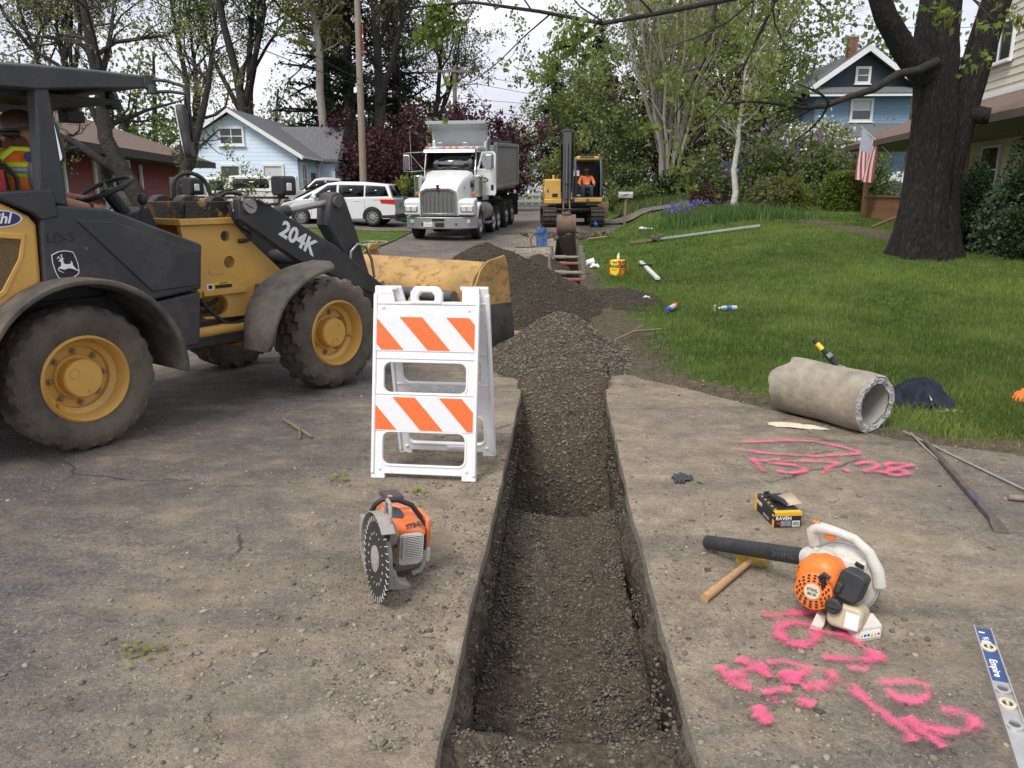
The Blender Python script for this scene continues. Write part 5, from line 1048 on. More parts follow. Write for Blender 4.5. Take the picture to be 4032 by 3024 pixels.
# ---------------------------------------------------------------- cut-off saw
STO = mat('saw_orange', (.78, .17, .03), .45, 0, .08, 12, dirt=.55, dcol=(.45, .36, .29), dscale=9)
DUSTY = mat('concrete_dusted_metal', (.34, .31, .28), .85, 0, .12, 14, .3, 80, dirt=.4, dcol=(.22, .19, .16), dscale=10)
DUSTW = mat('dusty_white_plastic', (.55, .53, .49), .7, 0, .1, 14, .2, 90, dirt=.4, dcol=(.32, .28, .23), dscale=8)
DARKP = mat('dark_plastic', (.05, .052, .055), .55, 0, .15, 14, dirt=.3, dcol=(.16, .15, .14))
RUST = mat('rusty_plate', (.17, .12, .085), .8, .2, .3, 20, .4, 60, dirt=.4, dcol=(.28, .23, .18), dscale=12)
BLADE = mat('blade_steel', (.055, .055, .055), .42, .5, .15, 16, dirt=.2, dcol=(.14, .13, .12))
saw = thing('cutoff_saw', 'orange and dusty grey cut-off saw with a toothed blade standing on the street', 'cut-off saw', (-.575, 3.02, 0), rot=(0, R(5), R(25)))
b = B(); b.lathe([(.012, -.0025), (.172, -.0025), (.174, -.0022), (.174, .0022), (.172, .0025), (.012, .0025)], (0, 0, .18), (1, 0, 0), 72); bd_ = b.out('blade', BLADE, saw)
WSEG = mat('diamond_segment', (.72, .72, .70), .5, .2, .08, 20)
sg = hs_ = None
for k in range(36):
    a = 2 * PI * k / 36
    if sg is None: q = B(); q.box((0, 0, .165), (.0075, .003, .022), (R(18), 0, 0)); sg = q.out('blade_slot', WSEG, bd_)
    else: sg = sg.copy(); COL.objects.link(sg)
    sg.location = (-.0005, 0, .18); sg.rotation_euler = (a, 0, 0)
for k in range(18):
    a = 2 * PI * k / 18
    if hs_ is None: q = B(); q.box((0, 0, .105), (.0075, .0028, .012), (R(25), 0, 0)); hs_ = q.out('cooling_slot', WSEG, bd_)
    else: hs_ = hs_.copy(); COL.objects.link(hs_)
    hs_.location = (-.0005, 0, .18); hs_.rotation_euler = (a, 0, 0)
b = B(); b.lathe([(.055, -.003), (.054, -.008), (.03, -.012), (.012, -.018), (0, -.018)], (0, 0, .18), (1, 0, 0), 32); b.out('flange', DUSTY, bd_)
# guard: shell behind the blade with a rim over its top and rear
def gp(r, a, x): return Vector((x, r * math.cos(R(a)), .18 + r * math.sin(R(a))))
b = B(); rings = []
for i in range(27):
    a = 128 - 200 * i / 26      # from the top front over the rear to below
    lip = -.018 if i < 17 else -.018 + .03 * (i - 17) / 9
    ro = .195 - (.02 * max(0, i - 20) / 6)
    rings.append([gp(.10, a, .058), gp(ro - .03, a, .060), gp(ro, a, .038), gp(ro + .001, a, lip), gp(ro - .004, a, lip), gp(ro - .006, a, .024), gp(.10, a, .024)])
b.loft(rings); b.out('guard', DUSTY, saw, .002, smooth=50)
b = B(); b.lathe([(.135, .012), (.135, .03), (.0, .032)], (0, 0, .18), (1, 0, 0), 36); b.out('guard_plate', DUSTY, saw)
b = B(); b.tube([gp(.19, 112, .03), gp(.225, 108, .03), gp(.262, 102, .03), gp(.262, 94, .03), gp(.225, 90, .03), gp(.19, 88, .03)], .008, 8); b.out('guard_lever', DUSTY, saw, smooth=60)
b = B(); b.tube([gp(.165, 80, .042), gp(.15, 40, .046), gp(.10, 25, .048)], .012, 8); b.ell(gp(.10, 25, .048), (.014, .018, .02)); b.out('water_hose', DUSTY, saw, smooth=60)
b = B(); b.prism([(.05, .05), (.44, .10), (.46, .20), (.20, .24), (.06, .20)], .045, .075, 'x'); b.out('belt_arm', DUSTY, saw, .01)
# engine block, muffler, vents
b = B(); b.prism(rrect(.058, .155, .012, 3, .092, .165), .06, .10); b.out('muffler', RUST, saw, .006)
for x, z in ((.10, .20), (.098, .115)): b = B(); b.cyl((x, .054, z), (x, .062, z), .007, .007, 12); b.out('muffler_bolt', BLK, saw)
b = B(); rings = []
for y, s_ in ((.085, .92), (.11, 1), (.30, 1), (.33, .9)):
    rings.append([Vector((.178 + (x - .178) * s_, y, .165 + (z - .165) * s_)) for x, z in rrect(.125, .155, .03, 4, .178, .165)])
b.loft(rings); b.out('cylinder_cover', DUSTW, saw, .004)
b = B(); b.box((.19, .0835, .178), (.075, .004, .098)); b.out('vent_opening', BLK, saw)
q = None
for k in range(13):
    if q is None: q_ = B(); q_.box((0, 0, 0), (.095, .010, .0042), (R(-25), 0, R(4))); q = q_.out('vent_slat', DUSTW, saw)
    else: q = q.copy(); COL.objects.link(q)
    q.location = (.183, .079, .131 + .0080 * k)
b = B(); rings = []
for y, x0, x1, z0, z1 in ((.09, .055, .235, .235, .262), (.13, .05, .245, .225, .295), (.22, .055, .25, .21, .305), (.30, .07, .245, .18, .295), (.36, .085, .235, .15, .27)):
    rings.append([Vector((x0, y, z0)), Vector((x1, y, z0 - .02)), Vector((x1 + .012, y, (z0 + z1) / 2 - .02)), Vector((x1 - .02, y, z1 - .012)), Vector((x0 + .04, y, z1)), Vector((x0, y, (z0 + z1) / 2))])
b.loft(rings); sh_ = b.out('shroud', STO, saw, .01, 3, smooth=50)
text('shroud_lettering', 'STIHL', .030, DARKP, sh_, (.192, .1015, .268), facing((1, .12, .12), (-.1, .55, .8)), .001, 0, .0008)
b = B(); b.lathe([(.045, 0), (.042, .006), (.02, .009), (0, .009)], (.115, .16, .298), (-.1, -.55, .82), 24); b.out('filter_cap', DARKP, saw)
b = B(); rings = []
for y, x0, x1, z0, z1 in ((.22, .10, .21, .27, .31), (.29, .105, .205, .28, .325), (.35, .11, .20, .26, .325), (.41, .115, .195, .21, .27), (.43, .12, .19, .12, .18)): rings.append([Vector((x0, y, z0)), Vector((x1, y, z0)), Vector((x1, y, z1 - .01)), Vector((x1 - .015, y, z1)), Vector((x0 + .015, y, z1)), Vector((x0, y, z1 - .01))])
b.loft(rings); b.out('rear_handle', STO, saw, .008, 3, smooth=50)
b = B(); b.box((.15, .31, .335), (.085, .12, .020), (R(-4), 0, 0)); b.out('handle_top', DARKP, saw, .008); b = B(); b.box((.128, .26, .347), (.02, .02, .012)); b.out('start_button', STO, saw, .003)
b = B(); b.tube([(.03, .19, .24), (.022, .18, .31), (.035, .17, .35), (.06, .155, .378), (.13, .15, .372), (.19, .145, .345), (.232, .14, .29), (.25, .135, .22), (.255, .13, .13)], .0115, 10); b.out('front_handle', mat('handle_rubber', (.022, .023, .025), .5, 0, .2, 20), saw, smooth=60)
b = B(); b.tube([(.255, .13, .14), (.254, .13, .07), (.24, .125, .045), (.20, .12, .035)], .013, 10); b.out('handle_foot', DUSTY, saw, smooth=60)
b = B(); b.box((.27, .21, .21), (.03, .16, .14)); b.out('starter_cover', STO, saw, .012); b = B(); b.box((.272, .2, .11), (.03, .15, .07)); b.out('starter_base', DUSTW, saw, .01)
b = B(); b.prism([(.045, .10), (.10, .10), (.11, .065), (.125, .045), (.165, .03), (.175, .008), (.15, .0), (.06, .01), (.04, .04)], .03, .10); b.prism([(.05, .0), (.24, .0), (.24, .05), (.05, .06)], .2, .34); b.out('base_foot', DUSTY, saw, .012, 3)

# ---------------------------------------------------------------- leaf blower
BWH = mat('blower_white', (.60, .58, .52), .5, 0, .08, 12, .1, 90, dirt=.38, dcol=(.30, .25, .18), dscale=10)
BOR = mat('blower_orange', (.82, .19, .02), .42, 0, .06, 14, dirt=.34, dcol=(.34, .22, .13), dscale=10)
BTB = mat('blower_tube_black', (.028, .029, .031), .55, 0, .25, 12, .1, 100, dirt=.25, dcol=(.11, .10, .09), dscale=8)
TANK = mat('fuel_tank_cream', (.50, .42, .29), .5, 0, .15, 14, dirt=.35, dcol=(.22, .14, .07), dscale=9)
blw = thing('leaf_blower', 'orange and white leaf blower with a long black tube lying on the driveway', 'leaf blower', (1.305, 2.72, 0))
AXE = Vector((-.62, -.74, .22)).normalized()      # engine axis, towards the viewer
CE = Vector((-.085, .15, .155))
def disc_ring(c, ax, prof, n=32): return [(r, h) for r, h in prof]
# volute behind the engine
vc = CE - AXE * .085 + Vector((.055, .0, .005))
b = B(); b.lathe([(.02, .055), (.10, .055), (.128, .045), (.142, .02), (.145, -.02), (.138, -.05), (.11, -.065), (.0, -.068)], vc, AXE, 36); b.out('fan_housing', BWH, blw, smooth=45); b = B(); b.lathe([(.1462, -.004), (.1475, 0), (.1462, .004)], vc, AXE, 48); b.out('housing_seam', DARKP, blw); b = B(); b.lathe([(.143, .022), (.1455, .020), (.1465, .012)], vc, AXE, 48); b.out('housing_rib', BWH, blw)
b = B(); ux_ = Vector((0, 0, 1)).cross(AXE).normalized(); uz_ = AXE.cross(ux_)
def lp(u, v, w=0, c=vc): return c + ux_ * u + uz_ * v + AXE * w
b = B(); b.loft([[lp(.07, .0, -.04), lp(.14, -.10, -.04), lp(.145, -.10, .05), lp(.075, .0, .05)], [lp(.03, .13, -.04), lp(.14, .08, -.04), lp(.14, .08, .05), lp(.03, .13, .05)]]); 
# orange engine cover
b = B(); rings = []
for h, s_, dx in ((-.05, .98, 0), (.0, 1.0, 0), (.045, .97, 0), (.07, .80, .0), (.078, .55, .0)):
    rings.append([CE + ux_ * (x * s_) + uz_ * (z * s_) + AXE * h for x, z in [(-.092, .02), (-.085, -.045), (-.05, -.088), (0, -.1), (.05, -.09), (.085, -.05), (.092, .01), (.085, .06), (.05, .105), (.0, .118), (-.055, .10), (-.085, .065)]])
b.loft(rings); b.out('engine_cover', BOR, blw, .012, 3, smooth=50)
sc = CE + AXE * .078 + ux_ * .0 + uz_ * -.022
b = B(); b.lathe([(.072, -.03), (.072, .008), (.066, .012), (.03, .018), (0, .019)], sc, AXE, 36); st_ = b.out('starter_housing', BOR, blw, smooth=45)
q = None
ROT = Matrix((ux_, uz_, AXE)).transposed()
for rr_, n_ in ((.040, 12), (.051, 14), (.061, 16)):
    q = None
    for k in range(n_):
        if q is None: q_ = B(); q_.box((0, rr_, .0185 - (rr_ - .03) * .16), (.0105, .0065, .004)); q = q_.out('vent_slot', BLK, st_)
        else: q = q.copy(); COL.objects.link(q)
        q.matrix_local = Matrix.Translation(sc) @ ROT.to_4x4() @ Matrix.Rotation(2 * PI * k / n_, 4, 'Z')
b = B(); b.lathe([(.030, .016), (.030, .0215), (0, .022)], sc, AXE, 28); lb = b.out('round_label', mat('label_cream', (.62, .56, .44), .5), st_)
text('label_brand', 'STIHL', .0165, BLK, lb, sc + AXE * .0225 + uz_ * .006, facing(ux_, uz_), .0004, 0, .0004); text('label_model', 'BG 50', .013, BLK, lb, sc + AXE * .0225 - uz_ * .010, facing(ux_, uz_), .0004, 0, .0004)
b = B(); b.tube([sc + AXE * .035 + ux_ * .022 + uz_ * .062, sc + AXE * .045 + ux_ * .04 + uz_ * .085, sc + AXE * .04 + ux_ * .062 + uz_ * .072], .009, 8); b.tube([sc + AXE * .02 + ux_ * .035 + uz_ * .03, sc + AXE * .042 + ux_ * .042 + uz_ * .08], .008, 8); b.out('pull_grip', BTB, blw, smooth=60)
q = None
for k in range(7):
    if q is None: q_ = B(); q_.box((0, 0, 0), (.006, .010, .004), (0, 0, R(20))); q = q_.out('side_vent', BLK, blw)
    else: q = q.copy(); COL.objects.link(q)
    q.matrix_local = Matrix.Translation(CE + AXE * .062 - ux_ * .074 + uz_ * (.045 - .014 * k)) @ ROT.to_4x4()
# air filter, tank, cap
b = B(); b.M = Matrix.Translation(CE + ux_ * .125 + uz_ * .035 + AXE * .055) @ ROT.to_4x4() @ Matrix.Rotation(R(-12), 4, 'Z'); b.prism(rrect(.095, .115, .022, 4), -.05, .035, 'z'); b.box((-.03, -.02, .04), (.025, .045, .015)); b.out('air_filter_cover', BTB, blw, .012, 3)
b = B(); b.M = Matrix.Translation(CE + ux_ * .125 - uz_ * .085 + AXE * .045) @ ROT.to_4x4(); b.prism(rrect(.13, .095, .03, 4), -.07, .04, 'z'); tk_ = b.out('fuel_tank', TANK, blw, .014, 3)
b = B(); b.M = Matrix.Translation(CE + ux_ * .085 - uz_ * .05 + AXE * .095) @ ROT.to_4x4(); b.lathe([(.030, -.02), (.031, .012), (.025, .018), (0, .018)], n=22); b.box((0, 0, .021), (.045, .012, .012)); b.out('fuel_cap', BTB, blw, .002)
b = B(); b.M = Matrix.Translation(CE + ux_ * .155 - uz_ * .09 + AXE * .0865) @ ROT.to_4x4(); b.box((0, 0, 0), (.05, .06, .002)); b.out('warning_label', WHT, tk_)
# feet
b = B(); c0 = Vector((.035, -.03, .0)); b.M = Matrix.Translation((.03, .0, 0)) @ Matrix.Rotation(R(14), 4, 'Z'); fo = [(-.06, .0), (.06, .012), (.062, .062), (-.05, .075)]
b.loft([[Vector((-.052, -.03, .003)), Vector((.058, -.03, .003)), Vector((.062, -.026, .06)), Vector((-.05, -.022, .06))], [Vector((-.05, .03, .003)), Vector((.058, .03, .003)), Vector((.058, .03, .085)), Vector((-.04, .03, .085))]]); ft_ = b.out('base_foot', BWH, blw, .006)
b = B(); b.M = Matrix.Translation((.03, .0, 0)) @ Matrix.Rotation(R(14), 4, 'Z'); b.box((.005, -.0295, .032), (.088, .004, .026), (R(-5), 0, 0)); sk = b.out('pictogram_strip', WHT, ft_)
for k in range(6):
    b = B(); b.M = Matrix.Translation((.03, .0, 0)) @ Matrix.Rotation(R(14), 4, 'Z'); x = -.032 + .0145 * k
    if k in (0, 3, 4): b.prism([(x - .006, .023), (x + .006, .023), (x, .040)], -.0325, -.0300)
    else: b.prism([(x + .0055 * math.cos(2 * PI * i / 10), .031 + .0055 * math.sin(2 * PI * i / 10)) for i in range(10)], -.0325, -.0300)
    b.out('pictogram', mat('pict_yellow', (.7, .45, .03), .5) if k in (0, 3, 4) else (mat('pict_blue', (.03, .06, .3), .5) if k < 3 else mat('pict_red', (.5, .08, .06), .5)), ft_)
b = B(); b.loft([[Vector((-.155, .06, .002)), Vector((-.115, .04, .002)), Vector((-.10, .045, .03)), Vector((-.125, .07, .065))], [Vector((-.12, .10, .002)), Vector((-.08, .085, .002)), Vector((-.08, .085, .05)), Vector((-.10, .11, .07))]]); b.out('front_foot', BWH, blw, .004)
# outlet and tube
ta = Vector((-.085, .235, .215)); tb_ = Vector((-.385, .74, .052)); dt = (tb_ - ta).normalized()
b = B(); b.cyl(ta + dt * -.06, ta + dt * .05, .042, .038, 22); b.cyl(ta + dt * .0, ta + dt * .035, .044, .044, 22); b.ell(ta - dt * .05, (.05, .05, .045)); b.out('outlet_collar', BWH, blw, .004)
b = B(); b.cyl(ta + dt * .04, tb_, .036, .033, 26, False); b.cyl(ta + dt * .04, tb_ + dt * .0005, .033, .030, 26, False); b.loft([b.ring(tb_, dt, .0335, 26), b.ring(tb_ + dt * .0004, dt, .030, 26)], False); tu = b.out('blower_tube', BTB, blw)
tx = -dt; nn = Vector((-.35, -.85, .35)); nn = (nn - tx * nn.dot(tx)).normalized(); up_ = nn.cross(tx)
text('tube_lettering', 'STIHL', .048, mat('embossed_grey', (.065, .065, .066), .6), tu, ta + dt * .13 + nn * .0355, facing(tx, up_), .0006)
# handle
hp_ = [(-.085, .255, .27), (-.10, .25, .33), (-.085, .235, .352), (-.03, .20, .348), (.03, .16, .335), (.075, .12, .295), (.105, .095, .23), (.115, .09, .17)]
b = B(); b.tube(hp_, [.022, .022, .024, .019, .018, .020, .024, .026], 12); b.out('handle', BWH, blw, smooth=60)
b = B(); b.loft([[Vector((-.10, .235, .27)), Vector((-.08, .27, .26)), Vector((-.06, .26, .22)), Vector((-.09, .22, .23))], [Vector((-.02, .19, .245)), Vector((-.0, .22, .24)), Vector((.0, .21, .2)), Vector((-.02, .17, .2))], [Vector((.07, .12, .25)), Vector((.09, .15, .25)), Vector((.09, .14, .19)), Vector((.07, .10, .19))]]); b.out('handle_base', BWH, blw, .01, 3)
b = B(); b.box((-.045, .205, .322), (.04, .012, .025), (0, R(15), R(-33))); b.out('throttle_trigger', BOR, blw, .005)
b = B(); b.box((-.092, .235, .372), (.03, .016, .01), (0, 0, R(-30))); b.out('stop_switch', BOR, blw, .003)
b = B(); b.box((.04, .112, .245), (.035, .012, .016), (0, R(20), R(-33))); b.out('choke_slot', BLK, blw, .003)

# ---------------------------------------------------------------- hammer, glove box, gloves
WOOD = mat('hickory', (.46, .27, .13), .6, 0, .2, 30, .1, 80, stretch=(1, 1, 12), dirt=.2, dcol=(.25, .17, .1))
hm = thing('sledge_hammer', 'short sledge hammer with wooden handle and yellow head', 'hammer', (1.09, 3.32, 0))
hd_ = (Vector((.794, 2.985, .018)) - Vector((1.09, 3.32, .032)))
b = B(); rings = []; 
for t, r_ in ((-.05, .014), (.2, .0145), (.5, .016), (.85, .019), (1.0, .0185)): rings.append(b.ring(Vector((0, 0, .034)) + Vector((hd_.x, hd_.y, -.012)) * t, hd_, r_, 14))
b.loft(rings); b.out('handle', WOOD, hm, smooth=40)
sd_ = Vector((.92, -.39, 0)).normalized(); hf = hd_.normalized(); hf.z = 0; hf.normalize()
b = B(); b.M = Matrix.Translation((0, 0, .033)) @ Matrix((sd_, -hf, (0, 0, 1))).transposed().to_4x4(); rings = []
for x, s_ in ((-.066, .75), (-.056, .95), (-.03, .95), (-.02, 1.05), (.02, 1.05), (.03, .95), (.056, .95), (.066, .75)): rings.append([Vector((x, y * s_, z * s_)) for y, z in rrect(.056, .056, .012, 2)])
b.loft(rings); b.out('head', mat('chipped_yellow_paint', (.55, .38, .04), .6, .1, .2, 18, .2, 60, dirt=.34, dcol=(.16, .15, .15), dscale=14, sharp=1), hm, smooth=40)
gb = thing('glove_box', 'small black and yellow carton of disposable gloves', 'carton', (1.321, 3.735, 0), R(4)); gb.scale = (1.08, 1.08, 1.08)
GB = mat('box_black', (.015, .015, .016), .45, 0, .2, 30); GY = mat('box_yellow', (.72, .42, .02), .5, 0, .05, 20); KR = mat('kraft_board', (.52, .40, .29), .85, 0, .06, 20)
bw, bl2, bh = .128, .245, .078
b = B(); b.box((bw / 2, bl2 / 2, bh / 2), (bw, bl2, bh)); gbx = b.out('carton', GB, gb, .002)
b = B(); b.box((bw / 2, -.001, bh - .008), (bw + .001, .003, .016)); b.box((bw / 2, .012, bh + .0006), (bw, .026, .002)); b.out('yellow_strip', GY, gbx)
b = B(); b.box((-.001, bl2 - .012, bh / 2), (.003, .026, bh)); b.out('yellow_strip', GY, gbx); b = B(); b.box((-.001, .012, .02), (.003, .02, .036)); b.out('yellow_strip', GY, gbx)
text('brand', 'RAVEN', .024, WHT, gbx, (.043, -.0014, .049), facing((1, 0, 0), (0, 0, 1)), .0004, 0, .0006); text('maker', 'SAS', .014, mat('red_print', (.6, .05, .03), .5), gbx, (.022, -.0014, .026), facing((1, 0, 0), (0, 0, 1)), .0004, 0, .0006)
for k in range(5): text('small_print', 'disposable nitrile gloves', .0052, WHT, gbx, (.055, -.0014, .036 - .0058 * k), facing((1, 0, 0), (0, 0, 1)), .0003)
b = B(); b.box((.103, -.0012, .022), (.036, .002, .028)); bc = b.out('barcode_label', WHT, gbx)
for k in range(9): b = B(); b.box((.0895 + .0034 * k, -.0026, .023), (.0012 + .0008 * (k % 3 == 0), .001, .020)); b.out('barcode_line', GB, bc)
text('brand', 'RAVEN', .026, WHT, gbx, (-.0014, .195, .052), facing((0, -1, 0), (0, 0, 1)), .0004, 0, .0006); text('maker', 'SAS', .013, WHT, gbx, (-.0014, .018, .058), facing((0, -1, 0), (0, 0, 1)), .0004); text('kind', 'GLOVES', .02, mat('print_grey', (.35, .35, .36), .5), gbx, (-.0014, .10, .02), facing((0, -1, 0), (0, 0, 1)), .0004, 0, .0006)
for k in range(5): b = B(); b.ell((.018, .04 + .042 * k, bh + .0005), (.006, .007, .0008), 8, 4); b.out('print_dot', GY, gbx)
b = B(); b.box((.075, .15, bh + .0005), (.05, .13, .002)); b.out('opening', BLK, gbx)
b = B(); b.add([(.075, .20, bh + .002), (.075, .07, bh + .002), (.15, .055, bh + .02), (.152, .19, bh + .026)], [(0, 1, 2, 3)]); b.out('open_flap', KR, gbx, solid=.0015)
b = B(); b.tube([(.06, .18, bh), (.055, .13, bh + .018), (.07, .09, bh + .02), (.085, .07, bh + .006)], [.016, .018, .014, .010], 8); b.tube([(.05, .20, bh), (.05, .215, bh + .018), (.03, .22, bh + .012)], .009, 6); b.out('glove_end', BLK, gbx, smooth=60)
def crumple(name, m_, parent, sx, sy, h, seed, nx=26, amp=.5, thick=.004, edge=.6):
    xs = np.linspace(-1, 1, nx); X, Y = np.meshgrid(xs, xs); r_ = np.sqrt(X ** 2 + Y ** 2); an = np.arctan2(Y, X)
    w = 1 + edge * fbm(np.cos(an) * 1.3 + 5, np.sin(an) * 1.3 + seed, 3, seed)
    px = X * sx * w / np.maximum(r_, 1) ** .6; py = Y * sy * w / np.maximum(r_, 1) ** .6
    rid = 1 - np.abs(fbm(X * 2.2 + seed, Y * 2.2, 3, seed + 3)) * 2.4
    z = h * np.clip(1 - r_ ** 2 * .75, 0, 1) * (1 - amp + amp * rid) + h * .25 * np.clip(rid, 0, 1) * np.clip(1.35 - r_, 0, 1) + thick
    v = np.stack([px, py, np.maximum(z, thick * .6)], -1).reshape(-1, 3); i = (np.arange(nx - 1)[:, None] * nx + np.arange(nx - 1)[None]).ravel()
    o = link(name, newmesh(name, v, np.stack([i, i + 1, i + nx + 1, i + nx], -1)), m_, parent, smooth=60)
    q = o.modifiers.new('s', 'SOLIDIFY'); q.thickness = thick; return o
gl = crumple('glove', mat('grey_glove', (.045, .055, .06), .7, 0, .2, 30, .3, 120), None, .06, .04, .035, 5); gl.location = (1.01, 4.43, 0.003); tag(gl, 'crumpled dark grey glove lying beside the trench', 'glove')
for k in range(3):
    b = B(); b.tube([(-.05 + .02 * k, -.03, .006), (-.06 + .022 * k, -.055, .012), (-.055 + .024 * k, -.07, .005)], .008, 6); b.out('finger', MATS['grey_glove'], gl, smooth=60)

# ---------------------------------------------------------------- concrete pipe, rags, jacket, bars
CONC = mat('old_concrete', (.33, .29, .225), .9, 0, .25, 6, .35, 28, dirt=.55, dcol=(.13, .10, .068), dscale=4); CONI = mat('broken_concrete', (.40, .385, .36), .92, 0, .15, 30, .9, 60)
pp_ = thing('concrete_pipe', 'short broken length of grey concrete pipe lying at the lawn edge', 'concrete pipe', (2.33, 5.68, .212), rot=(0, 0, R(-58)))
def pipe_ring(x, r_, n, seed, amp, flip=0):
    out = []
    for i in range(n):
        a = 2 * PI * i / n; dx = amp * float(fbm(math.cos(a) * 2.2 + seed, math.sin(a) * 2.2, 4, seed))
        if flip: dx += .07 * math.exp(-((a - 1.9) / .5) ** 2)      # bite out of the far rim
        out.append(Vector((x + dx, r_ * math.cos(a), r_ * math.sin(a))))
    return out
n_ = 64; b = B(); b.loft([pipe_ring(-.37, .212, n_, 3, .06, 1)] + [pipe_ring(-.37 + .74 * t, .212 + .004 * math.sin(t * 9), n_, 9, .0) for t in (.15, .3, .5, .7, .85)] + [pipe_ring(.37, .208, n_, 4, .035)], cap=False); b.out('outer_surface', CONC, pp_, smooth=60)
b = B(); b.loft([pipe_ring(-.37, .148, n_, 3, .06, 1), pipe_ring(0, .146, n_, 9, 0), pipe_ring(.365, .147, n_, 4, .03)][::-1], cap=False); b.out('bore', mat('pipe_bore', (.33, .32, .29), .9, 0, .1, 8, .3, 60), pp_, smooth=60)
for x, sd, am, fl in ((-.37, 3, .06, 1), (.37, 4, .035, 0)):
    b = B(); rr = []
    for k, r_ in enumerate((.148, .158, .168, .178, .188, .198, .208 if x > 0 else .212)):
        rg_ = pipe_ring(x, r_, n_, sd, am, fl)
        for i, p in enumerate(rg_):
            if 0 < k < 6: p.x += .022 * float(fbm(i * .7, k * 1.3, 2, 77)) + (.006 if x > 0 else -.006)
        rr.append(rg_)
    b.loft(rr if x < 0 else rr[::-1], cap=False); b.out('broken_rim', CONI, pp_, smooth=25)
for x, a in ((-.05, 2.2), (.02, 2.25)): b = B(); b.ell((x, .213 * math.cos(a + 1.6), .213 * math.sin(a - .1)), (.022, .006, .01), 8, 5); 
CAN = mat('cream_cloth', (.62, .53, .40), .9, 0, .1, 14, .4, 60, dirt=.2)
c_ = crumple('cloth', CAN, None, .20, .055, .022, 11, 26); c_.location = (2.045, 5.50, .006); c_.rotation_euler = (0, 0, R(-22)); tag(c_, 'cream rag lying on the pavement in front of the concrete pipe', 'rag')
NAVY = mat('navy_fabric', (.012, .017, .032), .85, 0, .2, 12, .3, 80)
jk = crumple('jacket', NAVY, None, .27, .2, .18, 31, 60, .55, .006, .5); jk.location = (3.20, 6.05, .02); jk.rotation_euler = (0, 0, R(-10)); tag(jk, 'crumpled navy jacket lying on the grass behind the pipe', 'jacket')
b = B(); b.box((.06, -.135, .10), (.07, .05, .003), (R(50), 0, R(12))); b.out('patch', mat('patch_grey', (.38, .40, .38), .8, 0, .3, 40), jk)
lc = crumple('lining', mat('pink_lining', (.60, .46, .40), .9, 0, .1, 10), jk, .10, .03, .02, 8, 16); lc.location = (.17, -.17, 0)
ob = crumple('vest', ORG, None, .13, .10, .07, 14, 24, .6); ob.location = (4.14, 6.2, .03); tag(ob, 'bright orange vest crumpled on the grass at the right edge', 'vest')
# locating wand leaning behind the pipe
wd = thing('locator_wand', 'black and yellow locating wand leaning behind the concrete pipe', 'wand', (2.70, 5.66, .08))
W0 = Vector((0, 0, .0)); W1 = Vector((-.40, .25, .46)); dw = (W1 - W0).normalized()
b = B(); b.cyl(W0, W0 + dw * .46, .011, .011, 12); b.out('shaft', mat('wand_grey', (.30, .27, .24), .6, 0, .1, 20), wd)
b = B(); b.cyl(W0 + dw * .44, W0 + dw * .50, .02, .022, 12); b.tube([W0 + dw * .46, W0 + dw * .45 + Vector((.0, -.03, -.03)), W0 + dw * .41 + Vector((0, -.035, -.03))], .008, 6); b.out('clamp', BLK, wd, .002)
b = B(); b.M = Matrix.Translation(W0 + dw * .535) @ dw.to_track_quat('Z', 'Y').to_matrix().to_4x4(); b.prism(rrect(.05, .045, .01, 3), -.035, .035, 'z'); b.out('display_unit', BLK, wd, .003)
b = B(); b.M = Matrix.Translation(W0 + dw * .535 + Vector((.0, -.024, .012))) @ dw.to_track_quat('Z', 'Y').to_matrix().to_4x4(); b.box((0, 0, 0), (.03, .03, .035)); b.out('screen', mat('lcd_grey', (.25, .28, .26), .3), wd)
b = B(); b.cyl(W0 + dw * .57, W1 + dw * .04, .017, .017, 14); b.out('grip', BLK, wd, .003); b = B(); b.cyl(W0 + dw * .60, W0 + dw * .66, .0185, .0185, 14); b.out('yellow_sleeve', mat('sleeve_yellow', (.75, .55, .03), .45), wd)
b = B(); b.tube([W0 + dw * .46, W0 + dw * .40 + Vector((.03, 0, .02)), W0 + dw * .32 + Vector((.02, 0, .05)), W0 + dw * .20 + Vector((.06, 0, .04)), W0 + dw * .1 + Vector((.1, 0, -.03))], .003, 5); b.out('cord', mat('grey_cord', (.5, .5, .48), .6), wd)
# digging bar, rods
RB = mat('rusty_bar', (.13, .10, .08), .75, .4, .3, 14, .3, 60, dirt=.4, dcol=(.22, .15, .1), dscale=6); BLUP = mat('worn_blue_paint', (.05, .065, .13), .6, .2, .2, 12, .2, 60, dirt=.55, dcol=(.15, .115, .09), dscale=14, sharp=1)
p0 = Vector((2.80, 5.19, .016)); p1 = Vector((2.445, 3.72, .016)); dv = p1 - p0; L_ = dv.length
db = thing('digging_bar', 'rusty steel digging bar with worn blue paint and a flat chisel end', 'digging bar', p0, math.atan2(dv.y, dv.x))
def sq(x, s_, z=0): return [Vector((x, y * s_, z + q_ * s_)) for y, q_ in rrect(.034, .034, .006, 2)]
b = B(); b.loft([sq(0, .6), sq(.03, .9), sq(.9, 1), sq(1.0, 1)]); b.out('shaft', RB, db, smooth=40)
b = B(); b.loft([sq(1.0, 1.02), sq(1.2, 1.05), sq(1.36, 1.05), sq(1.42, 1.1)]); b.out('painted_end', BLUP, db, smooth=40)
b = B(); b.loft([[Vector((1.42, y, z)) for y, z in ((-.019, -.015), (.019, -.015), (.019, .018), (-.019, .018))], [Vector((1.47, y, z)) for y, z in ((-.028, -.015), (.028, -.015), (.028, .008), (-.028, .008))], [Vector((1.56, y, z)) for y, z in ((-.034, -.015), (.034, -.015), (.034, -.010), (-.034, -.010))]]); b.out('chisel', RB, db)
GR = mat('galvanised_rod', (.36, .33, .28), .6, .4, .15, 20, dirt=.3)
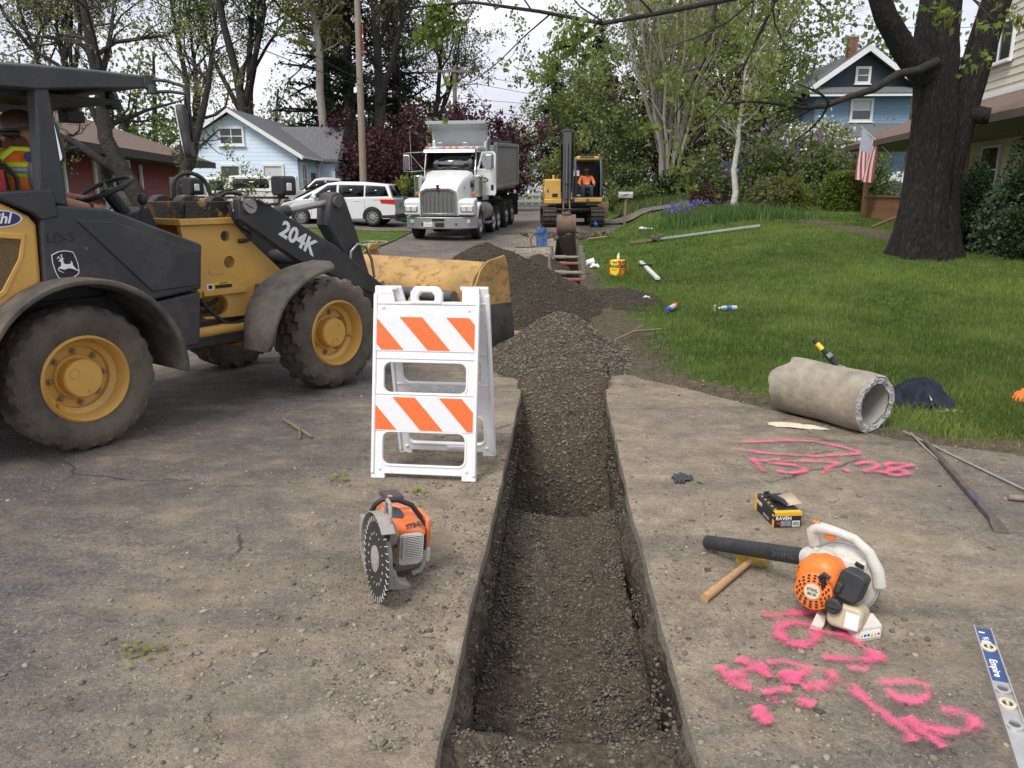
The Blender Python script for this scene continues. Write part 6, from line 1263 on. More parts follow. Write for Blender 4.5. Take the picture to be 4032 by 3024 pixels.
b = B(); b.tube([(2.74, 5.34, .02), (2.82, 4.85, .012), (2.88, 4.4, .012), (2.98, 3.6, .012)], .008, 8); tag(b.out('metal_rod', GR, None, smooth=60), 'long thin grey rod lying right of the digging bar', 'rod')
b = B(); b.tube([(2.755, 5.27, .03), (2.72, 5.0, .012), (2.675, 4.70, .012)], .007, 8); tag(b.out('metal_rod', GR, None, smooth=60), 'short bent grey rod touching the top of the digging bar', 'rod')
b = B(); b.tube([(2.73, 4.115, .018), (2.95, 4.05, .018), (3.4, 3.95, .018)], .017, 10); tag(b.out('tool_handle', mat('weathered_wood', (.22, .18, .14), .85, 0, .25, 16, .3, 60), None, smooth=40), 'weathered wooden tool handle at the right edge of the driveway', 'handle')
# spirit level
lv0 = Vector((1.812, 2.765, .0)); lv1 = Vector((1.545, 2.09, 0)); dl = lv1 - lv0
lv = thing('spirit_level', 'blue and silver spirit level lying flat on the driveway', 'spirit level', lv0, math.atan2(dl.y, dl.x))
LB = mat('level_blue', (.03, .075, .21), .45, 0, .12, 16, dirt=.16, dcol=(.35, .33, .3), dscale=12, sharp=1); LS = mat('level_alu', (.55, .55, .53), .45, .6, .12, 14, dirt=.35, dcol=(.3, .26, .2))
for s_ in (-1, 1): b = B(); b.box((.6, s_ * .028, .0125), (1.2, .005, .025)); b.out('rail', LS, lv, .001)
b = B(); b.box((.185, 0, .012), (.37, .051, .006)); w1_ = b.out('blue_web', LB, lv); b = B(); b.box((.785, 0, .012), (.83, .051, .006)); b.out('bare_web', LS, lv)
for x, m_ in ((.145, 1), (.42, 0), (.505, 1), (.62, 0)):
    b = B(); b.M = Matrix.Translation((x, 0, .016)) @ Matrix.Diagonal((1.15, 1, 1, 1)); b.lathe([(.026, -.002), (.026, .005), (.017, .006), (.016, -.001)], n=28); 
    if m_:
        o = b.out('vial_ring', mat('vial_cream', (.68, .56, .42), .5), lv)
        b = B(); b.M = Matrix.Translation((x, 0, .0155)); b.box((0, 0, 0), (.03, .03, .003)); b.out('vial_window', DKG, o); b = B(); b.cyl((x - .012, 0, .019), (x + .012, 0, .019), .005, .005, 10); b.out('vial', mat('vial_liquid', (.55, .6, .35), .15), o)
    else:
        b.out('hand_hole_rim', LS, lv); b = B(); b.M = Matrix.Translation((x, 0, .0152)) @ Matrix.Diagonal((1.4, .8, 1, 1)); b.lathe([(.022, 0), (.0, .0005)], n=24); b.out('hand_hole', mat('asphalt_in_hole', (.12, .1, .085), .95, 0, .2, 40), lv)
text('brand', 'Empire', .034, WHT, lv, (.285, .0, .0155), facing((1, 0, 0), (0, 1, 0)), .0003, 0, .0008, 1.2); text('mark', '®', .03, WHT, lv, (.085, .0, .0155), facing((0, 1, 0), (-1, 0, 0)), .0003)
for x, y, w_ in ((.035, -.006, .02), (.07, .006, .012), (.105, 0, .03)): b = B(); b.box((x, y, .0154), (w_ * .5, w_, .0006)); b.out('print_patch', WHT, lv)
# ---------------------------------------------------------------- sprayed numbers
def paint_mat():
    m = bpy.data.materials.new('pink_spray'); m.use_nodes = True; t = m.node_tree; L = t.links.new; p = t.nodes['Principled BSDF']; N = t.nodes.new
    p.inputs['Base Color'].default_value = (.95, .12, .28, 1); p.inputs['Roughness'].default_value = .7
    a = N('ShaderNodeAttribute'); a.attribute_name = 'd'; tcn = N('ShaderNodeTexCoord'); n1 = N('ShaderNodeTexNoise'); n1.inputs['Scale'].default_value = 210; n1.inputs['Detail'].default_value = 4; L(tcn.outputs['Object'], n1.inputs['Vector'])
    n2 = N('ShaderNodeTexNoise'); n2.inputs['Scale'].default_value = 14; n2.inputs['Detail'].default_value = 5; L(tcn.outputs['Object'], n2.inputs['Vector'])
    s1 = N('ShaderNodeMath'); s1.operation = 'MULTIPLY_ADD'; s1.inputs[1].default_value = 1.7; L(n1.outputs['Fac'], s1.inputs[0]); s4 = N('ShaderNodeMath'); s4.operation = 'MULTIPLY'; s4.inputs[1].default_value = 1.9; L(n2.outputs['Fac'], s4.inputs[0]); L(s4.outputs[0], s1.inputs[2])
    s2 = N('ShaderNodeMath'); s2.operation = 'SUBTRACT'; L(s1.outputs[0], s2.inputs[0]); L(a.outputs['Fac'], s2.inputs[1])
    r = N('ShaderNodeValToRGB'); r.color_ramp.elements[0].position = .25; r.color_ramp.elements[1].position = 1.0; r.color_ramp.elements[1].color = (.78, .78, .78, 1); s3 = N('ShaderNodeMath'); s3.operation = 'SUBTRACT'; s3.inputs[1].default_value = .95; L(s2.outputs[0], s3.inputs[0]); L(s3.outputs[0], r.inputs[0]); L(r.outputs[0], p.inputs['Alpha'])
    return m
PINK = paint_mat()
def spray(name, strokes, width, label, z=.016):
    V_ = []; F_ = []; D_ = []
    for si, pts in enumerate(strokes):
        pp = [Vector((x, y, 0)) for x, y in pts]; sm = []
        for k in range(len(pp) - 1):
            q0, q1, q2, q3 = pp[max(k - 1, 0)], pp[k], pp[k + 1], pp[min(k + 2, len(pp) - 1)]
            for u in np.linspace(0, 1, 7)[:-1]: sm.append(.5 * ((2 * q1) + (q2 - q0) * u + (2 * q0 - 5 * q1 + 4 * q2 - q3) * u * u + (3 * q1 - q0 - 3 * q2 + q3) * u ** 3))
        sm.append(pp[-1]); nS = len(sm); b0 = len(V_)
        for i, p in enumerate(sm):
            d = (sm[min(i + 1, nS - 1)] - sm[max(i - 1, 0)]).normalized(); nr = Vector((-d.y, d.x, 0)); end = .55 if i in (0, nS - 1) else 0
            for j in range(-3, 4): q = p + nr * (width * j / 3); V_.append((q.x, q.y, z + .0015 * si + .01 * float(fbm(q.x * .9, q.y * .9, 3, 5)))); D_.append(min(1, abs(j) / 3 + end))
        for i in range(nS - 1):
            for j in range(6): a = b0 + i * 7 + j; F_.append((a, a + 1, a + 8, a + 7))
    me = newmesh(name, V_, F_); attr(me, 'd', D_); o = link(name, me, PINK); return tag(o, label, 'marking')
spray('sprayed_number', [[(1.516, 5.131), (1.706, 5.147), (1.879, 5.162), (2.036, 5.131), (2.162, 5.027), (2.23, 4.927), (2.215, 4.871), (2.089, 4.844), (1.908, 4.831), (1.746, 4.871), (1.585, 4.927), (1.475, 4.984)], [(1.522, 4.804), (1.518, 4.673), (1.523, 4.536)], [(1.697, 4.75), (1.584, 4.75), (1.633, 4.686), (1.739, 4.648), (1.777, 4.585), (1.738, 4.524), (1.651, 4.512), (1.601, 4.561)], [(1.693, 4.737), (1.852, 4.724), (2.009, 4.686), (1.919, 4.585), (1.841, 4.489)], [(1.998, 4.553), (2.038, 4.549)], [(2.113, 4.648), (2.2, 4.693), (2.254, 4.66), (2.218, 4.598), (2.116, 4.536), (2.21, 4.524), (2.249, 4.501)], [(2.441, 4.66), (2.345, 4.673), (2.288, 4.622), (2.343, 4.561), (2.372, 4.501), (2.298, 4.465), (2.241, 4.501), (2.302, 4.561), (2.415, 4.622), (2.478, 4.648)]], .045, 'pink sprayed 157.28 under an arc beside the concrete pipe')
spray('sprayed_number', [[(0.994, 2.856), (1.07, 2.866), (1.161, 2.882), (1.222, 2.898)], [(1.151, 2.788), (1.096, 2.799), (1.041, 2.777), (1.015, 2.733), (1.029, 2.67), (1.077, 2.644), (1.135, 2.68), (1.169, 2.755), (1.156, 2.799)], [(1.161, 2.766), (1.206, 2.822), (1.258, 2.833), (1.29, 2.777), (1.295, 2.733), (1.242, 2.717), (1.192, 2.738), (1.175, 2.788)], [(1.282, 2.701), (1.29, 2.639), (1.314, 2.589), (1.318, 2.56), (1.247, 2.55), (1.176, 2.55), (1.121, 2.565)], [(0.726, 2.512), (0.738, 2.476), (0.753, 2.431), (0.783, 2.388), (0.811, 2.375)], [(0.808, 2.555), (0.845, 2.512), (0.878, 2.476), (0.885, 2.431)], [(0.745, 2.44), (0.827, 2.485), (0.9, 2.512)], [(0.904, 2.526), (0.97, 2.526), (1.021, 2.503), (1.019, 2.467), (0.967, 2.44), (0.928, 2.467)], [(0.953, 2.476), (0.967, 2.422), (0.965, 2.388)], [(1.119, 2.476), (1.093, 2.422), (1.048, 2.388), (1.002, 2.375), (0.975, 2.371)], [(0.83, 2.337), (0.892, 2.354), (0.937, 2.35)], [(0.861, 2.321), (0.866, 2.273)], [(0.936, 2.305), (0.963, 2.281), (0.982, 2.265)], [(0.789, 2.265), (0.802, 2.227), (0.83, 2.178)], [(0.772, 2.227), (0.815, 2.175)], [(1.169, 2.467), (1.201, 2.467), (1.229, 2.444)], [(1.228, 2.371), (1.286, 2.383), (1.353, 2.383), (1.383, 2.35), (1.36, 2.305), (1.308, 2.281), (1.263, 2.301), (1.251, 2.354)], [(1.152, 2.375), (1.147, 2.313), (1.166, 2.242), (1.191, 2.189), (1.21, 2.139), (1.218, 2.077)], [(1.238, 2.197), (1.246, 2.153), (1.263, 2.111), (1.279, 2.07), (1.287, 2.05)], [(1.241, 2.193), (1.279, 2.153), (1.336, 2.125), (1.396, 2.132), (1.44, 2.16), (1.446, 2.197), (1.409, 2.227), (1.373, 2.242)]], .050, 'pink sprayed marks and digits in front of the leaf blower')
# ---------------------------------------------------------------- things on the lawn and along the trench
def G3(x, y, dz=0): return (x, y, float(lawn_z(np.array([x]), np.array([y]))[0]) + dz)
# trench shoring: two pairs of uprights with cross struts
SHW_ = mat('weathered_aluminium', (.24, .22, .19), .7, .3, .2, 12, .2, 60, dirt=.45, dcol=(.14, .11, .08)); STR = mat('muddy_strut', (.27, .24, .19), .75, .2, .2, 10, dirt=.45, dcol=(.13, .1, .07)); STRR = mat('red_strut', (.28, .09, .06), .7, .1, .2, 10, dirt=.45, dcol=(.15, .11, .08))
for i, (y0, nm) in enumerate(((15.6, 'muddy metal trench brace nearest the gravel heap, low in the trench'), (16.6, 'muddy metal trench brace with tall uprights, second from the gravel heap'), (19.0, 'trench brace with a reddish strut'), (20.9, 'farthest trench brace, nearest the excavator'))):
    tb2 = thing('trench_brace', nm, 'trench brace', (0, y0, 0), group='hydraulic trench braces')
    xl, xr = float(tl(y0)) - .05, float(tr(y0)) + .07; top = (.06, .42, .42, .30)[i]
    for x in (xl, xr): b = B(); b.box((x, 0, (top - 1.1) / 2), (.05, .13, top + 1.1)); b.box((x + (.03 if x < 1 else -.03), 0, (top - 1.1) / 2), (.02, .06, top + 1.1)); b.out('upright', SHW_, tb2, .004)
    for z in ((-.02, -.7) if i == 0 else (.0 if i != 1 else .02, -.65)): b = B(); b.cyl((xl, 0, z), ((xl + xr) / 2, 0, z), .055, .055, 12); b.cyl(((xl + xr) / 2, 0, z), (xr, 0, z), .042, .042, 12); b.out('strut', STRR if i in (0, 2) else STR, tb2)
    b = B(); b.tube([(xl, -.06, top - .05), (xl + .08, -.08, -.3), (xr - .2, -.08, -.45), (xr, -.06, -.2)], .012, 6); b.out('hydraulic_hose', STR, tb2, smooth=60)
# blue pump can
jg = thing('pump_can', 'square blue pump can with a hose standing beside the trench', 'pump can', (.90, 24.4, .03), R(8))
b = B(); b.box((0, 0, .27), (.30, .24, .54)); b.prism([(-.15, .54), (.15, .54), (.11, .58), (-.11, .58)], -.10, .10); b.out('can', mat('worn_blue_can', (.06, .14, .33), .55, .1, .2, 8, .1, 60, dirt=.3, dcol=(.25, .24, .22), dscale=7), jg, .012)
b = B(); b.cyl((0, 0, .58), (0, 0, .66), .03, .03, 12); b.cyl((0, 0, .66), (0, 0, .74), .012, .012, 8); b.out('pump_head', BLK, jg)
b = B(); b.tube([(0, 0, .62), (.06, -.1, .60), (.08, -.14, .48), (-.05, -.16, .42), (-.25, -.14, .42), (-.36, -.1, .25), (-.34, -.1, .06), (-.2, -.2, .02), (-.6, -.3, .02), (-.85, -.2, .02)], .014, 6); b.out('hose', BLK, jg, smooth=60)
for k, ch in enumerate('AIRL'): text('lettering', ch, .10, BLK, jg, (.04, -.1215, .46 - .12 * k), facing((1, 0, 0), (0, 0, 1)), .001, 0, .002)
# box of rags
rg2 = thing('rag_box', 'yellow and red cardboard box of rags on the grass beside the trench', 'box', (2.15, 16.3, .0), R(-32))
RY = mat('box_bright_yellow', (.80, .68, .03), .5, 0, .04, 10); RR = mat('box_red', (.62, .03, .03), .5, 0, .05, 10); RK = mat('print_black', (.015, .015, .02), .5)
b = B(); b.box((0, 0, .155), (.26, .26, .31)); rb = b.out('carton', RY, rg2, .003)
b = B(); b.prism([(.131, .0), (.131, .31), (.05, .31), (.10, .18), (.06, .0)], -.1305, -.132); b.out('red_panel', RR, rb); b = B(); b.prism([(-.13, 0), (-.09, 0), (-.115, .17), (-.10, .31), (-.13, .31)], -.1305, -.132); b.out('red_panel', RR, rb)
b = B(); b.prism([(.13, .0), (.13, .31), (.02, .31), (.06, .16), (.03, 0)], .1305, .132, 'x'); b.out('red_panel', RR, rb)
for pos, f in (((-.01, -.1325, .19), facing((1, 0, 0), (0, 0, 1))), ((.1325, -.04, .19), facing((0, 1, 0), (0, 0, 1))), ((-.1325, 0, .19), facing((0, -1, 0), (0, 0, 1)))):
    text('lettering', 'RAGS', .085, RK, rb, pos, f, .001, 0, .003); p2_ = Vector(pos) + Vector((0, 0, .08)); text('small_lettering', 'Scott', .045, mat('print_blue', (.02, .04, .2), .5), rb, p2_, f, .001, .2, .002)
    p3_ = Vector(pos) - Vector((0, 0, .07)); text('small_lettering', 'STRONG', .03, RR, rb, p3_, f, .001, 0, .001)
b = B(); b.add([(-.03, 0, .31), (.03, .01, .31), (.035, .0, .40), (.01, .01, .46), (-.02, -.01, .39)], [(0, 1, 2, 3, 4)]); b.out('rag', mat('white_rag', (.78, .78, .76), .9), rb, solid=.006)
# wooden strip, caulk tube, bottle, rail
WSTR = mat('white_painted_wood', (.66, .64, .57), .7, 0, .06, 10, dirt=.25)
q0 = Vector((2.72, 14.9, .05)); q1 = Vector((2.98, 18.6, .07)); dv = q1 - q0
gs = thing('grade_stake', 'white wooden strip with a black clamp lying on the lawn', 'stake', q0, math.atan2(dv.y, dv.x)); b = B(); b.box((dv.length / 2, 0, .03), (dv.length, .085, .05)); b.out('strip', WSTR, gs, .004); b = B(); b.box((2.5, 0, .06), (.14, .3, .04), (0, 0, R(40))); b.out('clamp', BLK, gs, .01)
q0 = Vector((2.12, 10.85, .045)); q1 = Vector((2.50, 11.70, .065)); dv = q1 - q0
cg = thing('cartridge', 'blue, white and red sealant cartridge lying on the grass', 'cartridge', q0, math.atan2(dv.y, dv.x)); Lc = dv.length
for n, (a, c_, m_, r_) in enumerate(((0, .25, mat('tube_blue', (.08, .07, .32), .4), .036), (.25, .68, mat('tube_pale', (.50, .62, .70), .4, 0, .3, 30), .036), (.68, .80, mat('tube_cream', (.7, .5, .3), .4, 0, .3, 40), .036), (.80, .97, RR, .038))): b = B(); b.cyl((a * Lc * .62, 0, .03), (c_ * Lc * .62, 0, .03), r_, r_, 16); b.out('tube_band', m_, cg, .003)
wb = thing('water_bottle', 'clear plastic water bottle with blue label lying on the lawn', 'bottle', G3(3.05, 11.15, .05), R(6))
PET = mat('clear_plastic', (.62, .68, .68), .12, 0, .12, 20, trans=.55, spec=.6)
b = B(); b.lathe([(.0, .115), (.03, .115), (.034, .10), (.034, .02), (.031, .01), (.034, 0), (.034, -.07), (.025, -.10), (.013, -.118), (.013, -.13), (0, -.13)], (0, 0, 0), (1, 0, 0), 20); b.out('bottle_body', PET, wb, smooth=40)
b = B(); b.lathe([(.0348, -.035), (.0348, .035)], (0, 0, 0), (1, 0, 0), 20); b.out('label', mat('label_blue', (.04, .12, .42), .4, 0, .5, 30), wb)
b = B(); b.cyl((-.13, 0, 0), (-.145, 0, 0), .015, .015, 14); b.out('cap', WHT, wb)
q0 = Vector(G3(2.80, 10.95)); b = B(); b.box((q0.x, q0.y, q0.z + .05), (.03, .035, .14), (R(15), 0, 0)); tag(b.out('wooden_peg', mat('peg_wood', (.36, .32, .25), .8), None, .003), 'small grey wooden peg in the grass beside the water bottle', 'peg')
q0 = Vector(G3(3.95, 23.4, .05)); q1 = Vector(G3(6.76, 22.1, .07)); dv = q1 - q0
rl = thing('metal_rail', 'long grey metal rail lying across the lawn with a clod of earth at one end', 'rail', q0, 0); rl.rotation_euler = (0, -math.atan2(dv.z, math.hypot(dv.x, dv.y)), math.atan2(dv.y, dv.x))
b = B(); b.prism([(-.03, 0), (.03, 0), (.03, .055), (.024, .055), (.024, .01), (-.024, .01), (-.024, .055), (-.03, .055)], .3, dv.length, 'x'); b.out('channel', mat('galvanised_steel', (.46, .50, .52), .4, .6, .1, 10), rl, .003)
b = B(); b.box((-.1, 0, .03), (.85, .10, .06)); b.out('wooden_end', mat('muddy_wood', (.19, .13, .08), .9, 0, .3, 14), rl, .005)
stones('soil_clod', np.array([G3(4.2 + .12 * math.cos(i), 23.35 + .1 * math.sin(i * 2.1), .02 + .13 * (i % 5) / 5) for i in range(22)]), RNG.uniform(.05, .13, 22), STN, 'clod of dark earth on the metal rail', flat=.9, kmax=.25)
for nm, pos, s_, sd, lab, cat in (('paper_scrap', (2.09, 12.3), .055, 3, 'crumpled white paper lying on the bare strip of the lawn', 'paper'), ('paper_scrap', (1.83, 17.8), .10, 6, 'crumpled white paper beside the foam cup', 'paper')):
    c_ = crumple(nm, mat('white_paper', (.74, .72, .68), .8), None, s_, s_ * .8, s_ * .9, sd, 14, .8); c_.location = G3(*pos, .03); tag(c_, lab, cat)
cp = thing('foam_cup', 'white foam cup lying beside the trench brace', 'cup', G3(1.80, 18.5, .07), rot=(R(20), R(80), R(30))); b = B(); b.lathe([(.06, -.09), (.085, .08), (.092, .085), (.085, .09), (.055, -.085), (0, -.085)], n=20); b.out('cup', WPL, cp, smooth=40)
wc = thing('white_ladle', 'small white plastic scoop lying on the far lawn', 'scoop', G3(4.39, 27.5, .05), R(-10)); b = B(); b.ell((0, 0, .05), (.1, .08, .06)); b.tube([(.06, 0, .05), (.4, .02, .04)], .025, 8); b.out('scoop', WPL, wc, smooth=50)
pk = thing('pick', 'pick with a pale handle lying on the grass near the excavator', 'pick', G3(2.95, 26.6, .05), R(25)); b = B(); b.tube([(-.55, 0, 0), (.35, .1, .05)], .022, 8); b.out('handle', WOOD, pk); b = B(); b.tube([(.15, -.22, .1), (.30, .05, .12), (.40, .35, .08)], [.02, .045, .02], 8); b.out('head', WORN, pk)
tw_ = B(); tw_.tube([(1.05, 8.55, .05), (1.4, 9.0, .10), (1.75, 9.2, .09)], .012, 6); tw_.tube([(1.35, 8.95, .09), (1.55, 9.3, .13)], .007, 5); tag(tw_.out('twig', mat('twig_bark', (.22, .17, .10), .9), None, smooth=60), 'bare twig lying beside the near gravel heap', 'twig')
tw_ = B(); tw_.tube([(-1.69, 5.66, .02), (-1.55, 5.45, .03), (-1.37, 5.22, .02)], [.009, .014, .009], 6); tw_.tube([(-1.62, 5.52, .03), (-1.5, 5.40, .05), (-1.45, 5.2, .015)], .006, 5); tag(tw_.out('stick', mat('stick_bark', (.20, .15, .10), .9), None, smooth=60), 'broken brown stick on the street left of the barricade', 'stick')
for x, y, lab in ((3.10, 30.6, 'small blue marker flag near the excavator track'), (7.48, 28.3, 'small blue marker flag beside the bluebells')):
    fl = thing('marker_flag', lab, 'flag', G3(x, y), R(20), group='blue marker flags'); b = B(); b.tube([(0, 0, 0), (.02, 0, .36)], .006, 5); b.out('wire', STEEL, fl); b = B(); b.add([(.02, 0, .36), (.02, 0, .18), (.16, .03, .10), (.18, .02, .24)], [(0, 1, 2, 3)]); b.out('flag', mat('flag_blue', (.02, .17, .75), .6), fl, solid=.004)
# garden hose on the left lawn
b = B(); b.tube([(-4.1 - .35 * math.cos(t) - .05 * t, 25.0 + .9 * math.sin(t), zgf(-4.5, 25) + .07) for t in np.linspace(0, 11, 40)], .02, 6); tag(b.out('garden_hose', mat('hose_tan', (.45, .38, .25), .6), None, smooth=60), 'tan garden hose coiled on the grass in front of the truck', 'hose')
# mailbox
mz = G3(4.47, 32.2); mbx = thing('mailbox', 'dented grey metal mailbox on a wooden post', 'mailbox', mz, R(-3))
b = B(); b.box((0, 0, .5), (.10, .10, 1.15), (0, R(1.5), 0)); b.out('post', mat('post_wood', (.20, .16, .11), .9, 0, .25, 10, .3, 40), mbx, .008)
b = B(); b.prism([(-.11, 0), (.11, 0), (.11, .13)] + arc(0, .13, .11, 0, 180, 10)[1:-1] + [(-.11, .13)], -.28, .28, 'x'); o = b.out('box', mat('galvanised_box', (.42, .41, .39), .55, .5, .25, 8, dirt=.3), mbx, .006); o.location = (0, 0, 1.06)
b = B(); b.box((-.02, -.118, 1.17), (.24, .008, .03), (0, R(-18), 0)); b.out('mail_flag', mat('mail_flag_dark', (.05, .045, .045), .6), mbx)
# ---------------------------------------------------------------- cars
CPW = mat('white_car_paint', (.74, .745, .75), .25, 0, .02, 4, coat=.5); CPC = mat('cream_truck_paint', (.68, .66, .60), .35, 0, .04, 4, coat=.3); CPS = mat('silver_paint', (.52, .48, .45), .3, .2, .06, 4, coat=.4); TRIM = mat('black_trim', (.02, .02, .022), .6)
TGL = clearglass('tinted_glass', (.16, .2, .2))
def car_wheel(parent, x, y, r, s, spokes=10):
    t = tyre_mesh(r, r * .64, .21, 44, .004, 1, 88); b = B(); b.lathe([(r * .66, .075), (r * .62, .085), (r * .58, .06), (r * .56, .0), (.06, .0), (.05, .05), (0, .055)], axis=(0, 1, 0), n=28); w = b.out('wheel', mat('wheel_shadow', (.05, .05, .052), .6), parent); t.out('tyre', TBLK, w)
    q = None
    for k in range(spokes):
        if q is None: c = B(); c.box((0, .055, r * .34), (.045, .03, r * .58), (R(6), R(14), 0)); q = c.out('spoke', ALU, w)
        else: q = q.copy(); COL.objects.link(q)
        q.rotation_euler = (0, 2 * PI * k / spokes, 0)
    c = B(); c.lathe([(r * .66, .07), (r * .66, .088), (r * .60, .088), (r * .59, .07)], axis=(0, 1, 0), n=28); c.out('rim', ALU, w)
    w.location = (x, y, r); w.rotation_euler = (0, 0, 0 if s > 0 else PI)
def car_body(parent, prof, W, m_, wheels, r, base=.22, tuck=.06):
    """lower body with wheel arches, extruded and rounded"""
    pts = prof; b = B(); b.prism(pts, -W / 2, W / 2); o = b.out('body', m_, parent); cs = []
    for x in wheels: c = B(); c.cyl((x, -W, r), (x, W, r), r + .06, r + .06, 28); cs.append(c)
    cut(o, cs); q = o.modifiers.new('b', 'BEVEL'); q.width = .085; q.segments = 4; q.limit_method = 'ANGLE'; q.angle_limit = R(50); return o
def cabin(parent, base, roof, W, Wr, m_, name='cabin'):
    b = B(); rings = [[Vector((x, y, z)) for x, z in base] for y in ()]
    n = len(base); vs = [Vector((x, s * W / 2, z)) for s in (-1, 1) for x, z in base] + [Vector((x, s * Wr / 2, z)) for s in (-1, 1) for x, z in roof]
    b.add(vs, []); 
    # base quad points order: rear..front ; roof same order
    A = lambda i: i; Bq = lambda i: n + i; Cq = lambda i: 2 * n + i; Dq = lambda i: 3 * n + i
    for i in range(n - 1): b.f += [(A(i), A(i + 1), Cq(i + 1), Cq(i)), (Bq(i + 1), Bq(i), Dq(i), Dq(i + 1)), (Cq(i), Cq(i + 1), Dq(i + 1), Dq(i))]
    b.f += [(A(0), Cq(0), Dq(0), Bq(0)), (A(n - 1), Bq(n - 1), Dq(n - 1), Cq(n - 1))]
    return b.out(name, m_, parent, .06, 4)
def side_glass(parent, quad, W, Wr, zb, zr, s, m_, nm='side_window', off=.012):
    """quad of (x,z) on the sloping cabin side"""
    def yy(z): return s * ((W + (Wr - W) * (z - zb) / (zr - zb)) / 2 + off)
    b = B(); b.add([(x, yy(z), z) for x, z in quad], [tuple(range(len(quad)))]); return b.out(nm, m_, parent, solid=.006)
van = thing('minivan', 'white minivan parked in the driveway left of the dump truck', 'car', (-6.62, 32.0, .40), heading(275))
prof = [(-2.27, .42), (-2.29, .62), (-2.24, .98), (-2.15, 1.06), (1.0, 1.0), (1.62, .96), (2.08, .84), (2.27, .68), (2.30, .42), (2.2, .25), (-2.05, .25)]
bo2 = car_body(van, prof, 1.75, CPW, (-1.38, 1.42), .32)
cb2 = cabin(van, [(-2.17, 1.03), (-.5, 1.03), (.7, 1.02), (1.68, .95)], [(-1.98, 1.54), (-1.0, 1.63), (-.1, 1.64), (.38, 1.58)], 1.70, 1.34, CPW)
for s in (-1, 1):
    for q in ([(-2.03, 1.10), (-1.12, 1.08), (-1.12, 1.50), (-1.88, 1.46)], [(-1.06, 1.08), (-.08, 1.06), (-.08, 1.52), (-1.06, 1.50)], [(-.0, 1.06), (1.02, 1.04), (.36, 1.50), (.0, 1.52)]): side_glass(van, q, 1.70, 1.34, 1.02, 1.6, s, TGL)
    side_glass(van, [(1.08, 1.02), (1.34, .99), (1.12, 1.12), (.95, 1.20)], 1.70, 1.34, 1.02, 1.6, s, TRIM, 'quarter_trim')
    for x in (-1.38, 1.42): car_wheel(van, x, s * .80, .325, s)
    b = B(); b.prism([(-2.26, .98), (-1.68, .98), (-1.74, .84), (-2.27, .80)], s * .86, s * .892); b.out('tail_lamp', mat('red_lens', (.6, .02, .015), .3), van, .008)
    b = B(); b.prism([(1.7, .92), (2.1, .80), (2.2, .70), (1.8, .78)], s * .85, s * .885); b.out('headlamp', LENS, van, .008)
    for x in (-.55, .55): b = B(); b.box((x - .25, s * .885, .93), (.17, .02, .025)); b.out('door_handle', CPW, van, .005)
    b = B(); b.box((.82, s * .98, 1.07), (.14, .18, .12)); b.out('door_mirror', CPW, van, .03, 3)
    for x in (-1.09, -.04, 1.0): b = B(); b.box((x, s * .8755, .66), (.008, .004, .62)); b.out('door_seam', TRIM, van)
    b = B(); b.box((-1.75, s * .8755, .955), (.7, .004, .012)); b.out('slide_rail', TRIM, van)
b = B(); b.add([(-2.19, -.70, 1.10), (-2.19, .70, 1.10), (-2.03, .58, 1.50), (-2.03, -.58, 1.50)], [(0, 1, 2, 3)]); b.out('rear_window', TGL, van, solid=.008)
b = B(); b.add([(1.66, -.74, 1.0), (1.66, .74, 1.0), (.46, .60, 1.585), (.46, -.60, 1.585)], [(0, 1, 2, 3)]); o = b.out('windshield', TGL, van, solid=.008); o.location = (.03, 0, .02)
b = B(); b.prism([(-2.31, .27), (-2.34, .42), (-1.75, .40), (-1.62, .27)], -.88, .88); b.out('rear_bumper', TRIM, van, .02)
b = B(); b.box((-2.305, 0, .78), (.01, .32, .16)); b.out('licence_plate', mat('plate_teal', (.15, .33, .33), .5), van)
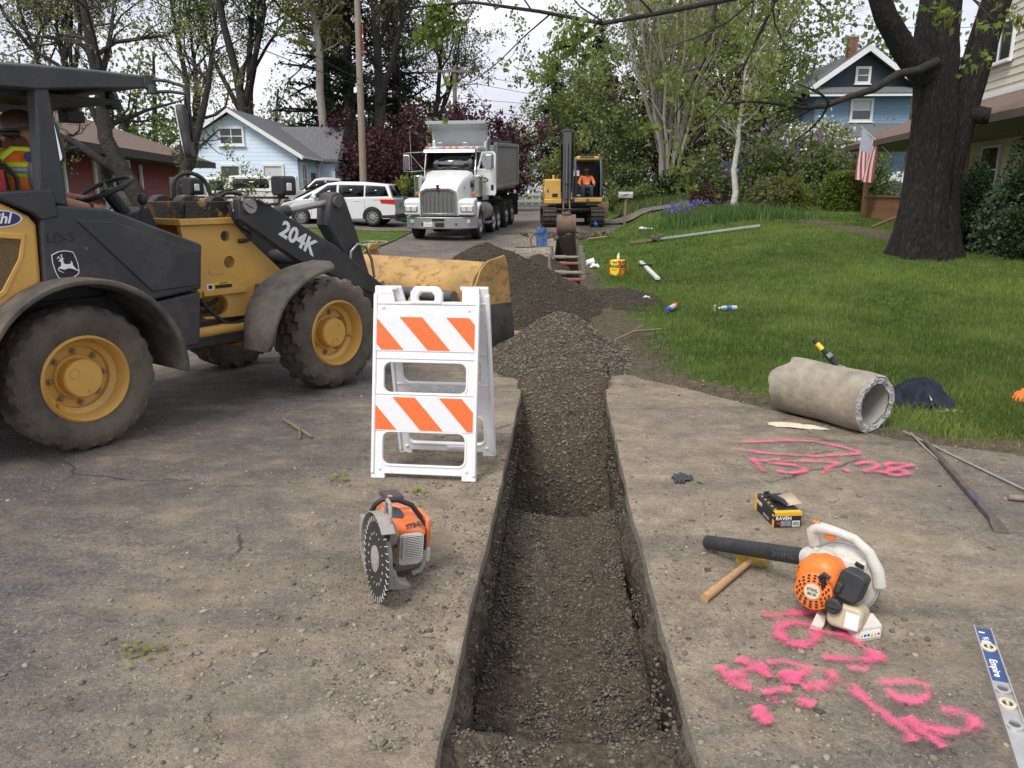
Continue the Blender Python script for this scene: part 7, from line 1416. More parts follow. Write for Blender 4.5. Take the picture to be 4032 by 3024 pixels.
def pickup(name, label, loc, hd, m_, canopy):
    p = thing(name, label, 'pickup truck', loc, heading(hd))
    pr = [(-2.75, .5), (-2.75, 1.12), (.95, 1.12), (1.15, 1.16), (2.45, 1.08), (2.62, .95), (2.65, .5)]
    car_body(p, pr, 1.85, m_, (-1.75, 1.75), .37); cabin(p, [(-.75, 1.12), (.0, 1.12), (.6, 1.12), (1.18, 1.14)], [(-.62, 1.72), (-.2, 1.77), (.2, 1.77), (.55, 1.70)], 1.78, 1.46, m_)
    for s in (-1, 1):
        for q in ([(-.66, 1.2), (.02, 1.2), (.02, 1.64), (-.58, 1.62)], [(.10, 1.2), (1.0, 1.2), (.52, 1.62), (.10, 1.64)]): side_glass(p, q, 1.78, 1.46, 1.12, 1.74, s, TGL)
        for x in (-1.75, 1.75): car_wheel(p, x, s * .84, .37, s, 6)
        b = B(); b.box((.95, s * 1.02, 1.28), (.12, .2, .2)); b.out('door_mirror', TRIM, p, .02)
        b = B(); b.box((2.35, s * .90, .93), (.3, .06, .12)); b.out('turn_lamp', AMB, p, .01)
        b = B(); b.box((0, s * .935, .92), (.2, .02, .04)); b.out('door_handle', TRIM, p)
    b = B(); b.add([(1.16, -.8, 1.17), (1.16, .8, 1.17), (.60, .68, 1.66), (.60, -.68, 1.66)], [(0, 1, 2, 3)]); b.out('windshield', TGL, p, solid=.008).location = (.03, 0, .02)
    b = B(); b.box((2.68, 0, .58), (.1, 1.85, .2)); b.box((-2.8, 0, .58), (.1, 1.85, .2)); b.out('bumper', CHR, p, .02)
    if canopy:
        cabin(p, [(-2.74, 1.13), (-2.0, 1.13), (-1.4, 1.13), (-.82, 1.13)], [(-2.68, 1.80), (-2.0, 1.84), (-1.4, 1.84), (-.86, 1.82)], 1.80, 1.55, m_, 'canopy')
        for s in (-1, 1): side_glass(p, [(-2.55, 1.30), (-2.6, 1.36), (-2.56, 1.64), (-2.48, 1.70), (-1.12, 1.70), (-1.02, 1.64), (-1.0, 1.36), (-1.06, 1.30)], 1.80, 1.55, 1.13, 1.82, s, TGL, 'canopy_window'); b = B(); b.box((-1.78, s * .93, 1.15), (1.9, .02, .03)); b.out('canopy_trim', TRIM, p)
    return p
pickup('pickup_truck', 'cream white pickup with a canopy over its bed', (-13.2, 36.5, zgf(-13.2, 36.5)), 268, CPC, True)
pickup('pickup_truck', 'silver pickup parked in front of the blue house', (-9.0, 40.2, zgf(-9, 40.2)), 262, CPS, False)
for k, (x, y, lab) in enumerate(((-4.40, 34.3, 'dark green wheeled bin right behind the minivan'), (-4.75, 35.2, 'dark green wheeled bin farther back, half behind another bin'))):
    bn = thing('wheeled_bin', lab, 'bin', (x, y, zgf(x, y)), R(5 * k), group='green wheeled bins'); b = B(); b.loft([[Vector((sx * .24, sy * .28, .06)) for sx, sy in ((-1, -1), (1, -1), (1, 1), (-1, 1))], [Vector((sx * .29, sy * .34, 1.0)) for sx, sy in ((-1, -1), (1, -1), (1, 1), (-1, 1))]]); b.out('bin_body', mat('bin_green', (.012, .06, .045), .5), bn, .03); b = B(); b.box((0, 0, 1.03), (.62, .74, .07)); b.out('lid', mat('bin_green', (.012, .06, .045), .5), bn, .02)
    for s in (-1, 1): b = B(); b.cyl((s * .26, .3, .1), (s * .32, .3, .1), .1, .1, 14); b.out('wheel', BLK, bn)
# driveways
grid('driveway', np.arange(29.8, 38.2, .4), lambda y: -14, lambda y: float(xL(y)) + .2, 24, lambda X, Y: np.maximum(zg(X, Y) + .05, road_z(Y) + .02), ASPH, extra={'dust': lambda X, Y: 0 * X})
grid('driveway', np.arange(0, 1.01, .05), lambda t: 2.9, lambda t: 16, 40, lambda X, T: zg(X, 32.9 + 3.2 * T) + .06, ASPH, extra={'dust': lambda X, Y: 0 * X + .1})
_dv = bpy.data.objects['driveway.001'].data; _co = np.zeros(len(_dv.vertices) * 3, np.float32); _dv.vertices.foreach_get('co', _co); _co = _co.reshape(-1, 3); _co[:, 1] = 32.9 + 3.2 * _co[:, 1] + .02 * (_co[:, 0] - 3) ** 1.4; _co[:, 2] = lawn_z(_co[:, 0], _co[:, 1]) + .07; _dv.vertices.foreach_set('co', _co.ravel()); _dv.update()
# ---------------------------------------------------------------- houses
def siding(name, col, h=.2, dark=.6):
    if name in MATS: return MATS[name]
    m = mat(name, col, .6, 0, .05, 4, 0, 40); t = m.node_tree; L = t.links.new; p = t.nodes['Principled BSDF']
    tcn = t.nodes.new('ShaderNodeTexCoord'); sp = t.nodes.new('ShaderNodeSeparateXYZ'); L(tcn.outputs['Object'], sp.inputs[0]); d = t.nodes.new('ShaderNodeMath'); d.operation = 'DIVIDE'; d.inputs[1].default_value = h; L(sp.outputs[2], d.inputs[0]); f = t.nodes.new('ShaderNodeMath'); f.operation = 'FRACT'; L(d.outputs[0], f.inputs[0])
    b = t.nodes.new('ShaderNodeBump'); b.inputs['Strength'].default_value = 1.; b.inputs['Distance'].default_value = .05; b.invert = True; L(f.outputs[0], b.inputs['Height']); L(b.outputs[0], p.inputs['Normal']); return m
ROOFG = mat('grey_shingle', (.13, .13, .135), .9, 0, .25, 9, .5, 30, stretch=(1, 1, 1)); ROOFB = mat('brown_shingle', (.15, .10, .075), .9, 0, .22, 10, .5, 30); TRW = mat('white_trim', (.74, .74, .74), .5, 0, .03, 6); PANE = mat('window_pane', (.03, .035, .04), .05, 0, .3, 1.5, spec=.9)
BLIND = mat('pale_blind', (.55, .56, .56), .5, 0, .05, 6)
def window(parent, o, right, w, h, fr=.09, mull=(1, 1), pane=PANE, sill=True, depth=.06, blind=0):
    r = Vector(right).normalized(); u = Vector((0, 0, 1)); n = r.cross(u); M = Matrix.Translation(o) @ Matrix((r, n * -1, u)).transposed().to_4x4()
    b = B(); b.M = M; frame_prism(b, [(-w / 2 - fr, -h / 2 - fr), (w / 2 + fr, -h / 2 - fr), (w / 2 + fr, h / 2 + fr), (-w / 2 - fr, h / 2 + fr)], [(-w / 2, -h / 2), (w / 2, -h / 2), (w / 2, h / 2), (-w / 2, h / 2)], -depth, .03); f = b.out('window', TRW, parent, .006)
    nx, nz = mull
    for i in range(nx):
        for j in range(nz):
            b = B(); b.M = M; pw, ph = w / nx, h / nz; b.box((-w / 2 + pw * (i + .5), -.012, -h / 2 + ph * (j + .5)), (pw - .03, .01, ph - .03)); b.out('pane', BLIND if blind and j >= nz - blind else pane, f)
    b = B(); b.M = M
    for i in range(1, nx): b.box((-w / 2 + w * i / nx, -.025, 0), (.045, .05, h))
    for j in range(1, nz): b.box((0, -.024, -h / 2 + h * j / nz), (w, .044, .045))
    if nx * nz > 1: b.out('muntin', TRW, f)
    if sill: b = B(); b.M = M; b.box((0, -.07, -h / 2 - fr - .02), (w + 2 * fr + .1, .12, .05)); b.out('sill', TRW, f)
    return f
# blue house left
SBL = siding('blue_siding', (.56, .66, .76), .21)
hz = zgf(-15, 45); bh_ = thing('house', 'pale blue sided house with grey roof behind the parked cars', 'house', (-15.0, 44.5, hz), 0)
E1, RD = 3.1, 5.15     # eave and ridge heights
b = B(); b.prism([(-3.3, 0), (3.45, 0), (3.45, E1), (0, RD), (-3.3, E1 + .15)], 0, 11); b.out('wall', SBL, bh_)
for s, xe_, ze in ((-1, -3.65, E1 - .05), (1, 3.85, E1 - .22)):
    b = B(); b.prism([(0, RD + .12), (xe_, ze), (xe_, ze + .12), (0, RD + .26)], -.45, 11.4); b.out('roof_slope', ROOFG, bh_)
    b = B(); b.prism([(0, RD + .02), (xe_, ze - .14), (xe_, ze + .10), (0, RD + .24)], -.50, -.455); b.out('barge_board', TRW, bh_)
b = B(); b.box((3.86, 5.4, E1 - .20), (.10, 11.6, .14)); b.out('gutter', TRW, bh_)
b = B(); b.prism([(4.6, 0), (8.6, 0), (8.6, E1 - .1), (6.6, 4.75), (4.6, E1 - .1)], 3.4, 4.45, 'x'); wg = b.out('wing_wall', SBL, bh_)
b = B(); b.prism([(4.5, E1 - .1), (8.7, E1 - .1), (6.6, 4.78)], 4.46, 4.52, 'x'); b.out('gable_face', mat('white_gable', (.72, .73, .74), .6), bh_)
for s in (-1, 1): b = B(); b.prism([(6.6, 4.80), (6.6 + s * 2.4, E1 - .28), (6.6 + s * 2.4, E1 - .14), (6.6, 4.96)], .3, 4.75, 'x'); b.out('wing_roof', ROOFG, bh_)
window(bh_, (0, -.0, 3.98), (1, 0, 0), 1.15, .75, .12, (2, 2), depth=.08); window(bh_, (2.1, 0, 1.85), (1, 0, 0), .95, 1.15, .12, (1, 2), blind=1, depth=.08); window(bh_, (-.2, 0, 1.85), (1, 0, 0), .95, 1.15, .12, (1, 2), depth=.08)
window(bh_, (3.45, 1.2, 1.75), (0, 1, 0), 1.0, 1.6, .12, (2, 2), depth=.08); window(bh_, (4.45, 5.7, 1.75), (0, 1, 0), .6, 1.1, .1, (2, 1), depth=.08); window(bh_, (4.45, 7.6, 1.75), (0, 1, 0), .6, 1.1, .1, (2, 1), depth=.08)
b = B(); b.box((3.47, 3.3, 1.1), (.06, 1.0, 2.1)); b.out('door', mat('door_dark', (.06, .06, .07), .5), bh_); b = B(); b.tube([(3.8, 4.3, E1 - .25), (3.55, 4.35, E1 - .6), (3.55, 4.35, .2)], .05, 8); b.out('downspout', TRW, bh_)
# red ranch house, far left
SRD = siding('red_siding', (.19, .03, .028), .16); rh = thing('house', 'low dark red ranch house with a brown roof behind the loader', 'house', (-9.0, 12, .30), heading(-8))
b = B(); b.box((8.6, 3.0, 1.1), (17.6, 6.0, 2.2)); b.out('wall', SRD, rh)
for ys_, ye in ((0, 1), (1, 0)):
    pass
b = B(); b.prism([(-.75, 2.28), (-.75, 2.38), (3, 3.72), (6.6, 2.45), (6.6, 2.3), (3, 3.58)], -1.2, 17.9, 'x'); b.out('roof', ROOFB, rh)
b = B(); b.box((8.4, -.76, 2.28), (19.1, .05, .2)); b.out('fascia', mat('fascia_dark', (.035, .028, .026), .7), rh); b = B(); b.box((8.4, -.36, 2.205), (19.0, .76, .03)); b.out('soffit', mat('soffit_brown', (.09, .06, .05), .8), rh)
b = B(); b.prism([(-.2, 2.2), (6.2, 2.2), (3, 3.5)], 17.3, 17.45, 'x'); b.out('gable_wall', SRD, rh)
window(rh, (9.3, 0, 1.55), (1, 0, 0), 2.5, 1.15, .09, (2, 1), depth=.06); window(rh, (5.3, 0, 1.55), (1, 0, 0), 1.6, 1.0, .09, (2, 1), depth=.06)
b = B(); b.box((16.0, -.03, .95), (2.9, .06, 1.75)); gd = b.out('garage_door', mat('garage_white', (.66, .66, .66), .6), rh)
for k in range(3): b = B(); b.box((16.0, -.065, .52 + .43 * k), (2.88, .012, .02)); b.out('door_joint', mat('garage_shadow', (.45, .45, .45), .7), gd)
b = B(); b.box((11.5, -.06, 1.05), (.08, .07, 2.1)); b.out('downspout', TRW, rh)
# cream house with porch, far right
SCR = mat('cream_siding', (.62, .58, .47), .6, 0, .05, 4); ch = thing('house', 'two-storey cream sided house with a brown railed porch at the right edge', 'house', (10.0, 14, .5), heading(9))
b = B(); b.box((4.2, -5.0, 3.9), (15.4, 6.0, 7.8)); b.out('wall', SCR, ch)
nb = None
for k in range(34):
    if 13 <= k <= 16: continue
    z = .30 + .205 * k
    if nb is None: q = B(); q.loft([[Vector((-3.4, -1.998, 0)), Vector((-3.4, -1.955, 0)), Vector((-3.4, -1.985, .212)), Vector((-3.4, -1.998, .212))], [Vector((11.93, -1.998, 0)), Vector((11.93, -1.955, 0)), Vector((11.93, -1.985, .212)), Vector((11.93, -1.998, .212))]]); nb = q.out('siding_board', SCR, ch)
    else: nb = nb.copy(); COL.objects.link(nb)
    nb.location = (0, 0, z)
b = B(); b.box((11.95, -2.0, 4.0), (.12, .12, 7.8)); b.out('corner_board', TRW, ch)
b = B(); b.prism([(.45, 2.62), (.45, 2.76), (-2.0, 3.78), (-2.0, 3.62)], -3.4, 16.2, 'x'); b.out('porch_roof', ROOFB, ch); b = B(); b.box((6.4, .46, 2.66), (19.6, .05, .16)); b.out('fascia', mat('porch_fascia', (.10, .075, .055), .7), ch); b = B(); b.box((6.4, -.8, 2.585), (19.4, 2.3, .05)); b.out('porch_ceiling', mat('porch_ceiling', (.22, .19, .15), .8), ch)
b = B(); b.box((6.4, -1.93, 3.72), (19.6, .1, .22)); b.out('white_band', TRW, ch)
b = B(); b.box((6.4, -.9, .06), (19.2, 2.1, .16)); b.out('porch_floor', mat('porch_deck', (.2, .15, .11), .8), ch, .01)
PBR = mat('brown_porch_wood', (.21, .11, .055), .7, 0, .2, 8, .2, 40)
for x in (-2.5, 1.8, 5.9, 10.2, 14.5): b = B(); b.box((x, .05, 1.36), (.14, .14, 2.5)); b.prism([(x - .14, 2.56), (x + .14, 2.56), (x + .08, 2.36), (x - .08, 2.36)], -.02, .12); b.out('porch_post', PBR, ch, .008)
for x0, x1 in ((-2.4, 1.7), (1.9, 5.8), (10.3, 14.4)):
    b = B(); b.box(((x0 + x1) / 2, .05, 1.02), (x1 - x0, .09, .06)); b.box(((x0 + x1) / 2, .05, .30), (x1 - x0, .06, .06)); rl_ = b.out('railing', PBR, ch)
    bal = None; n = int((x1 - x0) / .15)
    for k in range(1, n):
        if bal is None: q = B(); q.box((0, .05, .66), (.045, .045, .68)); bal = q.out('baluster', PBR, rl_)
        else: bal = bal.copy(); COL.objects.link(bal)
        bal.location = (x0 + k * (x1 - x0) / n, 0, 0)
b = B(); b.tube([(6.0, .2, 1.1), (7.4, 1.6, .25)], .035, 8); b.out('stair_rail', PBR, ch)
window(ch, (9.95, -1.93, 5.14), (-1, 0, 0), 1.55, .95, .07, (2, 1), depth=.05); window(ch, (4.5, -1.93, 5.14), (-1, 0, 0), 1.5, .95, .07, (2, 1), depth=.05); window(ch, (9.6, -1.93, 1.75), (-1, 0, 0), 1.1, 1.2, .07, (1, 2), depth=.05); window(ch, (3.6, -1.93, 1.75), (-1, 0, 0), 1.4, 1.2, .07, (2, 1), depth=.05)
# flag on the porch
Mh = Matrix.Translation((10.0, 14, .5)) @ Matrix.Rotation(heading(9), 4, 'Z')
fg = thing('flag', 'faded American flag hanging from a slanted pole on the porch', 'flag', (10.0, 14, .5), heading(9)); pA = Vector((11.6, .08, 2.2)); pB = Vector((13.0, .75, 3.2)); dp_ = pB - pA
b = B(); b.cyl(pA, pB, .018, .015, 8); b.ell(pB, (.03, .03, .03)); b.out('pole', mat('flag_pole', (.45, .45, .45), .4, .4), fg)
nx, nz = 14, 27; v = []; mi = []
for j in range(nz + 1):
    for i in range(nx + 1):
        u = i / nx; t = j / nz; top = pA + dp_ * (.97 - .55 * u)
        fold = .06 * math.sin(u * 9 + t * 2) * (0.3 + t); drop = 1.62 * t * (1 - .12 * u); pull = (u - .0) * .55 * t
        v.append(top + Vector((dp_.x * .55 * pull * .85 + fold * .6, fold + .1 * t * u, -drop + dp_.z * .55 * pull * .8)))
f = []
for j in range(nz):
    for i in range(nx): a = j * (nx + 1) + i; f.append((a, a + 1, a + nx + 2, a + nx + 1)); t = (j + .5) / nz; u = (i + .5) / nx; mi.append(0 if (u > .60 and False) else (2 if (t < .42 and u < .54) else int(u * 13) % 2))
me = newmesh('cloth', v, f); o = link('cloth', me, mat('flag_red', (.45, .06, .07), .8, 0, .1, 8), fg, 180); me.materials.append(mat('flag_white', (.62, .60, .58), .8, 0, .05, 8)); me.materials.append(mat('flag_faded_canton', (.40, .41, .48), .8, 0, .12, 20)); me.polygons.foreach_set('material_index', mi)
# blue gabled house behind the lilacs
SBK = siding('slate_blue_siding', (.17, .27, .37), .16); DNV = mat('dark_navy_gable', (.03, .045, .065), .7); g2 = thing('house', 'tall slate blue house with white gable trim and a brick chimney', 'house', (18.6, 45, .9), R(-3))
b = B(); b.box((.2, 4, 3.1), (5.0, 8, 6.2)); b.out('wall', SBK, g2); b = B(); b.prism([(-2.3, 6.2), (2.7, 6.2), (.1, 7.95)], .02, 8); b.out('gable_wall', DNV, g2)
for s in (-1, 1):
    b = B(); b.prism([(.1, 8.05), (.1 + s * 3.0, 5.95), (.1 + s * 3.0, 6.12), (.1, 8.25)], -.6, 8.3); b.out('roof_slope', ROOFG, g2); b = B(); b.prism([(.1, 7.90), (.1 + s * 3.0, 5.80), (.1 + s * 3.0, 6.10), (.1, 8.23)], -.66, -.605); b.out('barge_board', TRW, g2)
b = B(); b.prism([(-.35, 6.15), (-.75, 5.85), (-.75, 5.75), (0, 5.85), (.02, 6.15)], -2.9, 3.3, 'x'); b.out('skirt_roof', ROOFG, g2); b = B(); b.box((.2, -.72, 5.72), (6.1, .06, .12)); b.out('skirt_fascia', TRW, g2)
b = B(); b.prism([(0, 4.35), (-1.9, 3.55), (-1.9, 3.42), (.02, 4.2)], -3.2, 3.4, 'x'); b.out('porch_roof', ROOFG, g2); b = B(); b.box((.1, -1.9, 3.42), (6.6, .06, .14)); b.out('porch_fascia', TRW, g2)
window(g2, (.05, .0, 6.78), (1, 0, 0), .55, .62, .13, (1, 2), depth=.08); window(g2, (.15, 0, 5.02), (1, 0, 0), .95, .95, .13, (1, 2), blind=1, depth=.08); window(g2, (-1.6, 0, 1.8), (1, 0, 0), 1.0, 1.2, .1, (2, 1), depth=.08)
BRK = mat('brick', (.24, .10, .065), .85, 0, .3, 14, .3, 50); chm = B(); chm.box((-.28, 1.1, 8.2), (.42, .42, 1.25)); cm_ = chm.out('chimney', mat('mortar', (.35, .32, .28), .9), g2); bk0 = None
for k in range(14):
    for j in range(2):
        for side in (0, 1):
            if bk0 is None: q = B(); q.box((0, 0, 0), (.2, .03, .07)); bk0 = q.out('brick', BRK, cm_)
            else: bk0 = bk0.copy(); COL.objects.link(bk0)
            off = .105 * (1 if j else -1) + (.03 if k % 2 else -.03)
            if side == 0: bk0.location = (-.28 + off, .885, 7.66 + .088 * k); bk0.rotation_euler = (0, 0, 0)
            else: bk0.location = (-.495, 1.1 + off, 7.66 + .088 * k); bk0.rotation_euler = (0, 0, PI / 2)
chm = B(); chm.box((-.28, 1.1, 8.86), (.52, .52, .08)); chm.cyl((-.28, 1.1, 8.9), (-.28, 1.1, 9.02), .1, .1, 10); chm.out('chimney_cap', mat('mortar', (.35, .32, .28), .9), cm_)
# dark blue board fence and shed wall behind the shrubs
fn = thing('board_fence', 'dark blue board fence behind the lilac bushes', 'fence', (8.2, 37.5, zgf(9, 37.5)), R(-2)); fb = None
for k in range(44):
    if fb is None: q = B(); q.box((0, 0, .95), (.235, .03, 1.9)); fb = q.out('board', mat('fence_blue', (.035, .07, .10), .8, 0, .2, 6), fn)
    else: fb = fb.copy(); COL.objects.link(fb)
    fb.location = (.25 * k, .008 * (k % 2), 0)
for k in range(6): b = B(); b.box((2.2 * k, .08, 1.0), (.1, .1, 2.0)); b.out('post', MATS['fence_blue'], fn)
pk2 = thing('parked_car', 'dark parked car glimpsed behind the porch railing', 'car', (17.6, 37.5, zgf(17, 37.5)), heading(265)); car_body(pk2, [(-2.2, .4), (-2.2, .9), (1.3, .95), (2.1, .8), (2.2, .4)], 1.75, mat('dark_car_paint', (.03, .035, .045), .3, coat=.5), (-1.35, 1.35), .32); cabin(pk2, [(-1.9, .9), (-.5, .95), (.5, .95), (1.25, .95)], [(-1.4, 1.4), (-.6, 1.48), (.0, 1.48), (.4, 1.42)], 1.65, 1.3, mat('pale_roof_paint', (.5, .52, .55), .3, coat=.5))
for s in (-1, 1):
    for x in (-1.35, 1.35): car_wheel(pk2, x, s * .8, .32, s, 6)
# ---------------------------------------------------------------- poles, wires, fence, sign
PW = mat('pole_wood', (.27, .215, .165), .9, 0, .2, 5, .4, 30, stretch=(6, 6, .6)); WIRE = mat('wire_black', (.03, .03, .032), .6)
up1 = thing('utility_pole', 'tall wooden utility pole behind the white minivan', 'utility pole', (-6.80, 37.5, zgf(-6.8, 37.5))); b = B(); b.cyl((0, 0, -.1), (.1, 0, 11.5), .17, .12, 16); b.out('pole', PW, up1); b = B(); b.box((.28, -.1, 7.6), (.05, .08, 1.3)); b.out('marker_board', mat('red_marker', (.3, .03, .03), .6), up1); b = B(); b.box((.28, -.145, 7.75), (.05, .012, .12)); b.out('marker_patch', WHT, up1)
for k in range(8): b = B(); b.cyl((.1 - .16, -.05, 6.6 + .45 * k), (.1 - .26, -.08, 6.6 + .45 * k), .012, .012, 6); b.out('climbing_peg', STEEL, up1)
up2 = thing('utility_pole', 'utility pole with a crossarm and street lamp rising above the dump truck', 'utility pole', (-4.1, 60, zgf(-4.1, 60))); b = B(); b.cyl((0, 0, 0), (.03, 0, 9.8), .19, .14, 14); b.out('pole', PW, up2); b = B(); b.box((-.35, -.15, 9.45), (3.2, .12, .16)); b.out('crossarm', PW, up2)
for x in (-1.8, -1.2, .5, 1.1): b = B(); b.lathe([(.04, 0), (.07, .06), (.05, .12), (.06, .2), (0, .25)], (x, -.15, 9.53), n=10); b.out('insulator', mat('insulator', (.3, .3, .32), .4), up2)
b = B(); b.tube([(.1, -.05, 6.3), (.5, -.1, 6.9), (1.1, -.15, 7.15), (2.0, -.2, 7.15)], .035, 8); b.box((2.2, -.2, 7.13), (.55, .2, .1)); b.out('street_lamp', ALU, up2, smooth=50)
for x, y, h_, lab in ((1.32, 78, 3.4, 'thin far pole behind the white rail fence'), (1.95, 80, 2.9, 'thin far pole beside the stop sign')):
    p = thing('utility_pole', lab, 'utility pole', (x, y, .54)); b = B(); b.cyl((0, 0, 0), (0, 0, h_), .12, .1, 10); b.out('pole', PW, p); b = B(); b.box((0, -.1, h_ - .15), (1.9, .08, .1)); b.out('crossarm', PW, p)
def wire(p0, p1, sag, label, r=.012):
    p0 = Vector(p0); p1 = Vector(p1); pts = [p0.lerp(p1, t) - Vector((0, 0, sag * 4 * t * (1 - t))) for t in np.linspace(0, 1, 15)]; b = B(); b.tube(pts, r, 4); tag(b.out('overhead_wire', WIRE, None), label, 'wire', 'overhead wires')
wire((-6.75, 37.4, 6.25), (-13.0, 11.0, 8.3), .5, 'lower thick overhead wire running left from the tall pole', .017); wire((-6.75, 37.4, 6.5), (-9.8, 12.0, 8.4), .4, 'upper overhead wire running left from the tall pole', .014)
wire((-6.75, 37.4, 6.4), (-4.1, 60, 7.4), .2, 'overhead wire between the two utility poles', .014)
wire((-5.9, 59.85, 9.75), (26, 66, 6.2), .5, 'highest overhead wire crossing right from the crossarm', .02); wire((-3.0, 59.85, 9.75), (14, 40, 6.0), .5, 'overhead wire slanting down right from the crossarm end', .02); wire((-3.6, 59.85, 9.75), (2.8, 78, 3.6), .2, 'steep overhead wire dropping to the far poles', .018); wire((-4.1, 60, 8.2), (30, 75, 8.4), .4, 'level overhead wire below the crossarm', .018); wire((-4.1, 60, 7.6), (25, 70, 5.9), .4, 'low overhead wire above the purple trees', .018); wire((14.5, 38, 8.9), (24, 40, 9.3), .2, 'thin wire in front of the blue gable', .015)
wf = thing('rail_fence', 'white rail fence at the far end of the street', 'fence', (.9, 74, .53)); 
for k in range(5): b = B(); b.box((.62 * k * 1.0 - .9, 0, .8), (.12, .12, 1.6)); b.out('post', WPL, wf)
for z in (.35, .90, 1.42): b = B(); b.box((.35, -.08, z), (2.7, .05, .24)); b.out('rail', WPL, wf)
sgn = thing('stop_sign', 'back of an octagonal stop sign at the far corner', 'sign', (2.42, 74, .53)); b = B(); b.tube([(0, .04, 0), (0, .04, 1.0)], .03, 6); b.out('post', ALU, sgn); b = B(); b.prism([(.34 * math.cos(R(22.5 + 45 * i)), .95 + .34 * math.sin(R(22.5 + 45 * i))) for i in range(8)], -.01, .01); b.out('plate', mat('sign_back', (.42, .46, .50), .5, .3), sgn)
# ---------------------------------------------------------------- trees and shrubs
def rv(n): v = RNG.normal(0, 1, (n, 3)); return v / np.linalg.norm(v, axis=1, keepdims=True)
def nrmz(v): return v / np.maximum(np.linalg.norm(v, axis=-1, keepdims=True), 1e-9)
def tubes_np(P, Rd, ns):
    """P (nb,k,3) polylines, Rd (nb,k) radii -> verts, quads"""
    nb, k, _ = P.shape; T = np.gradient(P, axis=1); T = nrmz(T); ref = np.where(np.abs(T[..., 2:3]) > .9, np.array([1., 0, 0]), np.array([0, 0, 1.]))
    A = nrmz(np.cross(T, ref)); Bv = np.cross(T, A); a = np.arange(ns) * 2 * PI / ns
    V = P[:, :, None, :] + Rd[:, :, None, None] * (np.cos(a)[None, None, :, None] * A[:, :, None, :] + np.sin(a)[None, None, :, None] * Bv[:, :, None, :])
    idx = np.arange(nb * k * ns).reshape(nb, k, ns); q = np.stack([idx[:, :-1], np.roll(idx[:, :-1], -1, 2), np.roll(idx[:, 1:], -1, 2), idx[:, 1:]], -1).reshape(-1, 4)
    return V.reshape(-1, 3), q
def resample(P, k):
    P = np.asarray(P, float); d = np.concatenate([[0], np.cumsum(np.linalg.norm(np.diff(P, axis=0), axis=1))]); t = np.linspace(0, d[-1], k)
    return np.stack([np.interp(t, d, P[:, i]) for i in range(3)], -1)
def spawn(P, Rd, n, lr, ang, tmin=.2, tmax=1., up=.25, gnarl=.25, rr=.5, k=5, cone=0, ln=None, droop=0):
    nb, kp, _ = P.shape; N = nb * n; pi = np.repeat(np.arange(nb), n); t = RNG.uniform(tmin, tmax, N); x = t * (kp - 1); i0 = np.clip(np.floor(x).astype(int), 0, kp - 2); f = (x - i0)[:, None]
    o = P[pi, i0] * (1 - f) + P[pi, i0 + 1] * f; T = nrmz(P[pi, i0 + 1] - P[pi, i0]); r0 = (Rd[pi, i0] * (1 - f[:, 0]) + Rd[pi, i0 + 1] * f[:, 0])
    L = np.linalg.norm(np.diff(P, axis=1), axis=2).sum(1)[pi]; L = (ln if ln is not None else L * lr) * RNG.uniform(.6, 1.25, N) * (1 - cone * t)
    side = nrmz(np.cross(T, rv(N))); a = RNG.normal(ang, .22, N)[:, None]; d = nrmz(T * np.cos(a) + side * np.sin(a) + np.array([0, 0, up])); pts = [o]; st = (L / (k - 1))[:, None]
    for j in range(k - 1):
        d = nrmz(d + gnarl * rv(N) + np.array([0, 0, up * .25 - droop])); pts.append(pts[-1] + d * st)
    Pn = np.stack(pts, 1); rs = np.minimum(r0 * rr, L * .05); Rn = rs[:, None] * np.linspace(1, .25, k)[None]
    return Pn, Rn
LEAFQ = np.array([(-.0, 0, 0), (.5, .45, .05), (0, 1, 0), (-.5, .45, .05)])
MAPLE = np.array([(0, 0, 0), (.30, .10, .02), (.62, .05, .05), (.42, .34, .02), (.70, .58, .06), (.34, .60, .02), (0, 1.05, .05), (-.34, .60, .02), (-.70, .58, .06), (-.42, .34, .02), (-.62, .05, .05), (-.30, .10, .02)])
def leaves(name, C, size, mat_, parent, shape=LEAFQ, flat=0., kbias=None, hang=0., w=1.0):
    n = len(C); a = nrmz(rv(n) * np.array([1, 1, 1 - flat]) + np.array([0, 0, -hang])); b = nrmz(np.cross(a, rv(n) + np.array([0, 0, flat * 3]))); c = np.cross(a, b); s = size * RNG.uniform(.45, 1.35, n)
    V = C[:, None, :] + s[:, None, None] * (shape[None, :, 0:1] * w * b[:, None] + shape[None, :, 1:2] * a[:, None] + shape[None, :, 2:3] * c[:, None]); m = len(shape)
    F = np.arange(n * m).reshape(n, m); me = newmesh(name, V.reshape(-1, 3), F)
    k = RNG.uniform(0, 1, n) if kbias is None else np.clip(kbias + RNG.normal(0, .18, n), 0, 1); attr(me, 'k', np.repeat(k, m)); return link(name, me, mat_, parent)
def sample_on(P, n, t0=.3, jit=.1):
    nb, k, _ = P.shape; pi = RNG.integers(0, nb, n); x = RNG.uniform(t0, 1, n) * (k - 1); i0 = np.clip(np.floor(x).astype(int), 0, k - 2); f = (x - i0)[:, None]
    return P[pi, i0] * (1 - f) + P[pi, i0 + 1] * f + RNG.normal(0, jit, (n, 3))
BARK = mat('dark_bark', (.032, .027, .022), .95, 0, .4, 8, 1.2, 25, dirt=.22, dcol=(.10, .096, .078), dscale=7)
BARKP = mat('pale_bark', (.30, .275, .23), .9, 0, .25, 5, .4, 20, dirt=.3, dcol=(.1, .085, .06), dscale=5)
BARKM = mat('mossy_bark', (.014, .012, .010), .97, 0, .7, 22, 3, 30, dirt=.30, dcol=(.085, .078, .052), dscale=22, stretch=(1, 1, .3))
def lm(nm, a, b, tr=.4): return leafmat(nm, a, b, tr)
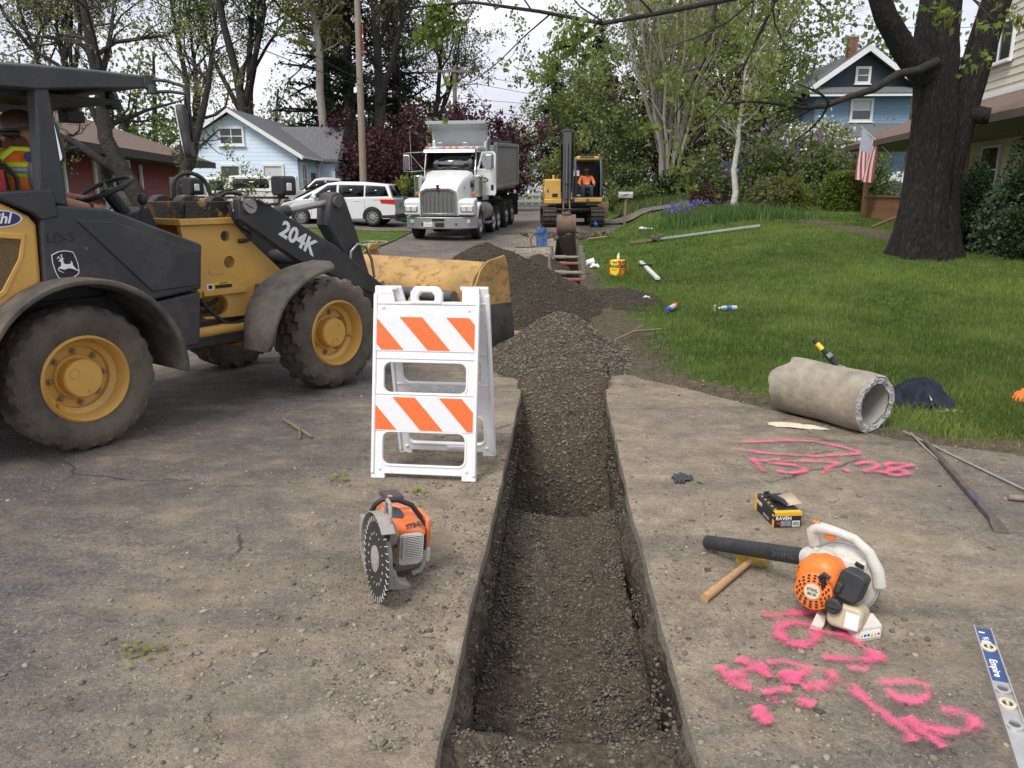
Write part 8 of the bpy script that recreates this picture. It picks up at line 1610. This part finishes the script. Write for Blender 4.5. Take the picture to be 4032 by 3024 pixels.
L_SPR = lm('spring_green_leaf', (.14, .175, .05), (.33, .36, .13)); L_MID = lm('mid_green_leaf', (.075, .12, .03), (.21, .26, .08)); L_DRK = lm('fir_needle', (.010, .022, .010), (.032, .055, .022), .15); L_OLV = lm('olive_leaf', (.13, .135, .075), (.30, .29, .17)); L_PUR = lm('purple_leaf', (.045, .016, .022), (.14, .055, .07), .3); L_WHT = lm('white_blossom', (.55, .55, .42), (.80, .80, .72), .3); L_LIL = lm('lilac_blossom', (.17, .07, .22), (.36, .18, .40), .3); L_YEL = lm('yellow_green_leaf', (.10, .13, .02), (.24, .25, .05)); L_EVG = lm('evergreen_leaf', (.010, .028, .010), (.045, .085, .020), .2); L_MPL = lm('maple_leaf', (.10, .15, .025), (.25, .31, .07), .5); L_BLU = lm('bluebell', (.12, .11, .42), (.30, .27, .68), .3); L_DUN = lm('reddish_shrub_leaf', (.045, .022, .018), (.12, .06, .04), .3); L_CAT = lm('maple_catkin', (.18, .20, .03), (.33, .34, .09), .4)
def wood(name, parts, m_, parent):
    V = []; F = []; o = 0
    for P, Rd, ns in parts: v, f = tubes_np(P, Rd, ns); V.append(v); F.append(f + o); o += len(v)
    return link(name, newmesh(name, np.concatenate(V), np.concatenate(F)), m_, parent, 180)
def tree(label, base, stems, levels, leaf, bark=BARK, cat='tree', group='trees around the street', name='tree', extra=None):
    """stems: list of (points relative to base, r0, r1); levels: spawn settings; leaf: (count, size, material, jitter)"""
    t = thing(name, label, cat, base, group=group); P = np.stack([resample(p, 9) for p, _, _ in stems]); Rd = np.stack([np.linspace(a, b_, 9) for _, a, b_ in stems])
    P[:, 1:-1] += RNG.normal(0, .007, P[:, 1:-1].shape) * np.linalg.norm(P[:, -1] - P[:, 0], axis=1)[:, None, None]
    parts = [(P, Rd, 10)]; cur = (P, Rd); all_ = []
    for i, lv_ in enumerate(levels): cur = spawn(cur[0], cur[1], **lv_); parts.append((cur[0], cur[1], 6 if i == 0 else 4 if i == 1 else 3)); all_.append(cur)
    wood('trunk', parts, bark, t); n, s_, m_, j = leaf[:4]; C = np.repeat(sample_on(cur[0], n // 5, .3, j * .7), 5, 0) + RNG.normal(0, max(j * .45, s_ * .7), (n // 5 * 5, 3))
    leaves('crown', C, s_, m_, t, LEAFQ if len(leaf) < 5 else leaf[4], kbias=.38 + .8 * fbm(C[:, 0] * .5 / max(s_ * 4, .3), C[:, 2] * .5 / max(s_ * 4, .3), 3, 71))
    if extra: C = sample_on(cur[0], extra[0], .4, extra[3]); leaves('blossom', C, extra[1], extra[2], t)
    return t, cur
def V3(u, v, d):
    """helper in metres: a point d metres ahead seen u to the right (in tangent units) and v up from eye level"""
    return (u * d, d, 1.65 + v * d)
def B3(x, y): return (x, y, zgf(x, y) - .05)
LV_BIG = [dict(n=8, lr=.5, ang=.7, tmin=.35, up=.25, gnarl=.35, rr=.55, k=6), dict(n=7, lr=.5, ang=.8, tmin=.25, up=.12, gnarl=.45, rr=.5, k=5), dict(n=6, lr=.45, ang=.8, tmin=.2, up=.05, gnarl=.5, rr=.5, k=4)]
# far oaks left, gnarled with thin young leaves
for x, y, h_, r_, n_, m_, lab, lean in ((-32, 60, 20, .55, 15000, L_OLV, 'tall pale oak at the far left beyond the red house', 1), (-25, 66, 19, .5, 14000, L_OLV, 'hazy olive oak behind the red house roof', -1), (-18.2, 58, 24, .55, 12000, L_OLV, 'gnarled dark-limbed oak rising behind the blue house gable', -2), (-20.5, 64, 23, .5, 12000, L_SPR, 'tall oak with forked dark limbs left of the blue house', 1.5), (-9.0, 58, 22, .55, 13000, L_OLV, 'gnarled old oak behind the utility pole', -.5), (-6.2, 63, 16, .4, 9000, L_OLV, 'spreading oak just left of the crossarm pole', 1.0), (-38, 52, 17, .45, 9000, L_SPR, 'round oak at the far left edge', 0)):
    tree(lab, B3(x, y), [([(0, 0, 0), (lean * .3, 0, h_ * .3), (lean * .8, .3, h_ * .62), (lean * 1.6, .5, h_)], r_ * .75, .06), ([(lean * .25, 0, h_ * .25), (-lean - .8, .5, h_ * .5), (-1.5 * lean - 1.6, .2, h_ * .85)], r_ * .45, .05), ([(lean * .3, 0, h_ * .32), (1.6, -.4, h_ * .55), (2.6, -.3, h_ * .8)], r_ * .42, .05)], LV_BIG, (int(n_ * 1.5), .145, m_, .35), BARK, group='oaks behind the houses')
# crab apple in front of the red house, with lichen-covered crooked stems
ct, _ = tree('crooked apple tree with dark gnarled stems in front of the red house', B3(-6.15, 14.3), [([(0, 0, 0), (-.05, 0, .9), (-.50, .1, 1.7), (-.85, .1, 2.5), (-.95, .2, 3.6), (-1.1, .2, 5.4)], .20, .05), ([(.0, 0, .3), (.12, .05, 1.1), (.35, .1, 1.9), (.75, .2, 2.9), (1.0, .3, 3.9)], .14, .035), ([(-.6, .1, 1.9), (-1.3, -.1, 2.5), (-1.9, -.1, 2.75), (-2.7, 0, 3.4)], .085, .03), ([(.1, 0, .8), (.45, -.2, 1.25), (.95, -.3, 1.6), (1.5, -.3, 1.75)], .05, .015)],
    [dict(n=8, lr=.42, ang=.85, tmin=.3, up=.15, gnarl=.5, rr=.5, k=6), dict(n=6, lr=.5, ang=.8, tmin=.15, up=.05, gnarl=.55, rr=.5, k=5), dict(n=3, lr=.5, ang=.8, tmin=.2, up=0, gnarl=.5, rr=.5, k=4)], (6500, .045, L_SPR, .08), BARK)
# firs
def conifer(label, base, h_, rad, m_=L_DRK, n=210, dens=36, top=.0):
    t = thing('conifer', label, 'tree', base, group='dark conifers'); P = np.array([[(0, 0, 0), (0, 0, h_ * .35), (.1, 0, h_ * .7), (0, 0, h_)]]); P = np.stack([resample(P[0], 9)]); Rd = np.linspace(h_ * .02, .03, 9)[None]
    Pn, Rn = spawn(P, Rd, n, .3, 1.45, tmin=.10, tmax=.99, up=.05, gnarl=.12, rr=.35, k=6, cone=.86, ln=rad, droop=.05)
    P2, R2 = spawn(Pn, Rn, 5, .4, .9, tmin=.2, up=-.02, gnarl=.2, k=4, droop=.08); wood('trunk', [(P, Rd, 10), (Pn, Rn, 4), (P2, R2, 3)], BARK, t)
    C = np.concatenate([sample_on(Pn, n * dens // 2, .15, .12), sample_on(P2, n * dens, .1, .14)]); leaves('crown', C, .32, m_, t, flat=.3, hang=.35, w=.55, kbias=.4 + .9 * fbm(C[:, 0] * .5, C[:, 2] * .5, 3, 5)); return t
conifer('tall dark fir behind the ridge of the blue house', B3(-14.6, 66), 30, 4.6); conifer('dark fir left of the utility pole', B3(-9.6, 70), 28, 4.2); conifer('dark fir with ivy-pale trunk between two larger firs', B3(-12.0, 62), 26, 3.2, n=150); conifer('dark conifer standing right of the far poles', B3(4.2, 84), 14, 3.4, n=130); conifer('narrow conifer behind the excavator cab', B3(7.5, 72), 14, 3.0, n=120)
tree('pale straight trunk rising in front of the firs', B3(-12.6, 55), [([(0, 0, 0), (.05, 0, 6), (.0, 0, 12), (-.3, 0, 20)], .30, .16)], [dict(n=26, lr=.16, ang=1.1, tmin=.45, up=.1, gnarl=.4, rr=.35, k=5), dict(n=6, lr=.5, ang=.8, up=.05, gnarl=.4, k=4)], (5200, .2, L_YEL, .3), BARKP)
# purple plums behind the truck
for x, y, h_, w_, lab in ((-8.9, 51, 3.5, .85, 'purple-leaved plum tree right of the utility pole'), (-5.0, 50, 4.2, 1.0, 'purple-leaved plum tree directly behind the dump box'), (-1.9, 52, 4.1, .9, 'purple-leaved plum tree right of the dump box')):
    st = [([(0, 0, 0), (dx * .3, dy * .3, h_ * .28), (dx, dy, h_ * .62), (dx * 1.5, dy * 1.3, h_ * .92)], .10, .02) for dx, dy in ((-1.5 * w_, .2), (1.5 * w_, -.2), (.2, .8), (-.4, -.9), (.8, .3))]
    tree(lab, B3(x, y), st, [dict(n=7, lr=.55, ang=.75, tmin=.12, up=.2, gnarl=.35, k=5), dict(n=6, lr=.55, ang=.7, up=.1, gnarl=.4, k=4)], (11500, .17, L_PUR, .22), BARK, group='purple plum trees')
# green trees right of the street
def broad(label, x, y, h_, w_, n, size, m_, bark=BARK, low=.12, extra=None, group='green trees right of the street', stems=5, name='tree'):
    st = []
    for i in range(stems):
        a = 2 * PI * i / stems + RNG.uniform(0, .6); q = RNG.uniform(.55, 1.1); st.append(([(0, 0, 0), (w_ * .18 * q * math.cos(a), w_ * .18 * q * math.sin(a), h_ * .28), (w_ * .55 * q * math.cos(a), w_ * .55 * q * math.sin(a), h_ * .65), (w_ * .8 * q * math.cos(a), w_ * .8 * q * math.sin(a), h_ * RNG.uniform(.85, 1))], h_ * .016, h_ * .003))
    return tree(label, B3(x, y), st, [dict(n=8, lr=.45, ang=.8, tmin=low, up=.15, gnarl=.35, k=5), dict(n=6, lr=.5, ang=.8, up=.08, gnarl=.4, k=4)], (n, size, m_, size * 1.6), bark, group=group, extra=extra, name=name)
broad('large light green tree behind the excavator cab', 9.5, 48, 14.5, 5.5, 14000, .18, L_SPR); broad('bright green tree left of the excavator boom', 4.6, 58, 9.5, 3.4, 9000, .19, L_SPR, low=.1); broad('tall green tree right of the birch clump', 13.5, 50, 14, 5, 8000, .19, L_SPR); broad('dark reddish shrub tree behind the excavator', 8.0, 43, 5.5, 2.6, 8000, .15, L_DUN, low=.05, group='shrubs behind the excavator'); broad('green thicket right of the excavator', 5.6, 40.5, 4.2, 1.5, 6500, .13, L_MID, low=.02, group='shrubs behind the excavator', extra=(260, .13, L_WHT, .2)); broad('purple-flushed tree far behind the white-barked tree', 17, 62, 14, 3.5, 8000, .2, L_DUN); broad('white-flowering dogwood in front of the slate blue house', 13.6, 37.8, 2.9, 1.8, 5500, .13, L_MID, low=.05, extra=(2600, .14, L_WHT, .25)); broad('blossoming dogwood at the far end of the street', .6, 82, 6, 1.6, 3500, .2, L_MID, extra=(2800, .22, L_WHT, .3)); broad('green bush tree beside the far stop sign', 4.2, 79, 3.4, 1.6, 3500, .2, L_SPR, low=.02)
# pale multi-stemmed birch clump
st = []
for i in range(11):
    a = 2 * PI * i / 11 + .3; q = .6 + .5 * ((i * 7) % 5) / 4; st.append(([(.12 * math.cos(a), .12 * math.sin(a), 0), (.45 * q * math.cos(a), .45 * q * math.sin(a), 2.0), (1.6 * q * math.cos(a), 1.2 * q * math.sin(a), 5.6), (3.4 * q * math.cos(a), 2.6 * q * math.sin(a), 10.5)], .095, .02))
st.append(([(0, 0, -.1), (0, 0, .9)], .36, .24))
tree('pale multi-stemmed tree with a fan of upright branches', B3(7.35, 38.5), st, [dict(n=9, lr=.36, ang=.45, tmin=.18, up=.45, gnarl=.22, rr=.45, k=6), dict(n=7, lr=.45, ang=.6, up=.25, gnarl=.3, k=5), dict(n=3, lr=.5, ang=.7, up=.1, gnarl=.3, k=3)], (15000, .115, L_SPR, .16), BARKP)
# white-barked young tree on the lawn
tree('slender white-barked tree in the flower bed', B3(7.9, 29.3), [([(0, 0, 0), (.0, 0, 1.6), (.1, 0, 3.2), (.2, 0, 4.8), (.3, .1, 6.4)], .12, .02)], [dict(n=20, lr=.34, ang=1.0, tmin=.38, up=.25, gnarl=.3, rr=.45, k=6), dict(n=7, lr=.5, ang=.8, up=.05, gnarl=.35, k=4)], (4200, .10, L_SPR, .12), mat('white_bark', (.50, .48, .43), .85, 0, .25, 7, .2, 30, dirt=.25, dcol=(.1, .09, .07), dscale=6))
# shrubs
def shrub(name, label, base, rad, n, size, m_, group, lump=.35, shell=.75, stemn=10, flat=0, extra=None, box=0, cat='shrub'):
    t = thing(name, label, cat, base, group=group); d = rv(n); d[:, 2] = np.abs(d[:, 2]) * 1.0 - .12
    if box: d = d / np.maximum(np.abs(d).max(1, keepdims=True), 1e-6) * (1 - box) * 1.0 + d * box if box < 1 else d
    r_ = RNG.uniform(0, 1, n) ** (1 - shell); lum = 1 + lump * fbm(d[:, 0] * 2.2 + base[0], d[:, 1] * 2.2 + d[:, 2] * 2.5, 3, 7) * 1.6; C = d * (r_ * lum)[:, None] * np.array(rad); C[:, 2] = np.maximum(C[:, 2] + rad[2] * .06, .02)
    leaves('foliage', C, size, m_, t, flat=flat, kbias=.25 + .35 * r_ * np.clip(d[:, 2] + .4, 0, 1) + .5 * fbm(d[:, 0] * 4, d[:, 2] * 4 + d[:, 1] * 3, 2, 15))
    tip = rv(stemn); tip[:, 2] = np.abs(tip[:, 2]) + .25; P = np.stack([np.zeros((stemn, 3)), tip * np.array(rad) * .4, tip * np.array(rad) * .8], 1); wood('stem', [(P, np.tile([.03, .02, .008], (stemn, 1)) * max(rad), 4)], BARK, t)
    if extra: ne, se, me_ = extra; de = rv(ne); de[:, 2] = np.abs(de[:, 2]); leaves('blossom', de * np.array(rad) * RNG.uniform(.9, 1.08, (ne, 1)), se, me_, t)
    return t
def SB(x, y, dz=-.03): return (x, y, zgf(x, y) + dz)
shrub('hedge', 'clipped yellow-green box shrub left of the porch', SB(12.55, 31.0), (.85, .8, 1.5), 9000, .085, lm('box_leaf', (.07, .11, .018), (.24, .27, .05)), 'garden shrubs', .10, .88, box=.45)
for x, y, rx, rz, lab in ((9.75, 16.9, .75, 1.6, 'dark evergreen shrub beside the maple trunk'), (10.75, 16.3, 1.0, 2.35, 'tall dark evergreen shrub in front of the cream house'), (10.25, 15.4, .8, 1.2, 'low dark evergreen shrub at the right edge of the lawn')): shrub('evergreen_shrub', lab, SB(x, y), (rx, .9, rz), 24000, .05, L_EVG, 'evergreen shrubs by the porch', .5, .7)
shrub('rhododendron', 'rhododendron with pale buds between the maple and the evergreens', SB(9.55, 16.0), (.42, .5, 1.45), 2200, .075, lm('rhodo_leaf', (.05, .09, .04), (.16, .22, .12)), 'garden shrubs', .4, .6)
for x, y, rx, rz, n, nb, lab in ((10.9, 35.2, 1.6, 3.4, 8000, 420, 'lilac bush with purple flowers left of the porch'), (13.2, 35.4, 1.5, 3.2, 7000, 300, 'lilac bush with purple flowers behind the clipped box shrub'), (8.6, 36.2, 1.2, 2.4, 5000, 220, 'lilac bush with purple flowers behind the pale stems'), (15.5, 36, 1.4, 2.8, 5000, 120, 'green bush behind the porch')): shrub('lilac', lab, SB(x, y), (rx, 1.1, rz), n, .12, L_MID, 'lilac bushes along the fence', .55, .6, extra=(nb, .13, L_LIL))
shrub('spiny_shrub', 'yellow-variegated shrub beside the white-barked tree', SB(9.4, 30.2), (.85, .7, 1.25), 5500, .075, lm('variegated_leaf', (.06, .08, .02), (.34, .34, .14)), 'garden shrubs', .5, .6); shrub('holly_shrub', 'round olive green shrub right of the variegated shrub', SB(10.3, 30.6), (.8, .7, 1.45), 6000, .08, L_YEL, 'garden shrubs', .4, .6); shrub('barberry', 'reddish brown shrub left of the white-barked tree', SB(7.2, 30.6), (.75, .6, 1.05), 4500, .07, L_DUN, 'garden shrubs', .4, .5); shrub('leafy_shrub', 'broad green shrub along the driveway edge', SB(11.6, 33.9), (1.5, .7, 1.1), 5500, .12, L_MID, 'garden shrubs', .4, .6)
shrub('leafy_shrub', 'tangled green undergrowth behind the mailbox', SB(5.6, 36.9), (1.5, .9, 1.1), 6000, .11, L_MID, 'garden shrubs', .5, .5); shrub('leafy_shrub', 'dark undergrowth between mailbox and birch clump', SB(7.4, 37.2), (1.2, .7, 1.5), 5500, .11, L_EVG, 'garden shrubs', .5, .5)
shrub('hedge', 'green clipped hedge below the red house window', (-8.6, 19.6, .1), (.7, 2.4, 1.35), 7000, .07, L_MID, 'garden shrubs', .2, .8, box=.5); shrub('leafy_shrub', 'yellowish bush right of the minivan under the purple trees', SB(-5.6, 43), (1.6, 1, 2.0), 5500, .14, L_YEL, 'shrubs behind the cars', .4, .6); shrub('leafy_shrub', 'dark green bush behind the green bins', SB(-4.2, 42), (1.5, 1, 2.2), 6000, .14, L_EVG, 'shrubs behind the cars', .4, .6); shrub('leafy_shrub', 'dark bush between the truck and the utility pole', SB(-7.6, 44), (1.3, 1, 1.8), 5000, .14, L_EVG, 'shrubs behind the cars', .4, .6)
# bluebells and day lilies
n = 800; x = RNG.normal(6.3, .38, n); y = RNG.normal(29.7, .6, n); z = zg(x, y) + RNG.uniform(.15, .55, n); tb3 = thing('bluebells', 'patch of blue-violet bluebells beside the flower bed', 'flowers', SB(6.3, 29.7), group='garden flowers'); tag(leaves('flower_heads', np.stack([x - 6.3, y - 29.7, z - zgf(6.3, 29.7)], -1), .065, L_BLU, tb3), kind='stuff')
n = 4200; x = RNG.normal(7.2, 1.1, n); y = 26.8 + .1 * (x - 5.3) + RNG.normal(0, .8, n); blades('day_lilies', np.stack([x, y, zg(x, y)], -1), RNG.uniform(.2, .62, n), .012, lm('lily_leaf', (.045, .10, .025), (.15, .24, .07), .4), 'clump of upright green day lily leaves round the white-barked tree', .55, kind='stuff')
n = 2500; x = RNG.uniform(5.6, 7.4, n); y = RNG.normal(29.8, .6, n); blades('bluebell_leaves', np.stack([x, y, zg(x, y)], -1), RNG.uniform(.2, .4, n), .01, L_MID, 'green leaves under the bluebells', .6)
n = 3500; x = RNG.uniform(4.6, 8.6, n); y = 36.2 + RNG.normal(0, .5, n); blades('tall_grass', np.stack([x, y, zg(x, y)], -1), RNG.uniform(.25, .6, n), .014, L_MID, 'tall grass behind the driveway and mailbox', .6)
# far tree line closing the horizon
for i, (x, y, h_, rx, m_) in enumerate(sorted(((-52, 88, 15, 8, L_OLV), (-40, 92, 16, 8, L_MID), (-28, 95, 13, 8, L_OLV), (-17, 96, 15, 7, L_EVG), (-8, 98, 12, 6, L_MID), (9, 96, 16, 6, L_MID), (18, 92, 17, 8, L_EVG), (29, 88, 15, 8, L_MID), (41, 84, 15, 8, L_OLV), (54, 80, 14, 8, L_MID), (26, 60, 11, 5, L_MID), (34, 52, 12, 6, L_MID), (-46, 40, 12, 6, L_OLV), (-30, 42, 9, 4.5, L_MID)), key=lambda q: q[0] / q[1])):
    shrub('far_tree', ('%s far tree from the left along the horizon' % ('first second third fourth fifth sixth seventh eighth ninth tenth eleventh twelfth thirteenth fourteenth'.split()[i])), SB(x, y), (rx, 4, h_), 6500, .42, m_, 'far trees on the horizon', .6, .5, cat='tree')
# ---------------------------------------------------------------- big maple on the lawn
mp_ = thing('maple_tree', 'huge dark maple with a ridged double trunk and overhanging branches', 'tree', (0, 0, 0), group=None)
bx0, by0 = 7.93, 15.7; bz0 = zgf(bx0, by0)
def trunk_mesh(name, pts, rad, ns, amp, sd, flare=0):
    pts = resample(pts, len(rad) * 4 - 3); rad = np.interp(np.linspace(0, 1, len(pts)), np.linspace(0, 1, len(rad)), rad); V = []; k = len(pts); T = nrmz(np.gradient(pts, axis=0)); A = nrmz(np.cross(T, np.array([0, 1., .01]))); Bv = np.cross(T, A); an = np.arange(ns) * 2 * PI / ns
    for j in range(k):
        t = j / (k - 1); root = flare * math.exp(-t * 14) * (1 + .8 * np.sin(an * 5 + 1.3 + sd)); r_ = rad[j] * (1 + root + amp * fbm(an * 5 / PI * 1.6 + 3, np.full(ns, t * 7.), 3, sd) + amp * 1.1 * np.abs(fbm(np.cos(an) * 9, np.sin(an) * 9 + t * 1.5, 3, sd + 4)))
        V.append(pts[j] + r_[:, None] * (np.cos(an)[:, None] * A[j] + np.sin(an)[:, None] * Bv[j]))
    idx = np.arange(k * ns).reshape(k, ns); F = np.stack([idx[:-1], np.roll(idx[:-1], -1, 1), np.roll(idx[1:], -1, 1), idx[1:]], -1).reshape(-1, 4); return np.concatenate(V), F
parts = [trunk_mesh('t', [(bx0, by0, bz0 - .1), (bx0 + .0, by0, bz0 + 1.2), (bx0 - .02, by0, bz0 + 2.6), (bx0 - .10, by0 + .1, bz0 + 4.0), (bx0 - .05, by0 + .2, bz0 + 6.5)], [.46, .39, .365, .36, .36, .33, .30], 120, .14, 3, .24),
         trunk_mesh('t', [(bx0 + .40, by0 + .12, bz0 - .1), (bx0 + .42, by0 + .15, bz0 + 1.3), (bx0 + .55, by0 + .15, bz0 + 2.4), (bx0 + .74, by0 + .15, bz0 + 3.5), (bx0 + .98, by0 + .2, bz0 + 4.6), (bx0 + 1.5, by0 + .2, bz0 + 6.5)], [.40, .27, .245, .24, .23, .21], 90, .18, 5, .28),
         trunk_mesh('t', [(bx0 - .25, by0 - .05, bz0 + 3.3), (bx0 - .75, by0 - .1, bz0 + 3.75), (bx0 - 1.25, by0 - .3, bz0 + 4.3), (bx0 - 1.8, by0 - .5, bz0 + 5.3), (bx0 - 2.6, by0 - .9, bz0 + 6.2)], [.26, .20, .17, .15, .13], 40, .10, 8),
         trunk_mesh('t', [(bx0 + .7, by0 + .05, bz0 + 2.65), (bx0 + .98, by0 - .1, bz0 + 2.62)], [.17, .13], 24, .2, 9)]
V = []; F = []; o_ = 0
for v, f in parts: V.append(v); F.append(f + o_); o_ += len(v)
link('trunk', newmesh('trunk', np.concatenate(V), np.concatenate(F)), BARKM, mp_, 180)
# overhanging limbs: from the maple towards the street
lim = [([(7.7, 15.4, 3.95), (6.88, 15.1, 3.68), (6.29, 15.0, 3.41), (5.73, 14.95, 3.23), (5.08, 14.9, 3.15), (4.5, 14.9, 3.12), (3.76, 14.9, 3.18)], .085, .015), ([(5.5, 15.2, 5.5), (4.3, 13.6, 4.9), (3.17, 12.7, 4.38), (2.51, 12.5, 4.18), (1.31, 12.4, 4.08), (.5, 12.3, 4.15), (-.31, 12.2, 4.24), (-.98, 12.1, 4.28), (-1.4, 12.0, 4.15)], .065, .015), ([(5.2, 15.0, 5.6), (4.28, 13.6, 4.83), (3.78, 13.5, 3.76), (3.38, 13.5, 3.06), (2.82, 13.5, 2.27)], .05, .010), ([(3.45, 14.0, 5.1), (3.22, 14.0, 3.98), (2.95, 14.0, 3.26), (2.67, 14.0, 2.82)], .035, .01), ([(1.3, 12.4, 4.07), (.97, 12.4, 3.77), (.63, 12.4, 3.65), (.5, 12.4, 3.52)], .025, .008), ([(6.6, 15.2, 6.4), (7.2, 14.2, 5.0), (7.6, 13.6, 4.3)], .05, .01), ([(9.2, 15.6, 6.2), (9.6, 14.2, 5.2), (9.6, 13.6, 4.5)], .05, .01), ([(-.64, 12.2, 4.27), (-.98, 12.3, 4.08), (-1.31, 12.3, 3.96)], .025, .008)]
P = np.stack([resample(p, 10) for p, _, _ in lim]); P[:, 1:-1] += RNG.normal(0, .035, P[:, 1:-1].shape); Rd = np.stack([np.linspace(a, b_, 10) for _, a, b_ in lim]) ; c1 = spawn(P, Rd, 9, .24, .8, tmin=.18, up=.0, gnarl=.3, rr=.5, k=5, droop=.05); c2 = spawn(c1[0], c1[1], 4, .5, .7, tmin=.2, up=-.02, gnarl=.3, k=4, droop=.08)
wood('limb', [(P, Rd, 8), (c1[0], c1[1], 5), (c2[0], c2[1], 3)], BARK, mp_)
C = np.concatenate([sample_on(c2[0], 2000, .45, .09), sample_on(c1[0], 400, .7, .09)]); leaves('crown', C, .078, L_MPL, mp_, MAPLE, flat=.35, hang=.45, kbias=.5 + .7 * fbm(C[:, 0] * 1.2, C[:, 2] * 1.2, 2, 3)); Cc = sample_on(c2[0], 330, .7, .06)
Pc = np.stack([Cc, Cc + np.array([0, 0, -.06]), Cc + np.array([.005, 0, -.13])], 1); tag(wood('catkin', [(Pc, np.tile([.010, .016, .007], (len(Cc), 1)), 5)], L_CAT, mp_), kind='stuff')
_k = mp_.children[-1].data; attr(_k, 'k', RNG.uniform(0, 1, len(_k.vertices)))

# fallen catkins, leaf bits and straw
def litter(name, x, y, zf, size, m_, label):
    C = np.stack([x, y, zf + .006], -1); n = len(C); a = RNG.uniform(0, 2 * PI, n); s_ = size * RNG.uniform(.4, 1.4, n); V = np.zeros((n, 4, 3)); dx = np.stack([np.cos(a), np.sin(a), 0 * a], -1); dy = np.stack([-np.sin(a), np.cos(a), 0 * a], -1) * RNG.uniform(.25, .7, (n, 1))
    for i, (p, q) in enumerate(((-1, -.6), (.8, -1), (1, .7), (-.7, 1))): V[:, i] = C + (dx * p + dy * q) * s_[:, None]
    V[:, :, 2] += RNG.uniform(0, .006, (n, 4)); me = newmesh(name, V.reshape(-1, 3), np.arange(4 * n).reshape(n, 4)); attr(me, 'k', np.repeat(RNG.uniform(0, 1, n), 4)); tag(link(name, me, m_), label, kind='stuff')
LIT = lm('dry_litter', (.20, .17, .08), (.50, .46, .28), .2)
n = 420; y = RNG.uniform(1.8, 9, n); litter('leaf_litter', tl(y) - RNG.uniform(.1, 4.5, n), y, road_z(y), .007, LIT, 'pale leaf bits scattered over the street')
n = 900; e = RNG.normal(0, .5, n); y = RNG.uniform(4.0, 7.0, n); x = np.minimum(xe(y), 3.2 + RNG.uniform(0, 1.2, n)) + e; litter('leaf_litter', x, y, np.maximum(lawn_z(x, y), .0) + .01, .008, LIT, 'pale leaf litter along the lawn edge')
for cx, cy, lab in ((-1.02, 4.42, 'tuft of fallen green catkins left of the barricade'), (-.52, 4.20, 'tuft of fallen green leaves behind the saw'), (-1.35, 2.62, 'yellow-green catkins on the street at lower left')):
    n = 26; x = RNG.normal(cx, .05, n); y = RNG.normal(cy, .035, n); tf = thing('fallen_catkins', lab, 'catkins', (0, 0, 0), group='fallen catkins'); tag(leaves('catkin_bits', np.stack([x, y, RNG.uniform(.008, .03, n)], -1), .022, L_CAT, tf, flat=.7), kind='stuff')
